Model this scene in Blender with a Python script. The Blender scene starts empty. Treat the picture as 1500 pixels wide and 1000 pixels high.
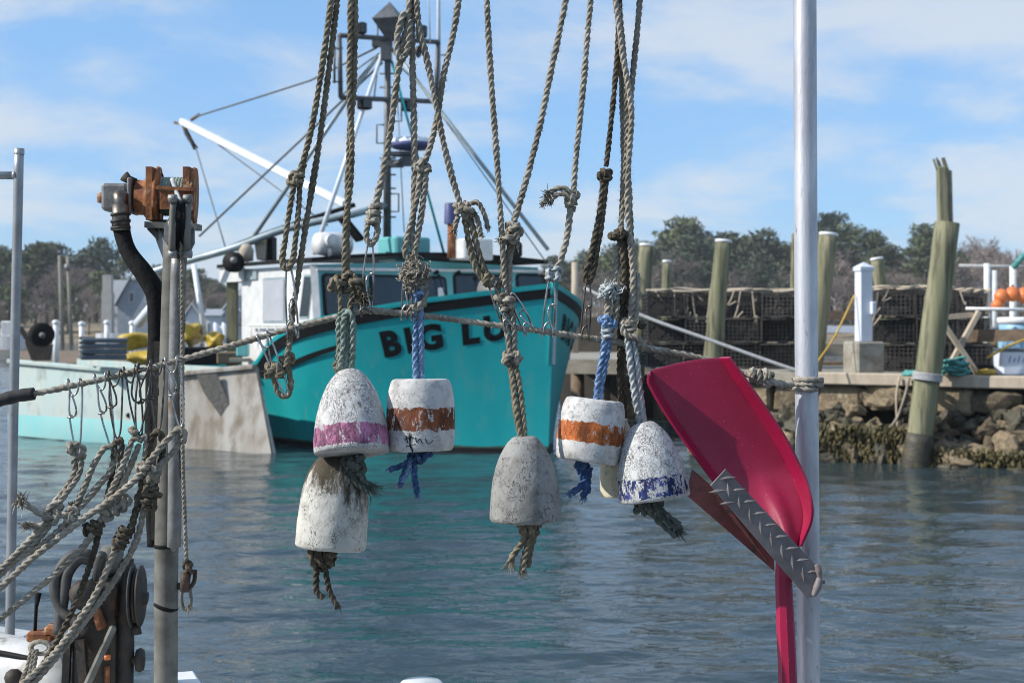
import bpy, bmesh, math, random
import numpy as np
from mathutils import Vector, Matrix, Euler, noise

random.seed(7)
rng = np.random.default_rng(7)
scene = bpy.context.scene
COL = scene.collection
R = math.radians

# ------------------------------------------------------------------ camera
F = 2083.333          # focal length in photo pixels (50 mm on a 36 mm wide frame of 1500 px)
H = 1.64              # eye height above the water
HZ = 478.0            # horizon row in the photo
cam_d = bpy.data.cameras.new('camera')
cam = bpy.data.objects.new('camera', cam_d)
COL.objects.link(cam)
cam.location = (0, 0, H)
cam.rotation_euler = (R(90), 0, 0)
cam_d.lens = 50
cam_d.sensor_width = 36
cam_d.sensor_fit = 'HORIZONTAL'
cam_d.shift_y = -(500 - HZ) / 1500.0
cam_d.clip_start = 0.05
cam_d.clip_end = 8000
cam_d.dof.use_dof = True
cam_d.dof.focus_distance = 2.38
cam_d.dof.aperture_fstop = 11.0
scene.camera = cam

# ------------------------------------------------------------------ sky and sun
SUN_AZ, SUN_EL = R(-102), R(36)      # azimuth from +Y towards +X
world = bpy.data.worlds.new('World')
scene.world = world
world.use_nodes = True
wn, wl = world.node_tree.nodes, world.node_tree.links
for n in list(wn):
    wn.remove(n)
w_out = wn.new('ShaderNodeOutputWorld')
w_bg = wn.new('ShaderNodeBackground')
w_sky = wn.new('ShaderNodeTexSky')
w_sky.sky_type = 'NISHITA'
w_sky.sun_disc = False
w_sky.sun_elevation = SUN_EL
w_sky.sun_rotation = SUN_AZ
w_sky.air_density = 1.0
w_sky.dust_density = 0.25
w_sky.ozone_density = 3.0
w_bg.inputs['Strength'].default_value = 0.13
w_tc = wn.new('ShaderNodeTexCoord')
w_sep = wn.new('ShaderNodeSeparateXYZ')
w_add = wn.new('ShaderNodeMath'); w_add.operation = 'ADD'; w_add.inputs[1].default_value = 0.22
w_dx = wn.new('ShaderNodeMath'); w_dx.operation = 'DIVIDE'
w_dy = wn.new('ShaderNodeMath'); w_dy.operation = 'DIVIDE'
w_cmb = wn.new('ShaderNodeCombineXYZ')
w_n1 = wn.new('ShaderNodeTexNoise'); w_n1.inputs['Scale'].default_value = 1.7
w_n1.inputs['Detail'].default_value = 9; w_n1.inputs['Roughness'].default_value = 0.58
w_n1.inputs['Distortion'].default_value = 0.25
w_rmp = wn.new('ShaderNodeValToRGB')
w_rmp.color_ramp.interpolation = 'EASE'
w_rmp.color_ramp.elements[0].position = 0.33
w_rmp.color_ramp.elements[0].color = (0.55, 0.55, 0.55, 1)
w_rmp.color_ramp.elements[1].position = 0.64
w_rmp.color_ramp.elements[1].color = (0.85, 0.85, 0.85, 1)
w_tint = wn.new('ShaderNodeMix'); w_tint.data_type = 'RGBA'; w_tint.blend_type = 'MULTIPLY'
w_tint.inputs['Factor'].default_value = 1.0
w_tint.inputs['B'].default_value = (0.72, 0.95, 1.20, 1)
w_mix = wn.new('ShaderNodeMix'); w_mix.data_type = 'RGBA'
w_cc = wn.new('ShaderNodeValToRGB')
w_cc.color_ramp.interpolation = 'EASE'
w_cc.color_ramp.elements[0].position = 0.39
w_cc.color_ramp.elements[0].color = (1.95, 3.65, 5.95, 1)
w_cc.color_ramp.elements[1].position = 0.61
w_cc.color_ramp.elements[1].color = (4.6, 5.05, 5.6, 1)
wl.new(w_n1.outputs['Fac'], w_cc.inputs['Fac'])
wl.new(w_cc.outputs['Color'], w_mix.inputs['B'])
w_off = wn.new('ShaderNodeVectorMath'); w_off.operation = 'ADD'
w_off.inputs[1].default_value = (7.4, 2.2, 0.0)
wl.new(w_tc.outputs['Generated'], w_sep.inputs[0])
wl.new(w_sep.outputs['Z'], w_add.inputs[0])
wl.new(w_sep.outputs['X'], w_dx.inputs[0]); wl.new(w_add.outputs[0], w_dx.inputs[1])
wl.new(w_sep.outputs['Y'], w_dy.inputs[0]); wl.new(w_add.outputs[0], w_dy.inputs[1])
wl.new(w_dx.outputs[0], w_cmb.inputs['X']); wl.new(w_dy.outputs[0], w_cmb.inputs['Y'])
wl.new(w_cmb.outputs[0], w_off.inputs[0])
wl.new(w_off.outputs[0], w_n1.inputs['Vector'])
wl.new(w_n1.outputs['Fac'], w_rmp.inputs['Fac'])
wl.new(w_sky.outputs[0], w_tint.inputs['A'])
wl.new(w_tint.outputs['Result'], w_mix.inputs['A'])
wl.new(w_rmp.outputs['Color'], w_mix.inputs['Factor'])
wl.new(w_mix.outputs['Result'], w_bg.inputs['Color'])
wl.new(w_bg.outputs[0], w_out.inputs['Surface'])

sun_d = bpy.data.lights.new('sun', 'SUN')
sun_d.energy = 4.9
sun_d.angle = R(0.53)
sun_d.color = (1.0, 0.955, 0.89)
sun = bpy.data.objects.new('sun', sun_d)
COL.objects.link(sun)
sdir = Vector((math.sin(SUN_AZ) * math.cos(SUN_EL), math.cos(SUN_AZ) * math.cos(SUN_EL), math.sin(SUN_EL)))
sun.rotation_euler = sdir.to_track_quat('Z', 'Y').to_euler()
sun.location = (-10, -4, 12)

scene.view_settings.view_transform = 'Standard'
scene.view_settings.look = 'None'
scene.view_settings.exposure = 0.24
scene.view_settings.gamma = 1.0
scene.view_settings.use_curve_mapping = False
scene.cycles.filter_width = 1.0

# ------------------------------------------------------------------ helpers
def P(x, y, d):
    """photo pixel + distance -> point in the place"""
    return Vector(((x - 750.0) / F * d, d, H - (y - HZ) / F * d))

ORIG = {}

def V(a):
    return Vector(a)

def empty(name, loc=(0, 0, 0), label=None, cat=None, group=None, rot=None):
    o = bpy.data.objects.new(name, None)
    o.empty_display_size = 0.1
    COL.objects.link(o)
    o.location = loc
    if rot is not None:
        o.rotation_euler = rot
    if label: o['label'] = label
    if cat: o['category'] = cat
    if group: o['group'] = group
    ORIG[o.name] = Vector(loc)
    return o

def mesh_of(name, vf, mat, smooth=True, origin=(0, 0, 0)):
    v, f = vf
    v = np.asarray(v, dtype=float).reshape(-1, 3) - np.array(origin, dtype=float)
    me = bpy.data.meshes.new(name)
    me.from_pydata(v.tolist(), [], f)
    if smooth:
        me.polygons.foreach_set('use_smooth', np.ones(len(me.polygons), dtype=bool))
    if mat is not None:
        me.materials.append(mat)
    me.update()
    return me

def add(name, vf, mat, parent=None, smooth=True, kind=None, label=None, local=False):
    """a mesh part in place coordinates under parent (parents are never rotated unless local)"""
    org = Vector((0, 0, 0)) if (parent is None or local) else ORIG[parent.name]
    me = mesh_of(name, vf, mat, smooth, org)
    o = bpy.data.objects.new(name, me)
    COL.objects.link(o)
    if parent is not None:
        o.parent = parent
    ORIG[o.name] = org
    if kind: o['kind'] = kind
    if label: o['label'] = label
    return o

def solo(name, vf, mat, label=None, cat=None, group=None, kind=None, smooth=True, origin=None):
    v = np.asarray(vf[0], dtype=float)
    if origin is None:
        c = (v.min(0) + v.max(0)) / 2
        origin = (c[0], c[1], v[:, 2].min())
    me = mesh_of(name, vf, mat, smooth, origin)
    o = bpy.data.objects.new(name, me)
    COL.objects.link(o)
    o.location = origin
    ORIG[o.name] = Vector(origin)
    if label: o['label'] = label
    if cat: o['category'] = cat
    if group: o['group'] = group
    if kind: o['kind'] = kind
    return o

def join(*parts):
    vs, fs, k = [], [], 0
    for v, f in parts:
        v = np.asarray(v, dtype=float).reshape(-1, 3)
        vs.append(v)
        fs += [tuple(i + k for i in q) for q in f]
        k += len(v)
    return np.vstack(vs), fs

def smooth_path(pts, step):
    p = np.array([tuple(q) for q in pts], dtype=float)
    if len(p) == 2:
        n = max(2, int(np.linalg.norm(p[1] - p[0]) / step))
        t = np.linspace(0, 1, n + 1)[:, None]
        return p[0] * (1 - t) + p[1] * t
    q = np.vstack([2 * p[0] - p[1], p, 2 * p[-1] - p[-2]])
    out = []
    for i in range(1, len(q) - 2):
        p0, p1, p2, p3 = q[i - 1], q[i], q[i + 1], q[i + 2]
        m = max(8, int(np.linalg.norm(p2 - p1) / step))
        # centripetal Catmull-Rom
        t0 = 0.0
        t1 = t0 + max(1e-6, np.linalg.norm(p1 - p0)) ** .5
        t2 = t1 + max(1e-6, np.linalg.norm(p2 - p1)) ** .5
        t3 = t2 + max(1e-6, np.linalg.norm(p3 - p2)) ** .5
        for t in np.linspace(t1, t2, m, endpoint=False):
            a1 = (t1 - t) / (t1 - t0) * p0 + (t - t0) / (t1 - t0) * p1
            a2 = (t2 - t) / (t2 - t1) * p1 + (t - t1) / (t2 - t1) * p2
            a3 = (t3 - t) / (t3 - t2) * p2 + (t - t2) / (t3 - t2) * p3
            b1 = (t2 - t) / (t2 - t0) * a1 + (t - t0) / (t2 - t0) * a2
            b2 = (t3 - t) / (t3 - t1) * a2 + (t - t1) / (t3 - t1) * a3
            out.append((t2 - t) / (t2 - t1) * b1 + (t - t1) / (t2 - t1) * b2)
    out.append(p[-1])
    out = np.array(out)
    s = np.concatenate([[0], np.cumsum(np.linalg.norm(np.diff(out, axis=0), axis=1))])
    n = max(2, int(round(s[-1] / step)))
    u = np.linspace(0, s[-1], n + 1)
    return np.stack([np.interp(u, s, out[:, k]) for k in range(3)], 1)

def frames(p):
    t = np.gradient(p, axis=0)
    t /= np.maximum(np.linalg.norm(t, axis=1), 1e-9)[:, None]
    a = np.zeros_like(p)
    ref = np.array([0, 0, 1.0]) if abs(t[0][2]) < 0.9 else np.array([1.0, 0, 0])
    n = np.cross(t[0], ref); n /= np.linalg.norm(n)
    a[0] = n
    for i in range(1, len(p)):
        n = a[i - 1] - t[i] * np.dot(a[i - 1], t[i])
        l = np.linalg.norm(n)
        a[i] = n / l if l > 1e-9 else a[i - 1]
    return t, a, np.cross(t, a)

def sweep(p, rad, ang, caps=True):
    """rad, ang: (rings, sides) radius and angle of each section point"""
    t, a, b = frames(p)
    n, m = rad.shape
    v = p[:, None, :] + rad[..., None] * (np.cos(ang)[..., None] * a[:, None, :] + np.sin(ang)[..., None] * b[:, None, :])
    idx = np.arange(n * m).reshape(n, m)
    nx = np.roll(idx, -1, axis=1)
    f = np.stack([idx[:-1], nx[:-1], nx[1:], idx[1:]], -1).reshape(-1, 4)
    f = [tuple(q) for q in f.tolist()]
    if caps:
        f.append(tuple(reversed(idx[0].tolist())))
        f.append(tuple(idx[-1].tolist()))
    return v.reshape(-1, 3), f

def tube(pts, r, n=10, step=None, caps=True):
    p = np.array([tuple(q) for q in pts], dtype=float)
    if step:
        p = smooth_path(pts, step)
    rr = np.asarray(r, dtype=float)
    if rr.ndim == 0:
        rr = np.full(len(p), float(rr))
    elif len(rr) != len(p):
        rr = np.interp(np.linspace(0, 1, len(p)), np.linspace(0, 1, len(rr)), rr)
    ang = np.tile(np.linspace(0, 2 * math.pi, n, endpoint=False), (len(p), 1))
    return sweep(p, np.repeat(rr[:, None], n, 1), ang, caps)

def rope_along(p, r, pitch=None, nv=15, wob=0.08):
    """three-strand laid rope along sampled path p"""
    p = np.asarray(p, dtype=float)
    s = np.concatenate([[0], np.cumsum(np.linalg.norm(np.diff(p, axis=0), axis=1))])
    pitch = pitch or 6.6 * r
    th = np.linspace(0, 2 * math.pi, nv, endpoint=False)
    dl = (th + math.pi / 3) % (2 * math.pi / 3) - math.pi / 3
    rho = 0.5 * np.cos(dl) + np.sqrt(np.maximum(0.0, 0.25 - 0.25 * np.sin(dl) ** 2))
    rad = r * rho[None, :] * (1 + wob * np.interp(s, np.linspace(0, max(s[-1], 1e-6), max(3, int(s[-1] / .02))), rng.normal(0, 1, max(3, int(s[-1] / .02)))))[:, None]
    rad = rad + rng.normal(0, 0.035 * r, rad.shape)
    kk = max(4, int(s[-1] / .03))
    dp = np.interp(s, np.linspace(0, max(s[-1], 1e-6), kk), np.cumsum(rng.normal(0, .35, kk)))
    ang = th[None, :] + (2 * math.pi * s / pitch + dp)[:, None]
    return sweep(p, rad, ang)

def rope(pts, r, pitch=None, jit=0.0):
    step = r * 0.42
    return rope_along(smooth_path(pts, step), r, pitch)

def fuzz(pts, r, dens=900, ln=(.003, .008), w=.00035):
    p = smooth_path(pts, .004)
    L = len(p) * .004
    n = int(L * dens)
    t, a, b = frames(p)
    vs, fs = [], []
    for k in range(n):
        i = random.randrange(len(p))
        th = random.random() * 2 * math.pi
        o = math.cos(th) * a[i] + math.sin(th) * b[i]
        d = o * random.uniform(.4, 1) + t[i] * random.uniform(-1, 1) + rng.normal(0, .3, 3)
        d /= np.linalg.norm(d)
        q = p[i] + o * r * .85
        sd = np.cross(d, rng.normal(0, 1, 3)); sd /= max(np.linalg.norm(sd), 1e-6)
        l = random.uniform(*ln)
        m = len(vs)
        vs += [q - sd * w, q + sd * w, q + d * l + rng.normal(0, .0006, 3)]
        fs.append((m, m + 1, m + 2))
    return np.array(vs), fs

def knot(c, size, r, seed=0, sq=(1, 1, 1)):
    rs = random.Random(seed)
    t = np.linspace(0, 2 * math.pi, 110)
    k = np.stack([np.sin(t) + 2 * np.sin(2 * t), np.cos(t) - 2 * np.cos(2 * t), -1.3 * np.sin(3 * t)], 1)
    s = max(0.3 * r, (size * 1.12 / 2 - r) / 3.0)
    M = np.array(Euler((rs.uniform(0, 6.28), rs.uniform(0, 6.28), rs.uniform(0, 6.28))).to_matrix())
    p = (k * s) @ M.T * np.array(sq) + np.array(tuple(c))
    return rope_along(p, r * 0.95, None, 15, 0.03)

def wraps(c, axis, rad, r, turns=3, adv=1.9):
    axis = np.array(tuple(axis), dtype=float); axis /= np.linalg.norm(axis)
    u = np.cross(axis, [0, 1, .2]); u /= np.linalg.norm(u)
    w = np.cross(axis, u)
    t = np.linspace(0, 2 * math.pi * turns, int(40 * turns))
    h = (t / (2 * math.pi) - turns / 2) * adv * r
    p = np.array(tuple(c)) + np.outer(np.cos(t) * rad, u) + np.outer(np.sin(t) * rad, w) + np.outer(h, axis)
    return rope_along(p, r, None, 15, .03)

def fray(p, d, ln, n=40, spread=.5, r0=.004, w=.0006, curl=.3):
    """unlaid fibre ends: thin three sided tubes fanning out"""
    d = np.array(tuple(d), dtype=float); d /= np.linalg.norm(d)
    parts = []
    for k in range(n):
        o = rng.normal(0, 1, 3); o -= d * np.dot(o, d)
        o /= max(1e-6, np.linalg.norm(o))
        q = np.array(tuple(p)) + o * r0 * random.random()
        dd = d + o * spread * random.random()
        l = ln * random.uniform(.5, 1.1)
        c = rng.normal(0, 1, 3) * l * curl
        pts = [q + dd * l * s + c * s * s + np.array([0, 0, -1]) * l * .15 * s * s for s in (0, .35, .7, 1.0)]
        parts.append(tube(pts, [w, w, w * .9, w * .5], 3))
    return join(*parts)

def tuft(c, size, n=60, w=.0011, down=.3):
    """woolly bunch of unravelled yarns: short random walks"""
    parts = []
    for k in range(n):
        o = rng.normal(0, 1, 3) * size * np.array([.32, .22, .42])
        q = np.array(tuple(c)) + o * .6
        d = rng.normal(0, 1, 3); d /= np.linalg.norm(d)
        pts = [q]
        for j in range(7):
            d = d + rng.normal(0, .75, 3) + np.array([0, 0, -down]) - (q - np.array(tuple(c))) / size * .9
            d /= np.linalg.norm(d)
            q = q + d * size * .13
            pts.append(q)
        parts.append(tube(pts, [w] * 7 + [w * .5], 4, size * .05))
    return join(*parts)

def cbox(c, size, M=None, bev=0.0):
    sx, sy, sz = [s / 2 for s in size]
    M = M or Matrix.Identity(3)
    c = Vector(c)
    if bev <= 0:
        v = [c + M @ Vector((x, y, z)) for z in (-sz, sz) for y in (-sy, sy) for x in (-sx, sx)]
        f = [(0, 2, 3, 1), (4, 5, 7, 6), (0, 1, 5, 4), (2, 6, 7, 3), (0, 4, 6, 2), (1, 3, 7, 5)]
        return np.array([tuple(q) for q in v]), f
    b = min(bev, sx * .9, sy * .9, sz * .9)
    bm = bmesh.new()
    for X in (-1, 1):
        for Y in (-1, 1):
            for Z in (-1, 1):
                for q in ((sx - b, sy - b, sz), (sx - b, sy, sz - b), (sx, sy - b, sz - b)):
                    bm.verts.new(c + M @ Vector((X * q[0], Y * q[1], Z * q[2])))
    bmesh.ops.convex_hull(bm, input=bm.verts)
    bm.verts.index_update()
    out = ([tuple(v.co) for v in bm.verts], [tuple(v.index for v in f.verts) for f in bm.faces])
    bm.free()
    return np.array(out[0]), out[1]

def basis(d, up=(0, 0, 1)):
    z = Vector(d).normalized()
    u = Vector(up)
    if abs(z.dot(u.normalized())) > .98:
        u = Vector((0, 1, 0))
    x = u.cross(z).normalized()
    y = z.cross(x)
    return Matrix((x, y, z)).transposed()

def beam(p, q, w, h, up=(0, 0, 1), bev=0.0):
    p, q = Vector(p), Vector(q)
    return cbox((p + q) / 2, (w, h, (q - p).length), basis(q - p, up), bev)

def lathe(prof, n=32, c=(0, 0, 0), axis=None):
    M = basis(axis) if axis is not None else Matrix.Identity(3)
    vs, fs, rings = [], [], []
    for r, z in prof:
        if r < 1e-6:
            rings.append([len(vs)]); vs.append(Vector(c) + M @ Vector((0, 0, z)))
        else:
            ring = []
            for k in range(n):
                a = 2 * math.pi * k / n
                ring.append(len(vs)); vs.append(Vector(c) + M @ Vector((r * math.cos(a), r * math.sin(a), z)))
            rings.append(ring)
    for a, b in zip(rings[:-1], rings[1:]):
        for k in range(n):
            k2 = (k + 1) % n
            if len(a) == 1 and len(b) == 1: continue
            if len(a) == 1: fs.append((a[0], b[k2], b[k]))
            elif len(b) == 1: fs.append((a[k], a[k2], b[0]))
            else: fs.append((a[k], a[k2], b[k2], b[k]))
    return np.array([tuple(v) for v in vs]), fs

def cyl(p, q, r, r2=None, n=16, rings=1):
    p, q = Vector(p), Vector(q)
    r2 = r if r2 is None else r2
    pts = [p.lerp(q, i / rings) for i in range(rings + 1)]
    return tube(pts, [r + (r2 - r) * i / rings for i in range(rings + 1)], n)

def prism(poly, offset):
    """solid from a planar outline (list of points) pushed along offset"""
    n = len(poly)
    o = Vector(offset)
    v = [tuple(p) for p in poly] + [tuple(Vector(p) + o) for p in poly]
    f = [tuple(range(n - 1, -1, -1)), tuple(range(n, 2 * n))]
    f += [(i, (i + 1) % n, n + (i + 1) % n, n + i) for i in range(n)]
    return np.array(v), f

def rock(seed, sub=2, rough=.35, sq=.62):
    bm = bmesh.new()
    bmesh.ops.create_icosphere(bm, subdivisions=sub, radius=1.0)
    o = Vector((seed * 3.17, seed * 1.3, seed * .7))
    for v in bm.verts:
        n = noise.noise(v.co * 1.1 + o) * rough * 1.6 + noise.noise(v.co * 2.7 + o) * rough * .6
        c = v.co.copy()
        for k in range(3):                      # squared-off quarry stone
            c[k] = math.copysign(abs(c[k]) ** sq, c[k])
        v.co = c * (0.85 + n)
    bm.verts.index_update()
    out = (np.array([tuple(v.co) for v in bm.verts]), [tuple(v.index for v in f.verts) for f in bm.faces])
    bm.free()
    return out

# ------------------------------------------------------------------ materials
def ramp(nt, p0, p1, c0=(0, 0, 0, 1), c1=(1, 1, 1, 1)):
    r = nt.nodes.new('ShaderNodeValToRGB')
    r.color_ramp.elements[0].position = p0
    r.color_ramp.elements[1].position = p1
    r.color_ramp.elements[0].color = c0
    r.color_ramp.elements[1].color = c1
    return r

def rgba(c):
    return (c[0], c[1], c[2], 1.0)

def mat(name, c1, c2=None, scale=20, rough=.6, metal=0.0, bump=.15, bscale=None, cr=(.38, .64), c3=None, s3=6, cr3=(.55, .7),
        stretch=(1, 1, 1), spec=.5, detail=6, vary=0.0, coat=0.0, bdist=.002, trans=0.0):
    m = bpy.data.materials.new(name)
    m.use_nodes = True
    nt = m.node_tree
    b = nt.nodes['Principled BSDF']
    b.inputs['Roughness'].default_value = rough
    b.inputs['Metallic'].default_value = metal
    b.inputs['Specular IOR Level'].default_value = spec
    b.inputs['Base Color'].default_value = rgba(c1)
    if coat: b.inputs['Coat Weight'].default_value = coat
    tc = nt.nodes.new('ShaderNodeTexCoord')
    mp = nt.nodes.new('ShaderNodeMapping')
    mp.inputs['Scale'].default_value = stretch
    oi = nt.nodes.new('ShaderNodeObjectInfo')
    of = nt.nodes.new('ShaderNodeVectorMath'); of.operation = 'ADD'
    sc = nt.nodes.new('ShaderNodeMath'); sc.operation = 'MULTIPLY'; sc.inputs[1].default_value = 37.0
    nt.links.new(oi.outputs['Random'], sc.inputs[0])
    nt.links.new(tc.outputs['Object'], of.inputs[0])
    nt.links.new(sc.outputs[0], of.inputs[1])
    nt.links.new(of.outputs[0], mp.inputs['Vector'])
    vec = mp.outputs[0]
    col = None
    n1 = nt.nodes.new('ShaderNodeTexNoise')
    n1.inputs['Scale'].default_value = scale; n1.inputs['Detail'].default_value = detail; n1.inputs['Roughness'].default_value = .6
    nt.links.new(vec, n1.inputs['Vector'])
    if c2 is not None:
        r1 = ramp(nt, cr[0], cr[1])
        nt.links.new(n1.outputs['Fac'], r1.inputs['Fac'])
        mx = nt.nodes.new('ShaderNodeMix'); mx.data_type = 'RGBA'
        mx.inputs['A'].default_value = rgba(c1); mx.inputs['B'].default_value = rgba(c2)
        nt.links.new(r1.outputs['Color'], mx.inputs['Factor'])
        col = mx.outputs['Result']
    if c3 is not None:
        n3 = nt.nodes.new('ShaderNodeTexNoise')
        n3.inputs['Scale'].default_value = s3; n3.inputs['Detail'].default_value = 8; n3.inputs['Roughness'].default_value = .65
        nt.links.new(vec, n3.inputs['Vector'])
        r3 = ramp(nt, cr3[0], cr3[1])
        nt.links.new(n3.outputs['Fac'], r3.inputs['Fac'])
        m3 = nt.nodes.new('ShaderNodeMix'); m3.data_type = 'RGBA'
        if col is not None: nt.links.new(col, m3.inputs['A'])
        else: m3.inputs['A'].default_value = rgba(c1)
        m3.inputs['B'].default_value = rgba(c3)
        nt.links.new(r3.outputs['Color'], m3.inputs['Factor'])
        col = m3.outputs['Result']
    if vary:
        hs = nt.nodes.new('ShaderNodeHueSaturation')
        mr = nt.nodes.new('ShaderNodeMapRange')
        mr.inputs['To Min'].default_value = 1 - vary; mr.inputs['To Max'].default_value = 1 + vary
        nt.links.new(oi.outputs['Random'], mr.inputs['Value'])
        nt.links.new(mr.outputs[0], hs.inputs['Value'])
        if col is not None: nt.links.new(col, hs.inputs['Color'])
        else: hs.inputs['Color'].default_value = rgba(c1)
        col = hs.outputs['Color']
    if col is not None:
        nt.links.new(col, b.inputs['Base Color'])
    if bump:
        n2 = nt.nodes.new('ShaderNodeTexNoise')
        n2.inputs['Scale'].default_value = bscale or scale * 2.5; n2.inputs['Detail'].default_value = 5
        nt.links.new(vec, n2.inputs['Vector'])
        bp = nt.nodes.new('ShaderNodeBump')
        bp.inputs['Strength'].default_value = bump; bp.inputs['Distance'].default_value = bdist
        nt.links.new(n2.outputs['Fac'], bp.inputs['Height'])
        nt.links.new(bp.outputs[0], b.inputs['Normal'])
        if rough > .25:
            rr = nt.nodes.new('ShaderNodeMapRange')
            rr.inputs['To Min'].default_value = max(.05, rough - .12); rr.inputs['To Max'].default_value = min(1, rough + .14)
            nt.links.new(n1.outputs['Fac'], rr.inputs['Value'])
            nt.links.new(rr.outputs[0], b.inputs['Roughness'])
    return m

def rope_mat(name, c1, c2, c3):
    return mat(name, c1, c2, scale=22, rough=.95, bump=.9, bscale=900, cr=(.36, .62), detail=9, c3=c3, s3=130, cr3=(.54, .68), spec=.12, bdist=.0006)

MT = {}
MT['tan'] = rope_mat('weathered tan rope', (.33, .295, .24), (.175, .15, .115), (.46, .43, .37))
MT['olive'] = rope_mat('olive stained rope', (.24, .205, .145), (.125, .105, .07), (.35, .315, .24))
MT['grey'] = rope_mat('bleached grey rope', (.36, .325, .27), (.19, .168, .13), (.50, .465, .405))
MT['brown'] = rope_mat('dark brown rope', (.115, .095, .068), (.055, .045, .032), (.20, .175, .135))
MT['green'] = rope_mat('grey green rope', (.27, .33, .285), (.15, .19, .155), (.42, .47, .41))
MT['blue'] = rope_mat('faded blue rope', (.19, .30, .46), (.10, .17, .31), (.45, .54, .64))
MT['navy'] = rope_mat('dark blue rope', (.06, .12, .26), (.03, .06, .14), (.16, .24, .38))
MT['pale'] = rope_mat('pale blue grey rope', (.46, .49, .48), (.27, .30, .30), (.60, .62, .60))
MT['dgreen'] = rope_mat('dark grey green rope', (.11, .125, .11), (.055, .065, .055), (.22, .235, .205))
MT['tape'] = mat('black cloth tape', (.012, .012, .013), (.03, .03, .03), 60, .8, bump=.5, bscale=300)
MT['wire'] = mat('stainless wire', (.42, .41, .39), (.20, .175, .15), 90, .34, 1.0, bump=.2, bscale=400, cr=(.45, .7), bdist=.0004)
MT['wire_rust'] = mat('tarnished wire', (.20, .185, .165), (.10, .08, .062), 80, .45, 1.0, bump=.25, bscale=400, bdist=.0004)
MT['alu'] = mat('oxidised aluminium', (.60, .60, .62), (.40, .40, .43), 26, .5, .55, bump=.5, bscale=260, stretch=(1, 1, .22), c3=(.24, .24, .245), s3=110, cr3=(.62, .70), bdist=.0010)
MT['galv'] = mat('galvanised steel', (.165, .158, .135), (.085, .08, .066), 22, .65, .15, bump=.35, bscale=120, c3=(.13, .115, .09), s3=22, cr3=(.6, .72), bdist=.0008)
MT['stanch'] = mat('dull aluminium tube', (.33, .34, .35), (.24, .245, .25), 14, .45, .5, bump=.2, bscale=150, c3=(.17, .17, .165), s3=40, cr3=(.62, .72))
MT['cast'] = mat('cast grey metal', (.25, .25, .245), (.15, .145, .135), 30, .55, .4, bump=.4, bscale=150, c3=(.16, .10, .06), s3=18, cr3=(.60, .72))
MT['rust'] = mat('orange rust', (.34, .125, .038), (.13, .045, .02), 34, .85, bump=.7, bscale=130, cr=(.36, .62), c3=(.44, .30, .19), s3=22, cr3=(.54, .64))
MT['dark_iron'] = mat('dark greasy iron', (.022, .02, .018), (.05, .038, .027), 24, .65, .2, bump=.7, bscale=110, c3=(.13, .06, .03), s3=26, cr3=(.58, .70))
MT['rubber'] = mat('black rubber', (.008, .008, .008), (.016, .015, .015), 60, .8, bump=.9, bscale=70, spec=.15, bdist=.004)
MT['hose_dark'] = mat('worn grey black hose', (.028, .027, .026), (.06, .056, .05), 40, .6, bump=.4, bscale=140)
MT['white_paint'] = mat('white gelcoat', (.66, .66, .65), (.54, .54, .52), 7, .38, bump=.12, bscale=60, c3=(.42, .38, .32), s3=5, cr3=(.64, .8))
MT['cloud_white'] = mat('chalky white paint', (.74, .74, .73), (.64, .64, .63), 3, .55, bump=.1)
MT['shovel'] = mat('red pink plastic', (.315, .008, .050), (.255, .007, .040), 12, .38, bump=.25, bscale=260, c3=(.50, .13, .20), s3=230, cr3=(.635, .70), bdist=.0006, spec=.5)
MT['plate'] = mat('grey tread plate', (.23, .205, .20), (.15, .13, .128), 26, .6, .15, bump=.35, bscale=240, c3=(.22, .12, .09), s3=20, cr3=(.58, .75), bdist=.0007)
MT['red_plate'] = mat('rusty red painted steel', (.30, .085, .075), (.17, .07, .058), 30, .6, .1, bump=.4, bscale=200, c3=(.07, .05, .045), s3=60, cr3=(.58, .68))
MT['teal'] = mat('teal hull paint', (.005, .30, .32), (.015, .35, .36), 1.3, .5, bump=.12, bscale=6, stretch=(1, 1, .35), spec=.25, c3=(.075, .32, .31), s3=7, cr3=(.54, .74), bdist=.01)
MT['scum'] = mat('waterline growth', (.035, .075, .05), (.02, .10, .09), 9, .8, bump=.3, c3=(.10, .11, .07), s3=12, cr3=(.52, .62))
MT['shadow_grey'] = mat('plate shadow grey', (.085, .08, .072), (.15, .14, .125), 22, .95, bump=.6)  # dark tone of the shadow shape laid on the skiff's end plate
MT['teal_pale'] = mat('faded teal cabin paint', (.10, .38, .385), (.13, .42, .42), 3, .5, bump=.08)
MT['aqua'] = mat('pale aqua hull paint', (.37, .49, .47), (.44, .48, .44), 1.5, .5, bump=.12, bscale=20, cr=(.35, .6), c3=(.23, .27, .24), s3=4.2, cr3=(.53, .70), stretch=(1, 1, .6))
MT['aqua_deep'] = mat('clear aqua boot paint', (.22, .52, .52), (.29, .52, .50), 2.2, .5, bump=.1, bscale=20)
MT['putty'] = mat('stained grey plywood', (.40, .38, .345), (.25, .215, .17), 1.8, .75, bump=.2, bscale=30, c3=(.17, .135, .095), s3=3.6, cr3=(.48, .70), stretch=(1.4, 1, .55))
MT['black_trim'] = mat('black rub rail', (.007, .008, .009), (.013, .013, .013), 20, .65, bump=.1, spec=.15)
MT['letter_black'] = mat('black lettering paint', (.005, .006, .007), None, 20, .6, bump=0, spec=.12)
MT['glass_dark'] = mat('dark window glass', (.012, .02, .024), (.02, .03, .034), 2, .06, bump=0, spec=.6)
MT['glass_pale'] = mat('grey curtained glass', (.36, .38, .41), (.42, .43, .46), 3, .15, bump=0)
MT['mast'] = mat('dull mast alloy', (.12, .125, .13), (.07, .075, .08), 12, .5, .3, bump=.1)
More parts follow.
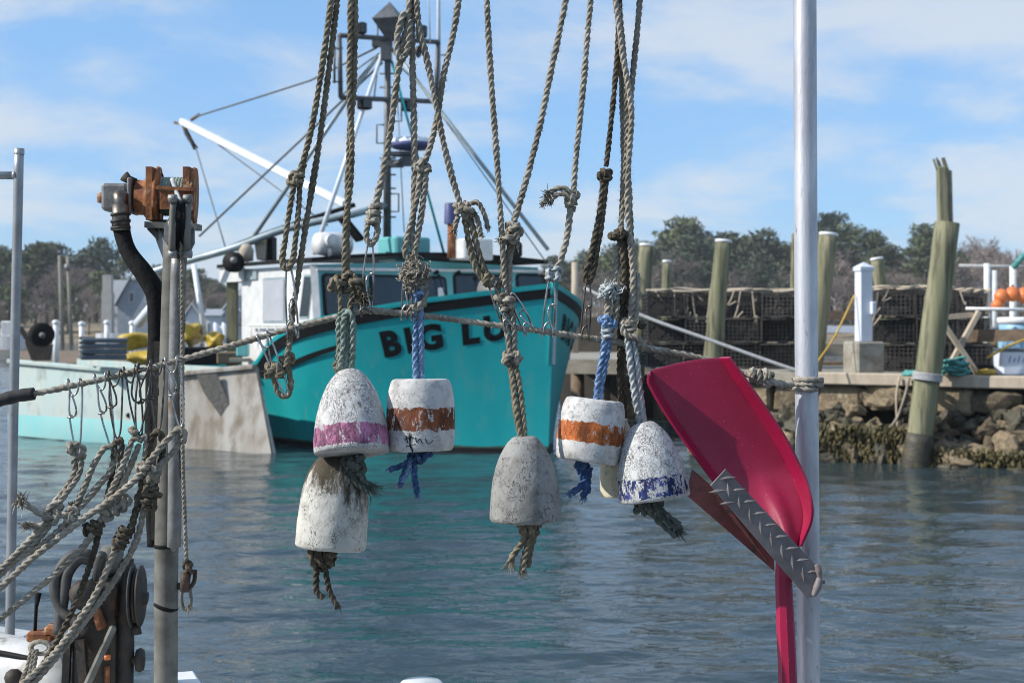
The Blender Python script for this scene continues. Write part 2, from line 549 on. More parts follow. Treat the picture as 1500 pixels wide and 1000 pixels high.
MT['steel_pipe'] = mat('grey painted pipe', (.33, .40, .42), (.22, .27, .29), 5, .45, .2, bump=.1)
MT['grey_plastic'] = mat('blue grey plastic', (.10, .125, .15), (.07, .09, .11), 10, .5, bump=.1)
MT['yellow'] = mat('yellow rubber cloth', (.50, .35, .03), (.33, .22, .018), 9, .5, bump=.4, bscale=20, bdist=.02)
MT['wood_pile'] = mat('green treated piling', (.155, .16, .085), (.27, .25, .16), 9, .85, bump=.6, bscale=40, stretch=(1, 1, .07), c3=(.085, .080, .05), s3=14, cr3=(.50, .62), bdist=.006)
MT['wood_grey'] = mat('silvered timber', (.31, .28, .225), (.20, .175, .135), 8, .85, bump=.4, bscale=50, stretch=(.2, 1, 1), bdist=.004)
MT['wood_pale'] = mat('pale new timber', (.46, .39, .30), (.36, .295, .22), 9, .8, bump=.3, bscale=40, stretch=(1, 1, .3))
MT['wood_brown'] = mat('brown timber', (.19, .135, .085), (.12, .085, .055), 8, .85, bump=.3, bscale=40)
MT['cap_white'] = mat('white piling cap', (.74, .75, .75), (.62, .63, .62), 12, .5, bump=.05)
MT['pvc'] = mat('white vinyl post', (.66, .70, .78), (.60, .64, .71), 6, .45, bump=.04)
MT['concrete'] = mat('weathered concrete', (.33, .31, .265), (.24, .22, .18), 9, .9, bump=.5, bscale=60, c3=(.17, .145, .10), s3=4, cr3=(.5, .7), bdist=.006)
MT['stone'] = mat('tan quarry stone', (.23, .175, .105), (.115, .088, .055), 5, .9, bump=.7, bscale=30, c3=(.31, .26, .18), s3=11, cr3=(.54, .66), vary=.45, bdist=.03)
MT['wet_stone'] = mat('dark wet stone', (.075, .066, .042), (.04, .036, .025), 5, .6, bump=.7, bscale=30, c3=(.15, .125, .06), s3=8, cr3=(.55, .7), vary=.5, bdist=.01)
MT['weed'] = mat('brown olive seaweed', (.095, .075, .022), (.05, .042, .015), 6, .6, bump=.3, c3=(.19, .145, .05), s3=9, cr3=(.55, .68))
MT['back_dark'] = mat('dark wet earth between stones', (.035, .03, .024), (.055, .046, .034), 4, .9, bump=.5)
MT['trap_wire'] = mat('black coated trap wire', (.045, .041, .038), (.105, .090, .075), 9, .6, bump=.1, cr=(.45, .7), vary=.5)
MT['netting'] = mat('dark trap netting', (.030, .028, .027), (.075, .065, .055), 26, .95, bump=.5, cr=(.45, .68))
MT['teal_net'] = mat('teal twine', (.10, .34, .32), (.05, .20, .19), 30, .85, bump=.5)
MT['yellow_rope'] = mat('yellow line', (.55, .36, .06), (.42, .26, .04), 20, .8, bump=.3)
MT['orange_float'] = mat('orange float', (.68, .20, .055), (.60, .15, .04), 8, .45, bump=.1)
MT['blue_barrel'] = mat('pale blue plastic', (.25, .45, .60), (.22, .40, .54), 6, .45, bump=.05)
MT['blue_cap'] = mat('blue bucket plastic', (.06, .075, .21), (.05, .06, .16), 8, .5, bump=.1)
MT['line_grey'] = mat('grey mooring line', (.42, .42, .42), (.33, .33, .33), 30, .85, bump=.3)
MT['stay'] = mat('dark rigging wire', (.10, .115, .125), (.16, .17, .18), 15, .5, .4, bump=.1)
MT['boom_white'] = mat('white boom paint', (.72, .77, .82), (.62, .66, .70), 6, .4, bump=.05)
MT['bark'] = mat('grey brown bark', (.13, .105, .085), (.085, .07, .056), 3, .95, bump=.4)
MT['twigs'] = mat('bare grey brown twigs', (.25, .205, .18), (.18, .148, .128), .6, .95, bump=0, vary=.3)
MT['needles'] = mat('pine needles', (.125, .140, .068), (.070, .085, .046), .7, .9, bump=0, vary=.35, spec=.2, cr=(.3, .7))
MT['needles_b'] = mat('blue green needles', (.095, .115, .072), (.056, .072, .048), .7, .9, bump=0, vary=.3, spec=.2)
MT['shingle'] = mat('grey shingles', (.30, .33, .37), (.25, .275, .31), 2, .85, bump=.1)
MT['roof_tan'] = mat('tan roof shingles', (.21, .18, .155), (.17, .15, .13), 2, .9, bump=.1)
MT['brick_pale'] = mat('pale chimney stone', (.48, .45, .40), (.40, .37, .33), 2, .9, bump=.1)
MT['house_white'] = mat('white clapboard', (.62, .63, .65), (.55, .56, .58), 1, .6, bump=.05)
MT['marsh'] = mat('dry marsh grass ground', (.28, .215, .13), (.20, .16, .10), .25, .95, bump=.3, c3=(.14, .12, .085), s3=.12, cr3=(.5, .65))
MT['shrink'] = mat('white boat wrap', (.68, .70, .74), (.60, .62, .66), 1, .5, bump=.05)

BSEED = [0]
def buoy_mat(name, base, dirt, bands=(), crack=170, crack_w=(.03, .10), crack_stretch=(1, 1, 1), grime=.5, L=.15, bump=.9, patchy=(.38, .60), top_dirt=0.0, fleck=(.56, .60)):
    """old foam buoy: crazed paint, painted bands in the buoy's own length, worn through in places"""
    BSEED[0] += 1
    sd_ = BSEED[0] * 5.37
    m = bpy.data.materials.new(name)
    m.use_nodes = True
    nt = m.node_tree
    N, K = nt.nodes, nt.links
    b = N['Principled BSDF']
    b.inputs['Roughness'].default_value = .85
    b.inputs['Specular IOR Level'].default_value = .25
    tc = N.new('ShaderNodeTexCoord')
    sep = N.new('ShaderNodeSeparateXYZ')
    K.new(tc.outputs['Object'], sep.inputs[0])
    def noise_n(scale, detail=6, rough=.6, stretch=(1, 1, 1), off=0):
        mp = N.new('ShaderNodeMapping'); mp.inputs['Scale'].default_value = stretch; mp.inputs['Location'].default_value = (off + sd_, off * .7, off * .3)
        K.new(tc.outputs['Object'], mp.inputs['Vector'])
        n = N.new('ShaderNodeTexNoise'); n.inputs['Scale'].default_value = scale; n.inputs['Detail'].default_value = detail; n.inputs['Roughness'].default_value = rough
        K.new(mp.outputs[0], n.inputs['Vector'])
        return n.outputs['Fac']
    def rmp(x, a, c):
        mr = N.new('ShaderNodeMapRange'); mr.interpolation_type = 'SMOOTHSTEP'
        mr.inputs['From Min'].default_value = a; mr.inputs['From Max'].default_value = c
        K.new(x, mr.inputs['Value'])
        return mr.outputs[0]
    def mth(op, x, y):
        n = N.new('ShaderNodeMath'); n.operation = op
        for i, q in enumerate((x, y)):
            if isinstance(q, (int, float)): n.inputs[i].default_value = q
            else: K.new(q, n.inputs[i])
        return n.outputs[0]
    def mix(f, a, c):
        n = N.new('ShaderNodeMix'); n.data_type = 'RGBA'
        K.new(f, n.inputs['Factor'])
        for s, q in (('A', a), ('B', c)):
            if isinstance(q, tuple): n.inputs[s].default_value = rgba(q)
            else: K.new(q, n.inputs[s])
        return n.outputs['Result']
    # crazing
    mpc = N.new('ShaderNodeMapping'); mpc.inputs['Scale'].default_value = crack_stretch
    K.new(tc.outputs['Object'], mpc.inputs['Vector'])
    wv = N.new('ShaderNodeTexNoise'); wv.inputs['Scale'].default_value = 60; wv.inputs['Detail'].default_value = 4
    K.new(mpc.outputs[0], wv.inputs['Vector'])
    vs = N.new('ShaderNodeVectorMath'); vs.operation = 'SCALE'; vs.inputs['Scale'].default_value = .035
    K.new(wv.outputs['Color'], vs.inputs[0])
    va = N.new('ShaderNodeVectorMath'); va.operation = 'ADD'
    K.new(mpc.outputs[0], va.inputs[0]); K.new(vs.outputs[0], va.inputs[1])
    vo = N.new('ShaderNodeTexVoronoi'); vo.feature = 'DISTANCE_TO_EDGE'; vo.inputs['Scale'].default_value = crack
    K.new(va.outputs[0], vo.inputs['Vector'])
    edge = rmp(vo.outputs['Distance'], crack_w[0], crack_w[1])          # 0 in cracks
    where = rmp(noise_n(34, 6, .7, crack_stretch, 3), patchy[0], patchy[1])        # 1 where cracks are open
    crk = mth('MULTIPLY', mth('SUBTRACT', 1.0, edge), where)
    pits = rmp(noise_n(210, 3, .7, crack_stretch, 9), .62, .70)
    pits = mth('MULTIPLY', pits, rmp(noise_n(22, 5, .65, (1, 1, 1), 5), .50, .66))
    flk = mth('MULTIPLY', rmp(noise_n(210, 7, .74, (1, 1, crack_stretch[2] * .6), 51), fleck[0], fleck[1]), rmp(noise_n(26, 5, .65, (1, 1, .7), 57), .40, .60))
    z = sep.outputs['Z']
    col = mix(rmp(noise_n(30, 6, .65, (1, 1, 1), 1), .35, .7), base, tuple(c * .80 for c in base))
    for (z0, z1, bc, wear) in bands:
        zz = mth('ADD', z, mth('MULTIPLY', mth('SUBTRACT', noise_n(75, 7, .7, (1, 1, 1), 11), .5), .020))
        inb = mth('MULTIPLY', rmp(zz, z0 * L - .0007, z0 * L + .0007), mth('SUBTRACT', 1.0, rmp(zz, z1 * L - .0007, z1 * L + .0007)))
        keep = rmp(noise_n(17 if wear >= .5 and z0 < .2 else 70, 9, .75, (1, 1, .6), 17), wear, wear + .04)
        shade = mix(rmp(noise_n(38, 6, .7, (1, 1, .5), 23), .36, .62), tuple(c * 1.35 for c in bc), tuple(c * .42 for c in bc))
        col = mix(mth('MULTIPLY', inb, keep), col, shade)
    g = rmp(noise_n(14, 8, .7, (1, 1, .6), 31), .5, .75)
    col = mix(mth('MULTIPLY', g, grime), col, dirt)
    if top_dirt:
        td = mth('MULTIPLY', rmp(mth('ADD', z, mth('MULTIPLY', mth('SUBTRACT', noise_n(38, 6, .7, (1, 1, .3), 41), .5), .26)), L * .48, L * .80), top_dirt)
        col = mix(td, col, (.075, .06, .04))
    dark = mth('MAXIMUM', mth('MAXIMUM', mth('MULTIPLY', crk, .7), mth('MULTIPLY', pits, .9)), mth('MULTIPLY', flk, .75))
    col = mix(dark, col, (.055, .050, .042))
    K.new(col, b.inputs['Base Color'])
    hgt = mth('SUBTRACT', mth('MULTIPLY', noise_n(120, 6, .65), .7), mth('MULTIPLY', dark, .8))
    bp = N.new('ShaderNodeBump'); bp.inputs['Strength'].default_value = bump; bp.inputs['Distance'].default_value = .0022
    K.new(hgt, bp.inputs['Height'])
    K.new(bp.outputs[0], b.inputs['Normal'])
    return m

# ================================================================== water
def build_water():
    m = bpy.data.materials.new('harbour water')
    m.use_nodes = True
    nt = m.node_tree
    b = nt.nodes['Principled BSDF']
    b.inputs['Base Color'].default_value = (.026, .042, .047, 1)
    b.inputs['Roughness'].default_value = .05
    b.inputs['IOR'].default_value = 1.33
    tc = nt.nodes.new('ShaderNodeTexCoord')
    mp = nt.nodes.new('ShaderNodeMapping'); mp.inputs['Scale'].default_value = (.75, 1.5, 1)
    n1 = nt.nodes.new('ShaderNodeTexNoise'); n1.inputs['Scale'].default_value = 9; n1.inputs['Detail'].default_value = 3
    n1.inputs['Roughness'].default_value = .5; n1.inputs['Distortion'].default_value = .5
    bp = nt.nodes.new('ShaderNodeBump'); bp.inputs['Strength'].default_value = .22; bp.inputs['Distance'].default_value = .05
    nt.links.new(tc.outputs['Object'], mp.inputs['Vector'])
    nt.links.new(mp.outputs[0], n1.inputs['Vector'])
    nt.links.new(n1.outputs['Fac'], bp.inputs['Height'])
    nt.links.new(bp.outputs[0], b.inputs['Normal'])
    nr, nc = 720, 300
    d = 2.0 * np.exp(np.linspace(0, math.log(50), nr))
    u = np.linspace(-1, 1, nc)
    Y, U = np.meshgrid(d, u, indexing='ij')
    X = U * (Y * .62 + 2.5)
    Z = np.zeros_like(X)
    amp = np.zeros_like(X)
    g = np.random.default_rng(3)
    for k in range(96):
        wlen = .13 * (9 ** g.random())
        th = g.normal(R(84), .36)
        kx, ky = math.cos(th) * 2 * math.pi / wlen, math.sin(th) * 2 * math.pi / wlen
        a = .0027 * wlen ** .9 * g.uniform(.5, 1.2)
        fade = np.clip((wlen / (Y * .0055 * 2.0)) - 1, 0, 1)
        ph = g.random() * 6.28
        env = 1 + .6 * np.sin(X * g.uniform(.3, 1.2) + Y * g.uniform(-.8, .8) + g.random() * 6)
        Z += a * env * fade * np.sin(kx * X + ky * Y + ph)
    v = np.stack([X, Y, Z], -1).reshape(-1, 3)
    idx = np.arange(nr * nc).reshape(nr, nc)
    f = np.stack([idx[:-1, :-1], idx[:-1, 1:], idx[1:, 1:], idx[1:, :-1]], -1).reshape(-1, 4)
    far = [(-4000, 100, -.01), (4000, 100, -.01), (4000, 6000, -.01), (-4000, 6000, -.01),
           (-4000, -3000, -.01), (4000, -3000, -.01), (4000, 2.0, -.01), (-4000, 2.0, -.01),
           (-64.5, 100, -.01), (-3.74, 2, -.01), (64.5, 100, -.01), (3.74, 2, -.01)]
    ff = [(0, 1, 2, 3), (4, 5, 6, 7), (7, 9, 8, 0), (11, 6, 1, 10)]
    vf = join((v, [tuple(q) for q in f.tolist()]), (np.array(far, float), ff))
    solo('water', vf, m, kind='structure', origin=(0, 0, 0))
build_water()

# ================================================================== far shore
def hill(x, y):
    """height of the far shore"""
    a = max(0.0, min(1.0, (y - 132) / 30.0))
    a = a * a * (3 - 2 * a)
    n = noise.noise(Vector((x * .02, y * .02, 1.7)))
    side = 1.0 + (.5 if x > 5 else 0)
    return -.6 + 2.2 * a + max(0, (y - 160)) * .022 * side + n * .5 * a

def build_land():
    xs = np.linspace(-700, 700, 141)
    ys = np.concatenate([np.linspace(118, 260, 50), np.linspace(270, 1400, 20)])
    v = [(x, y, hill(x, min(y, 300))) for y in ys for x in xs]
    n = len(xs)
    f = [(j * n + i, j * n + i + 1, (j + 1) * n + i + 1, (j + 1) * n + i) for j in range(len(ys) - 1) for i in range(n - 1)]
    solo('far_shore', (np.array(v), f), MT['marsh'], kind='structure', origin=(0, 0, 0))
build_land()

# ------------------------------------------------------------------ trees
def trunk_mesh(h, r, seed, limbs=6, top=.95):
    rs = random.Random(seed)
    pts = [Vector((rs.uniform(-.2, .2) * i * .4, rs.uniform(-.2, .2) * i * .4, h * top * i / 5)) for i in range(6)]
    parts = [tube(pts, [r * (1 - .75 * i / 5) for i in range(6)], 7)]
    for k in range(limbs):
        t = rs.uniform(.42, .95)
        i = min(4, int(t * 5)); q = pts[i].lerp(pts[i + 1], t * 5 - i)
        a = rs.uniform(0, 6.28); l = h * rs.uniform(.14, .3)
        e = q + Vector((math.cos(a) * l, math.sin(a) * l, l * rs.uniform(.1, .6)))
        parts.append(tube([q, q.lerp(e, .5) + Vector((0, 0, -.05 * l)), e], [r * .35, r * .22, r * .08], 5))
    return join(*parts)

def pine_crown(h, w, seed, n_cl=46):
    """needle tufts on irregular clumps with gaps between"""
    rs = random.Random(seed)
    g = np.random.default_rng(seed)
    vs, fs = [], []
    for k in range(n_cl):
        t = rs.random() ** .75
        z = h * (.30 + .70 * t)
        rr = w * (1 - .72 * max(0, (t - .25)) / .75) * (.5 + .5 * min(1, t * 4))
        a = rs.uniform(0, 6.28); q = rr * math.sqrt(rs.random())
        c = np.array([q * math.cos(a), q * math.sin(a), z])
        s = w * rs.uniform(.22, .40)
        m = 56
        d = g.normal(0, 1, (m, 3)); d /= np.linalg.norm(d, axis=1)[:, None]
        p = c + d * s * np.array([1, 1, .55]) * (g.random((m, 1)) ** .4)
        for j in range(m):
            l = s * rs.uniform(.18, .36)
            u = g.normal(0, 1, 3); u /= np.linalg.norm(u)
            wv = np.cross(u, g.normal(0, 1, 3)); wv /= np.linalg.norm(wv)
            b = len(vs)
            vs += [p[j] - u * l - wv * l * .35, p[j] + wv * l * .5, p[j] + u * l, p[j] - wv * l * .15]
            fs.append((b, b + 1, b + 2, b + 3))
    return np.array(vs), fs

def bare_crown(h, w, seed):
    """leafless limbs dividing into fine twigs"""
    rs = random.Random(seed)
    parts = []
    def grow(p, d, l, r, lev):
        e = p + d * l
        e2 = p + d * l * .5 + Vector((rs.uniform(-1, 1), rs.uniform(-1, 1), rs.uniform(-1, 1))) * l * .08
        parts.append(tube([p, e2, e], [r, r * .8, r * .55], 3, caps=False))
        if lev == 0:
            return
        for k in range(3 if lev > 1 else 5):
            t = rs.uniform(.4, 1)
            a = rs.uniform(0, 6.28)
            o = Vector((math.cos(a), math.sin(a), rs.uniform(-.1, .7)))
            nd = (d * .8 + o * .75).normalized()
            grow(p.lerp(e, t), nd, l * rs.uniform(.55, .8), max(.020, r * .5), lev - 1)
    for k in range(6):
        a = k * 1.05 + rs.uniform(-.4, .4)
        t = rs.uniform(.28, .6)
        d = Vector((math.cos(a) * .55, math.sin(a) * .55, rs.uniform(.7, 1.1))).normalized()
        grow(Vector((0, 0, h * t)), d, h * .2, h * .009, 4)
    v, f = join(*parts)
    return v, f

pines, bares = [], []
for k in range(6):
    hh, ww = (10, 3.3) if k % 2 else (9.2, 3.9)
    pines.append((mesh_of('crown', pine_crown(hh, ww, 50 + k), MT['needles'] if k % 3 else MT['needles_b'], False),
                  mesh_of('trunk', trunk_mesh(hh, .2, 80 + k, 7), MT['bark'])))
for k in range(5):
    bares.append((mesh_of('crown', bare_crown(9, 3, 20 + k), MT['twigs'], False),
                  mesh_of('trunk', trunk_mesh(9, .16, 40 + k, 5, .62), MT['bark'])))

def plant_tree(kind, x, y, s, label, group, sx=1.0):
    me_c, me_t = random.choice(pines if kind == 'pine' else bares)
    nm = 'pine_tree' if kind == 'pine' else 'bare_tree'
    o = empty(nm, (x, y, hill(x, y) - .2), label, 'tree', group)
    o.rotation_euler = (0, 0, random.uniform(0, 6.28))
    o.scale = (s * sx, s * sx, s)
    for n_, me in (('trunk', me_t), ('crown', me_c)):
        c = bpy.data.objects.new(n_, me); COL.objects.link(c); c.parent = o
# skyline: (photo x, height of the top above the horizon in photo px)
sky_line = [(-60, 112), (0, 116), (60, 122), (110, 126), (140, 124), (165, 108), (205, 92), (235, 98), (300, 86), (360, 60), (420, 70),
            (480, 72), (560, 60), (640, 62), (720, 66), (790, 110), (830, 118), (880, 112), (925, 128), (960, 138), (1000, 158), (1050, 138), (1100, 142),
            (1150, 120), (1210, 158), (1260, 142), (1310, 112), (1350, 140), (1390, 128), (1440, 148), (1500, 142), (1570, 140)]
def top_at(px):
    return float(np.interp(px, [a for a, b in sky_line], [b for a, b in sky_line]))
pine_z = [(-70, 165), (805, 1180), (1185, 1378)]
ORDN = ['first', 'second', 'third', 'fourth', 'fifth', 'sixth', 'seventh', 'eighth', 'ninth', 'tenth', 'eleventh', 'twelfth', 'thirteenth', 'fourteenth', 'fifteenth', 'sixteenth', 'seventeenth', 'eighteenth', 'nineteenth', 'twentieth']
ORDN += ['twenty ' + q for q in ORDN[:9]] + ['thirtieth'] + ['thirty ' + q for q in ORDN[:9]]
def tree_row(d0, d1, step, frac_pine, hs, tag):
    px = -70.0
    cnt = {}
    while px < 1580:
        d = random.uniform(d0, d1)
        x = (px - 750) / F * d
        tall = top_at(px) * hs * .95 * random.uniform(.84, 1.06)
        h = tall / F * d + H - hill(x, d)
        green = any(a <= px <= b for a, b in pine_z)
        kind = 'pine' if random.random() < (frac_pine if green else .07) else 'bare'
        side = 'left of the davit pole' if px < 250 else 'left of the teal wheelhouse' if px < 370 else 'behind the teal wheelhouse' if px < 830 else 'above the long trap stack' if px < 1165 else 'right of the aluminium pole'
        cnt[(kind, side)] = cnt.get((kind, side), 0) + 1
        lab = ('evergreen pine' if kind == 'pine' else 'leafless tree') + f', {tag} row, {ORDN[cnt[(kind, side)] - 1]} from the left ' + side
        plant_tree(kind, x, d, h / 9.6, lab, ('pines' if kind == 'pine' else 'bare trees') + f' in the {tag} row ' + side, random.uniform(.95, 1.35))
        px += step * random.uniform(.7, 1.3)
tree_row(192, 206, 17, .0, .93, 'rearmost')
tree_row(172, 190, 19, .85, 1.05, 'back')
tree_row(155, 168, 28, .42, .86, 'middle')
tree_row(144, 152, 36, .15, .58, 'front')
def woods():
    """the far wood behind the counted trees, one brown mass of stems and twigs"""
    g = random.Random(5)
    parts = []
    for k in range(1500):
        px = g.uniform(-120, 1620); d = g.uniform(196, 240)
        x = (px - 750) / F * d
        z0 = hill(x, d)
        h = (top_at(px) * g.uniform(.45, .8)) / F * d + H - z0
        l = g.uniform(-.8, .8)
        parts.append(tube([(x, d, z0), (x + l * .4, d, z0 + h * .5), (x + l, d, z0 + h)], [.17, .12, .05], 3, caps=False))
        for j in range(4):
            t = g.uniform(.35, .95); a = g.uniform(-1.2, 1.2)
            q = (x + l * t, d, z0 + h * t)
            parts.append(tube([q, (q[0] + a, d + g.uniform(-.6, .6), q[2] + g.uniform(.4, 1.6))], [.08, .03], 3, caps=False))
    return join(*parts)
solo('woods', woods(), MT['twigs'], 'grey brown leafless wood massed behind the shoreline trees', 'woods', kind='stuff', smooth=False, origin=(0, 215, 0))

# ------------------------------------------------------------------ houses and poles on the left shore
def window_on(parent, c, w, h, M, name='window'):
    fr = add(name, cbox(c, (w, .08, h), M), MT['house_white'], parent, smooth=False)
    p = add('pane', cbox(Vector(c) + M @ Vector((0, -.05, 0)), (w * .72, .03, h * .8), M), MT['glass_dark'], fr, smooth=False)
    return fr

def house(name, px0, px1, py_base, py_eave, py_ridge, d, wall, roof, label, gable=True, depth=6.0, hip=0.0):
    a, b = P(px0, py_base, d), P(px1, py_base, d)
    w = (b - a).length; c = (a + b) / 2
    c.z = hill(c.x, d) - .3
    top = P(px0, py_eave, d).z; rid = P(px0, py_ridge, d).z
    o = empty(name, c, label, 'house')
    y0, y1 = d, d + depth
    add('wall', cbox((c.x, d + depth / 2, (c.z + top) / 2), (w, depth, top - c.z)), wall, o, smooth=False)
    hw = w / 2
    if gable:      # ridge runs away from the water: gambrel front
        k = hw * hip
        poly = [Vector((c.x - hw, y0, top)), Vector((c.x + hw, y0, top)), Vector((c.x + k, y0, rid)), Vector((c.x - k - .01, y0, rid))]
        add('gable', prism(poly, (0, depth, 0)), wall, o, smooth=False)
        for s in (-1, 1):
            e = [Vector((c.x + s * (hw + .25), y0 - .3, top - .15)), Vector((c.x + s * k, y0 - .3, rid + .05)), Vector((c.x + s * k, y0 - .3, rid + .25)), Vector((c.x + s * (hw + .25), y0 - .3, top + .1))]
            add('roof', prism(e, (0, depth + .6, 0)), roof, o, smooth=False)
            add('bargeboard', prism([q + Vector((0, -.06, 0)) for q in e], (0, .05, 0)), MT['house_white'], o, smooth=False)
        if hip:
            add('roof_top', cbox((c.x, d + depth / 2, rid + .12), (2 * k + .1, depth + .6, .2)), roof, o, smooth=False)
    else:
        poly = [Vector((c.x - hw - .2, y0 - .3, top)), Vector((c.x - hw - .2, y1 + .3, top)), Vector((c.x - hw - .2, d + depth / 2, rid))]
        add('roof', prism(poly, (w + .4, 0, 0)), roof, o, smooth=False)
    I = Matrix.Identity(3)
    for u in (-.18, .18):
        window_on(o, (c.x + u * w, d - .05, top + (rid - top) * .30 if gable and hip else c.z + (top - c.z) * .6), w * .12, min(1.1, (top - c.z) * .4), I)
    return o
h1 = house('shingled_house', 172, 238, 478, 446, 410, 143, MT['shingle'], MT['roof_tan'], 'grey shingled gambrel house on the left shore beyond the harbour', True, 8, .45)
add('chimney', join(cbox((P(158, 470, 140).x, 140, 2.9), (1.0, 1.0, 4.2)), cbox((P(158, 470, 140).x, 140, 5.4), (.85, .85, 2.6))), MT['brick_pale'], h1, smooth=False)
add('rear_wing', cbox((P(178, 430, 152).x, 154, 3.4), (2.6, 4, 6.4)), MT['house_white'], h1, smooth=False)
house('white_cottage', 298, 322, 478, 462, 452, 142, MT['house_white'], MT['shingle'], 'small white cottage with blue grey roof seen past the cabin of the teal boat', False, 5)
house('white_cottage', 328, 350, 474, 456, 438, 144, MT['house_white'], MT['shingle'], 'white gabled cottage beside the aft post of the teal boat', True, 5)
house('white_cottage', 272, 292, 478, 464, 446, 143, MT['house_white'], MT['roof_tan'], 'white gabled cottage beside the grey davit pole', True, 5)
for px, pt, lab in ((92, 374, 'left of two weathered grey utility poles on the left shore'), (105, 376, 'right of two weathered grey utility poles on the left shore')):
    b = P(px, 480, 138)
    o = empty('utility_pole', (b.x, 138, hill(b.x, 138)), lab, 'pole', 'utility poles on the left shore')
    add('pole', cyl((b.x, 138, hill(b.x, 138) - .2), P(px - 5 if px < 100 else px - 6, pt, 138), .21, .15, 8), MT['wood_grey'], o)
    if px > 100:
        add('transformer', cyl(P(99, 396, 137.7), P(99, 387, 137.7), .30, .30, 10), MT['cast'], o)
# wrapped boats laid up and a couple of workboats on the far side
def small_boat(px0, px1, py_w, py_g, d, label, mat_h, cabin=None):
    a, b = P(px0, py_w, d), P(px1, py_w, d)
    L = (b - a).length
    z0, z1 = a.z, P(px0, py_g, d).z
    o = empty('moored_boat', ((a.x + b.x) / 2, d, z0), label, 'boat', 'white boats on the far side of the harbour')
    n = 9
    vs, fs = [], []
    for i in range(n):
        t = i / (n - 1)
        w = L * .17 * math.sin(math.pi * (.18 + .82 * (1 - t)) ) ** .7 if t < 1 else .01
        zz = z1 + (z1 - z0) * .25 * t * t
        x = a.x + L * t
        vs += [(x, d - w * .7, z0 - .2), (x, d + w * .7, z0 - .2), (x, d + w, zz), (x, d - w, zz)]
    for i in range(n - 1):
        k = i * 4
        for j in range(4):
            fs.append((k + j, k + (j + 1) % 4, k + 4 + (j + 1) % 4, k + 4 + j))
    fs += [(3, 2, 1, 0), (n * 4 - 4, n * 4 - 3, n * 4 - 2, n * 4 - 1)]
    add('hull', (np.array(vs), fs), mat_h, o, smooth=False)
    if cabin:
        x0 = a.x + L * .30; h = P(px0, cabin, d).z
        add('cabin', cbox((x0 + L * .17, d, (z1 + h) / 2), (L * .34, L * .22, h - z1), None, .06), MT['white_paint'], o, smooth=False)
        add('windshield', cbox((x0 + L * .17, d, h - (h - z1) * .35), (L * .345, L * .18, (h - z1) * .3)), MT['glass_dark'], o, smooth=False)
    return o
small_boat(300, 372, 508, 494, 62, 'white workboat with low cabin moored beyond the aft deck of the teal boat', MT['white_paint'], 478)
small_boat(-12, 36, 506, 494, 70, 'white workboat moored behind the thin left pole', MT['white_paint'], 470)
small_boat(140, 215, 500, 488, 75, 'low white skiff moored beyond the dock posts', MT['white_paint'], None)
for px, w, lab in ((322, 9, 'left'), (334, 9, 'middle'), (346, 9, 'right')):
    d = 58
    b = P(px, 500, d)
    solo('wrapped_boat', tube([P(px - 3, 502, d), P(px - 2, 490, d), P(px - 5, 478, d), P(px - 8, 472, d)], [.10, .17, .14, .03], 8), MT['shrink'],
         f'{lab} of three upright white wrapped hulls standing far behind the aft deck', 'boat', 'white wrapped hulls')

# ================================================================== granite wharf on the right
WA, WB = P(1052, 545, 18.7), P(1640, 545, 16.1)
WA.z = WB.z = 0
wdir = (WB - WA).normalized()
wlen = (WB - WA).length
wnrm = Vector((wdir.y, -wdir.x, 0))         # towards the camera
DECK = 1.04
def W(s, out, z):
    """point on the wharf: s metres along, out metres towards the water"""
    return WA + wdir * s + wnrm * out + Vector((0, 0, z))
def w_at(px):
    """distance along the wharf face under a photo column"""
    k = (px - 750) / F
    return (k * WA.y - WA.x) / (wdir.x - k * wdir.y)
MW = Matrix((wdir, -wnrm, Vector((0, 0, 1)))).transposed()
pier_deck = [W(-.5, -.12, .96), W(wlen + 6, -.12, .96), W(wlen + 6, -30, .96), W(-.5, -9, .96)]
solo('pier_deck', prism(pier_deck, (0, 0, DECK - .96)), MT['concrete'], kind='structure', smooth=False)
wall = empty('stone_wharf_wall', W(wlen / 2, 0, -.6), 'rough granite wharf wall of stacked blocks and boulders along the right bank', 'wall')
add('earth_core', prism([W(-.3, -.55, -.8), W(wlen + 4, -.55, -.8), W(wlen + 4, -2.2, -.8), W(-.3, -2.2, -.8)], (0, 0, 1.755)), MT['back_dark'], wall, smooth=False)
s = -.25
rocks = [rock(k, 3, .42) for k in range(9)]
rock_me = {}
def put_rock(name, k, mk, c, size, rot, parent):
    key = (k, mk)
    if key not in rock_me:
        rock_me[key] = mesh_of(name, rocks[k], MT[mk], False)
    o = bpy.data.objects.new(name, rock_me[key]); COL.objects.link(o)
    o.parent = parent
    o.location = Vector(c) - ORIG[parent.name]
    o.rotation_euler = rot
    o.scale = size
    return o
yaw = math.atan2(wdir.y, wdir.x)
while s < wlen:                                    # kerb timbers along the edge
    L = random.uniform(1.4, 2.4)
    add('kerb_timber', cbox(W(s + L / 2, random.uniform(-.02, .03), .985 + random.uniform(-.01, .012)), (L - .02, .28, .15), MW, .015), MT['wood_pale'] if random.random() < .6 else MT['wood_grey'], wall, smooth=False)
    s += L
s = -.2
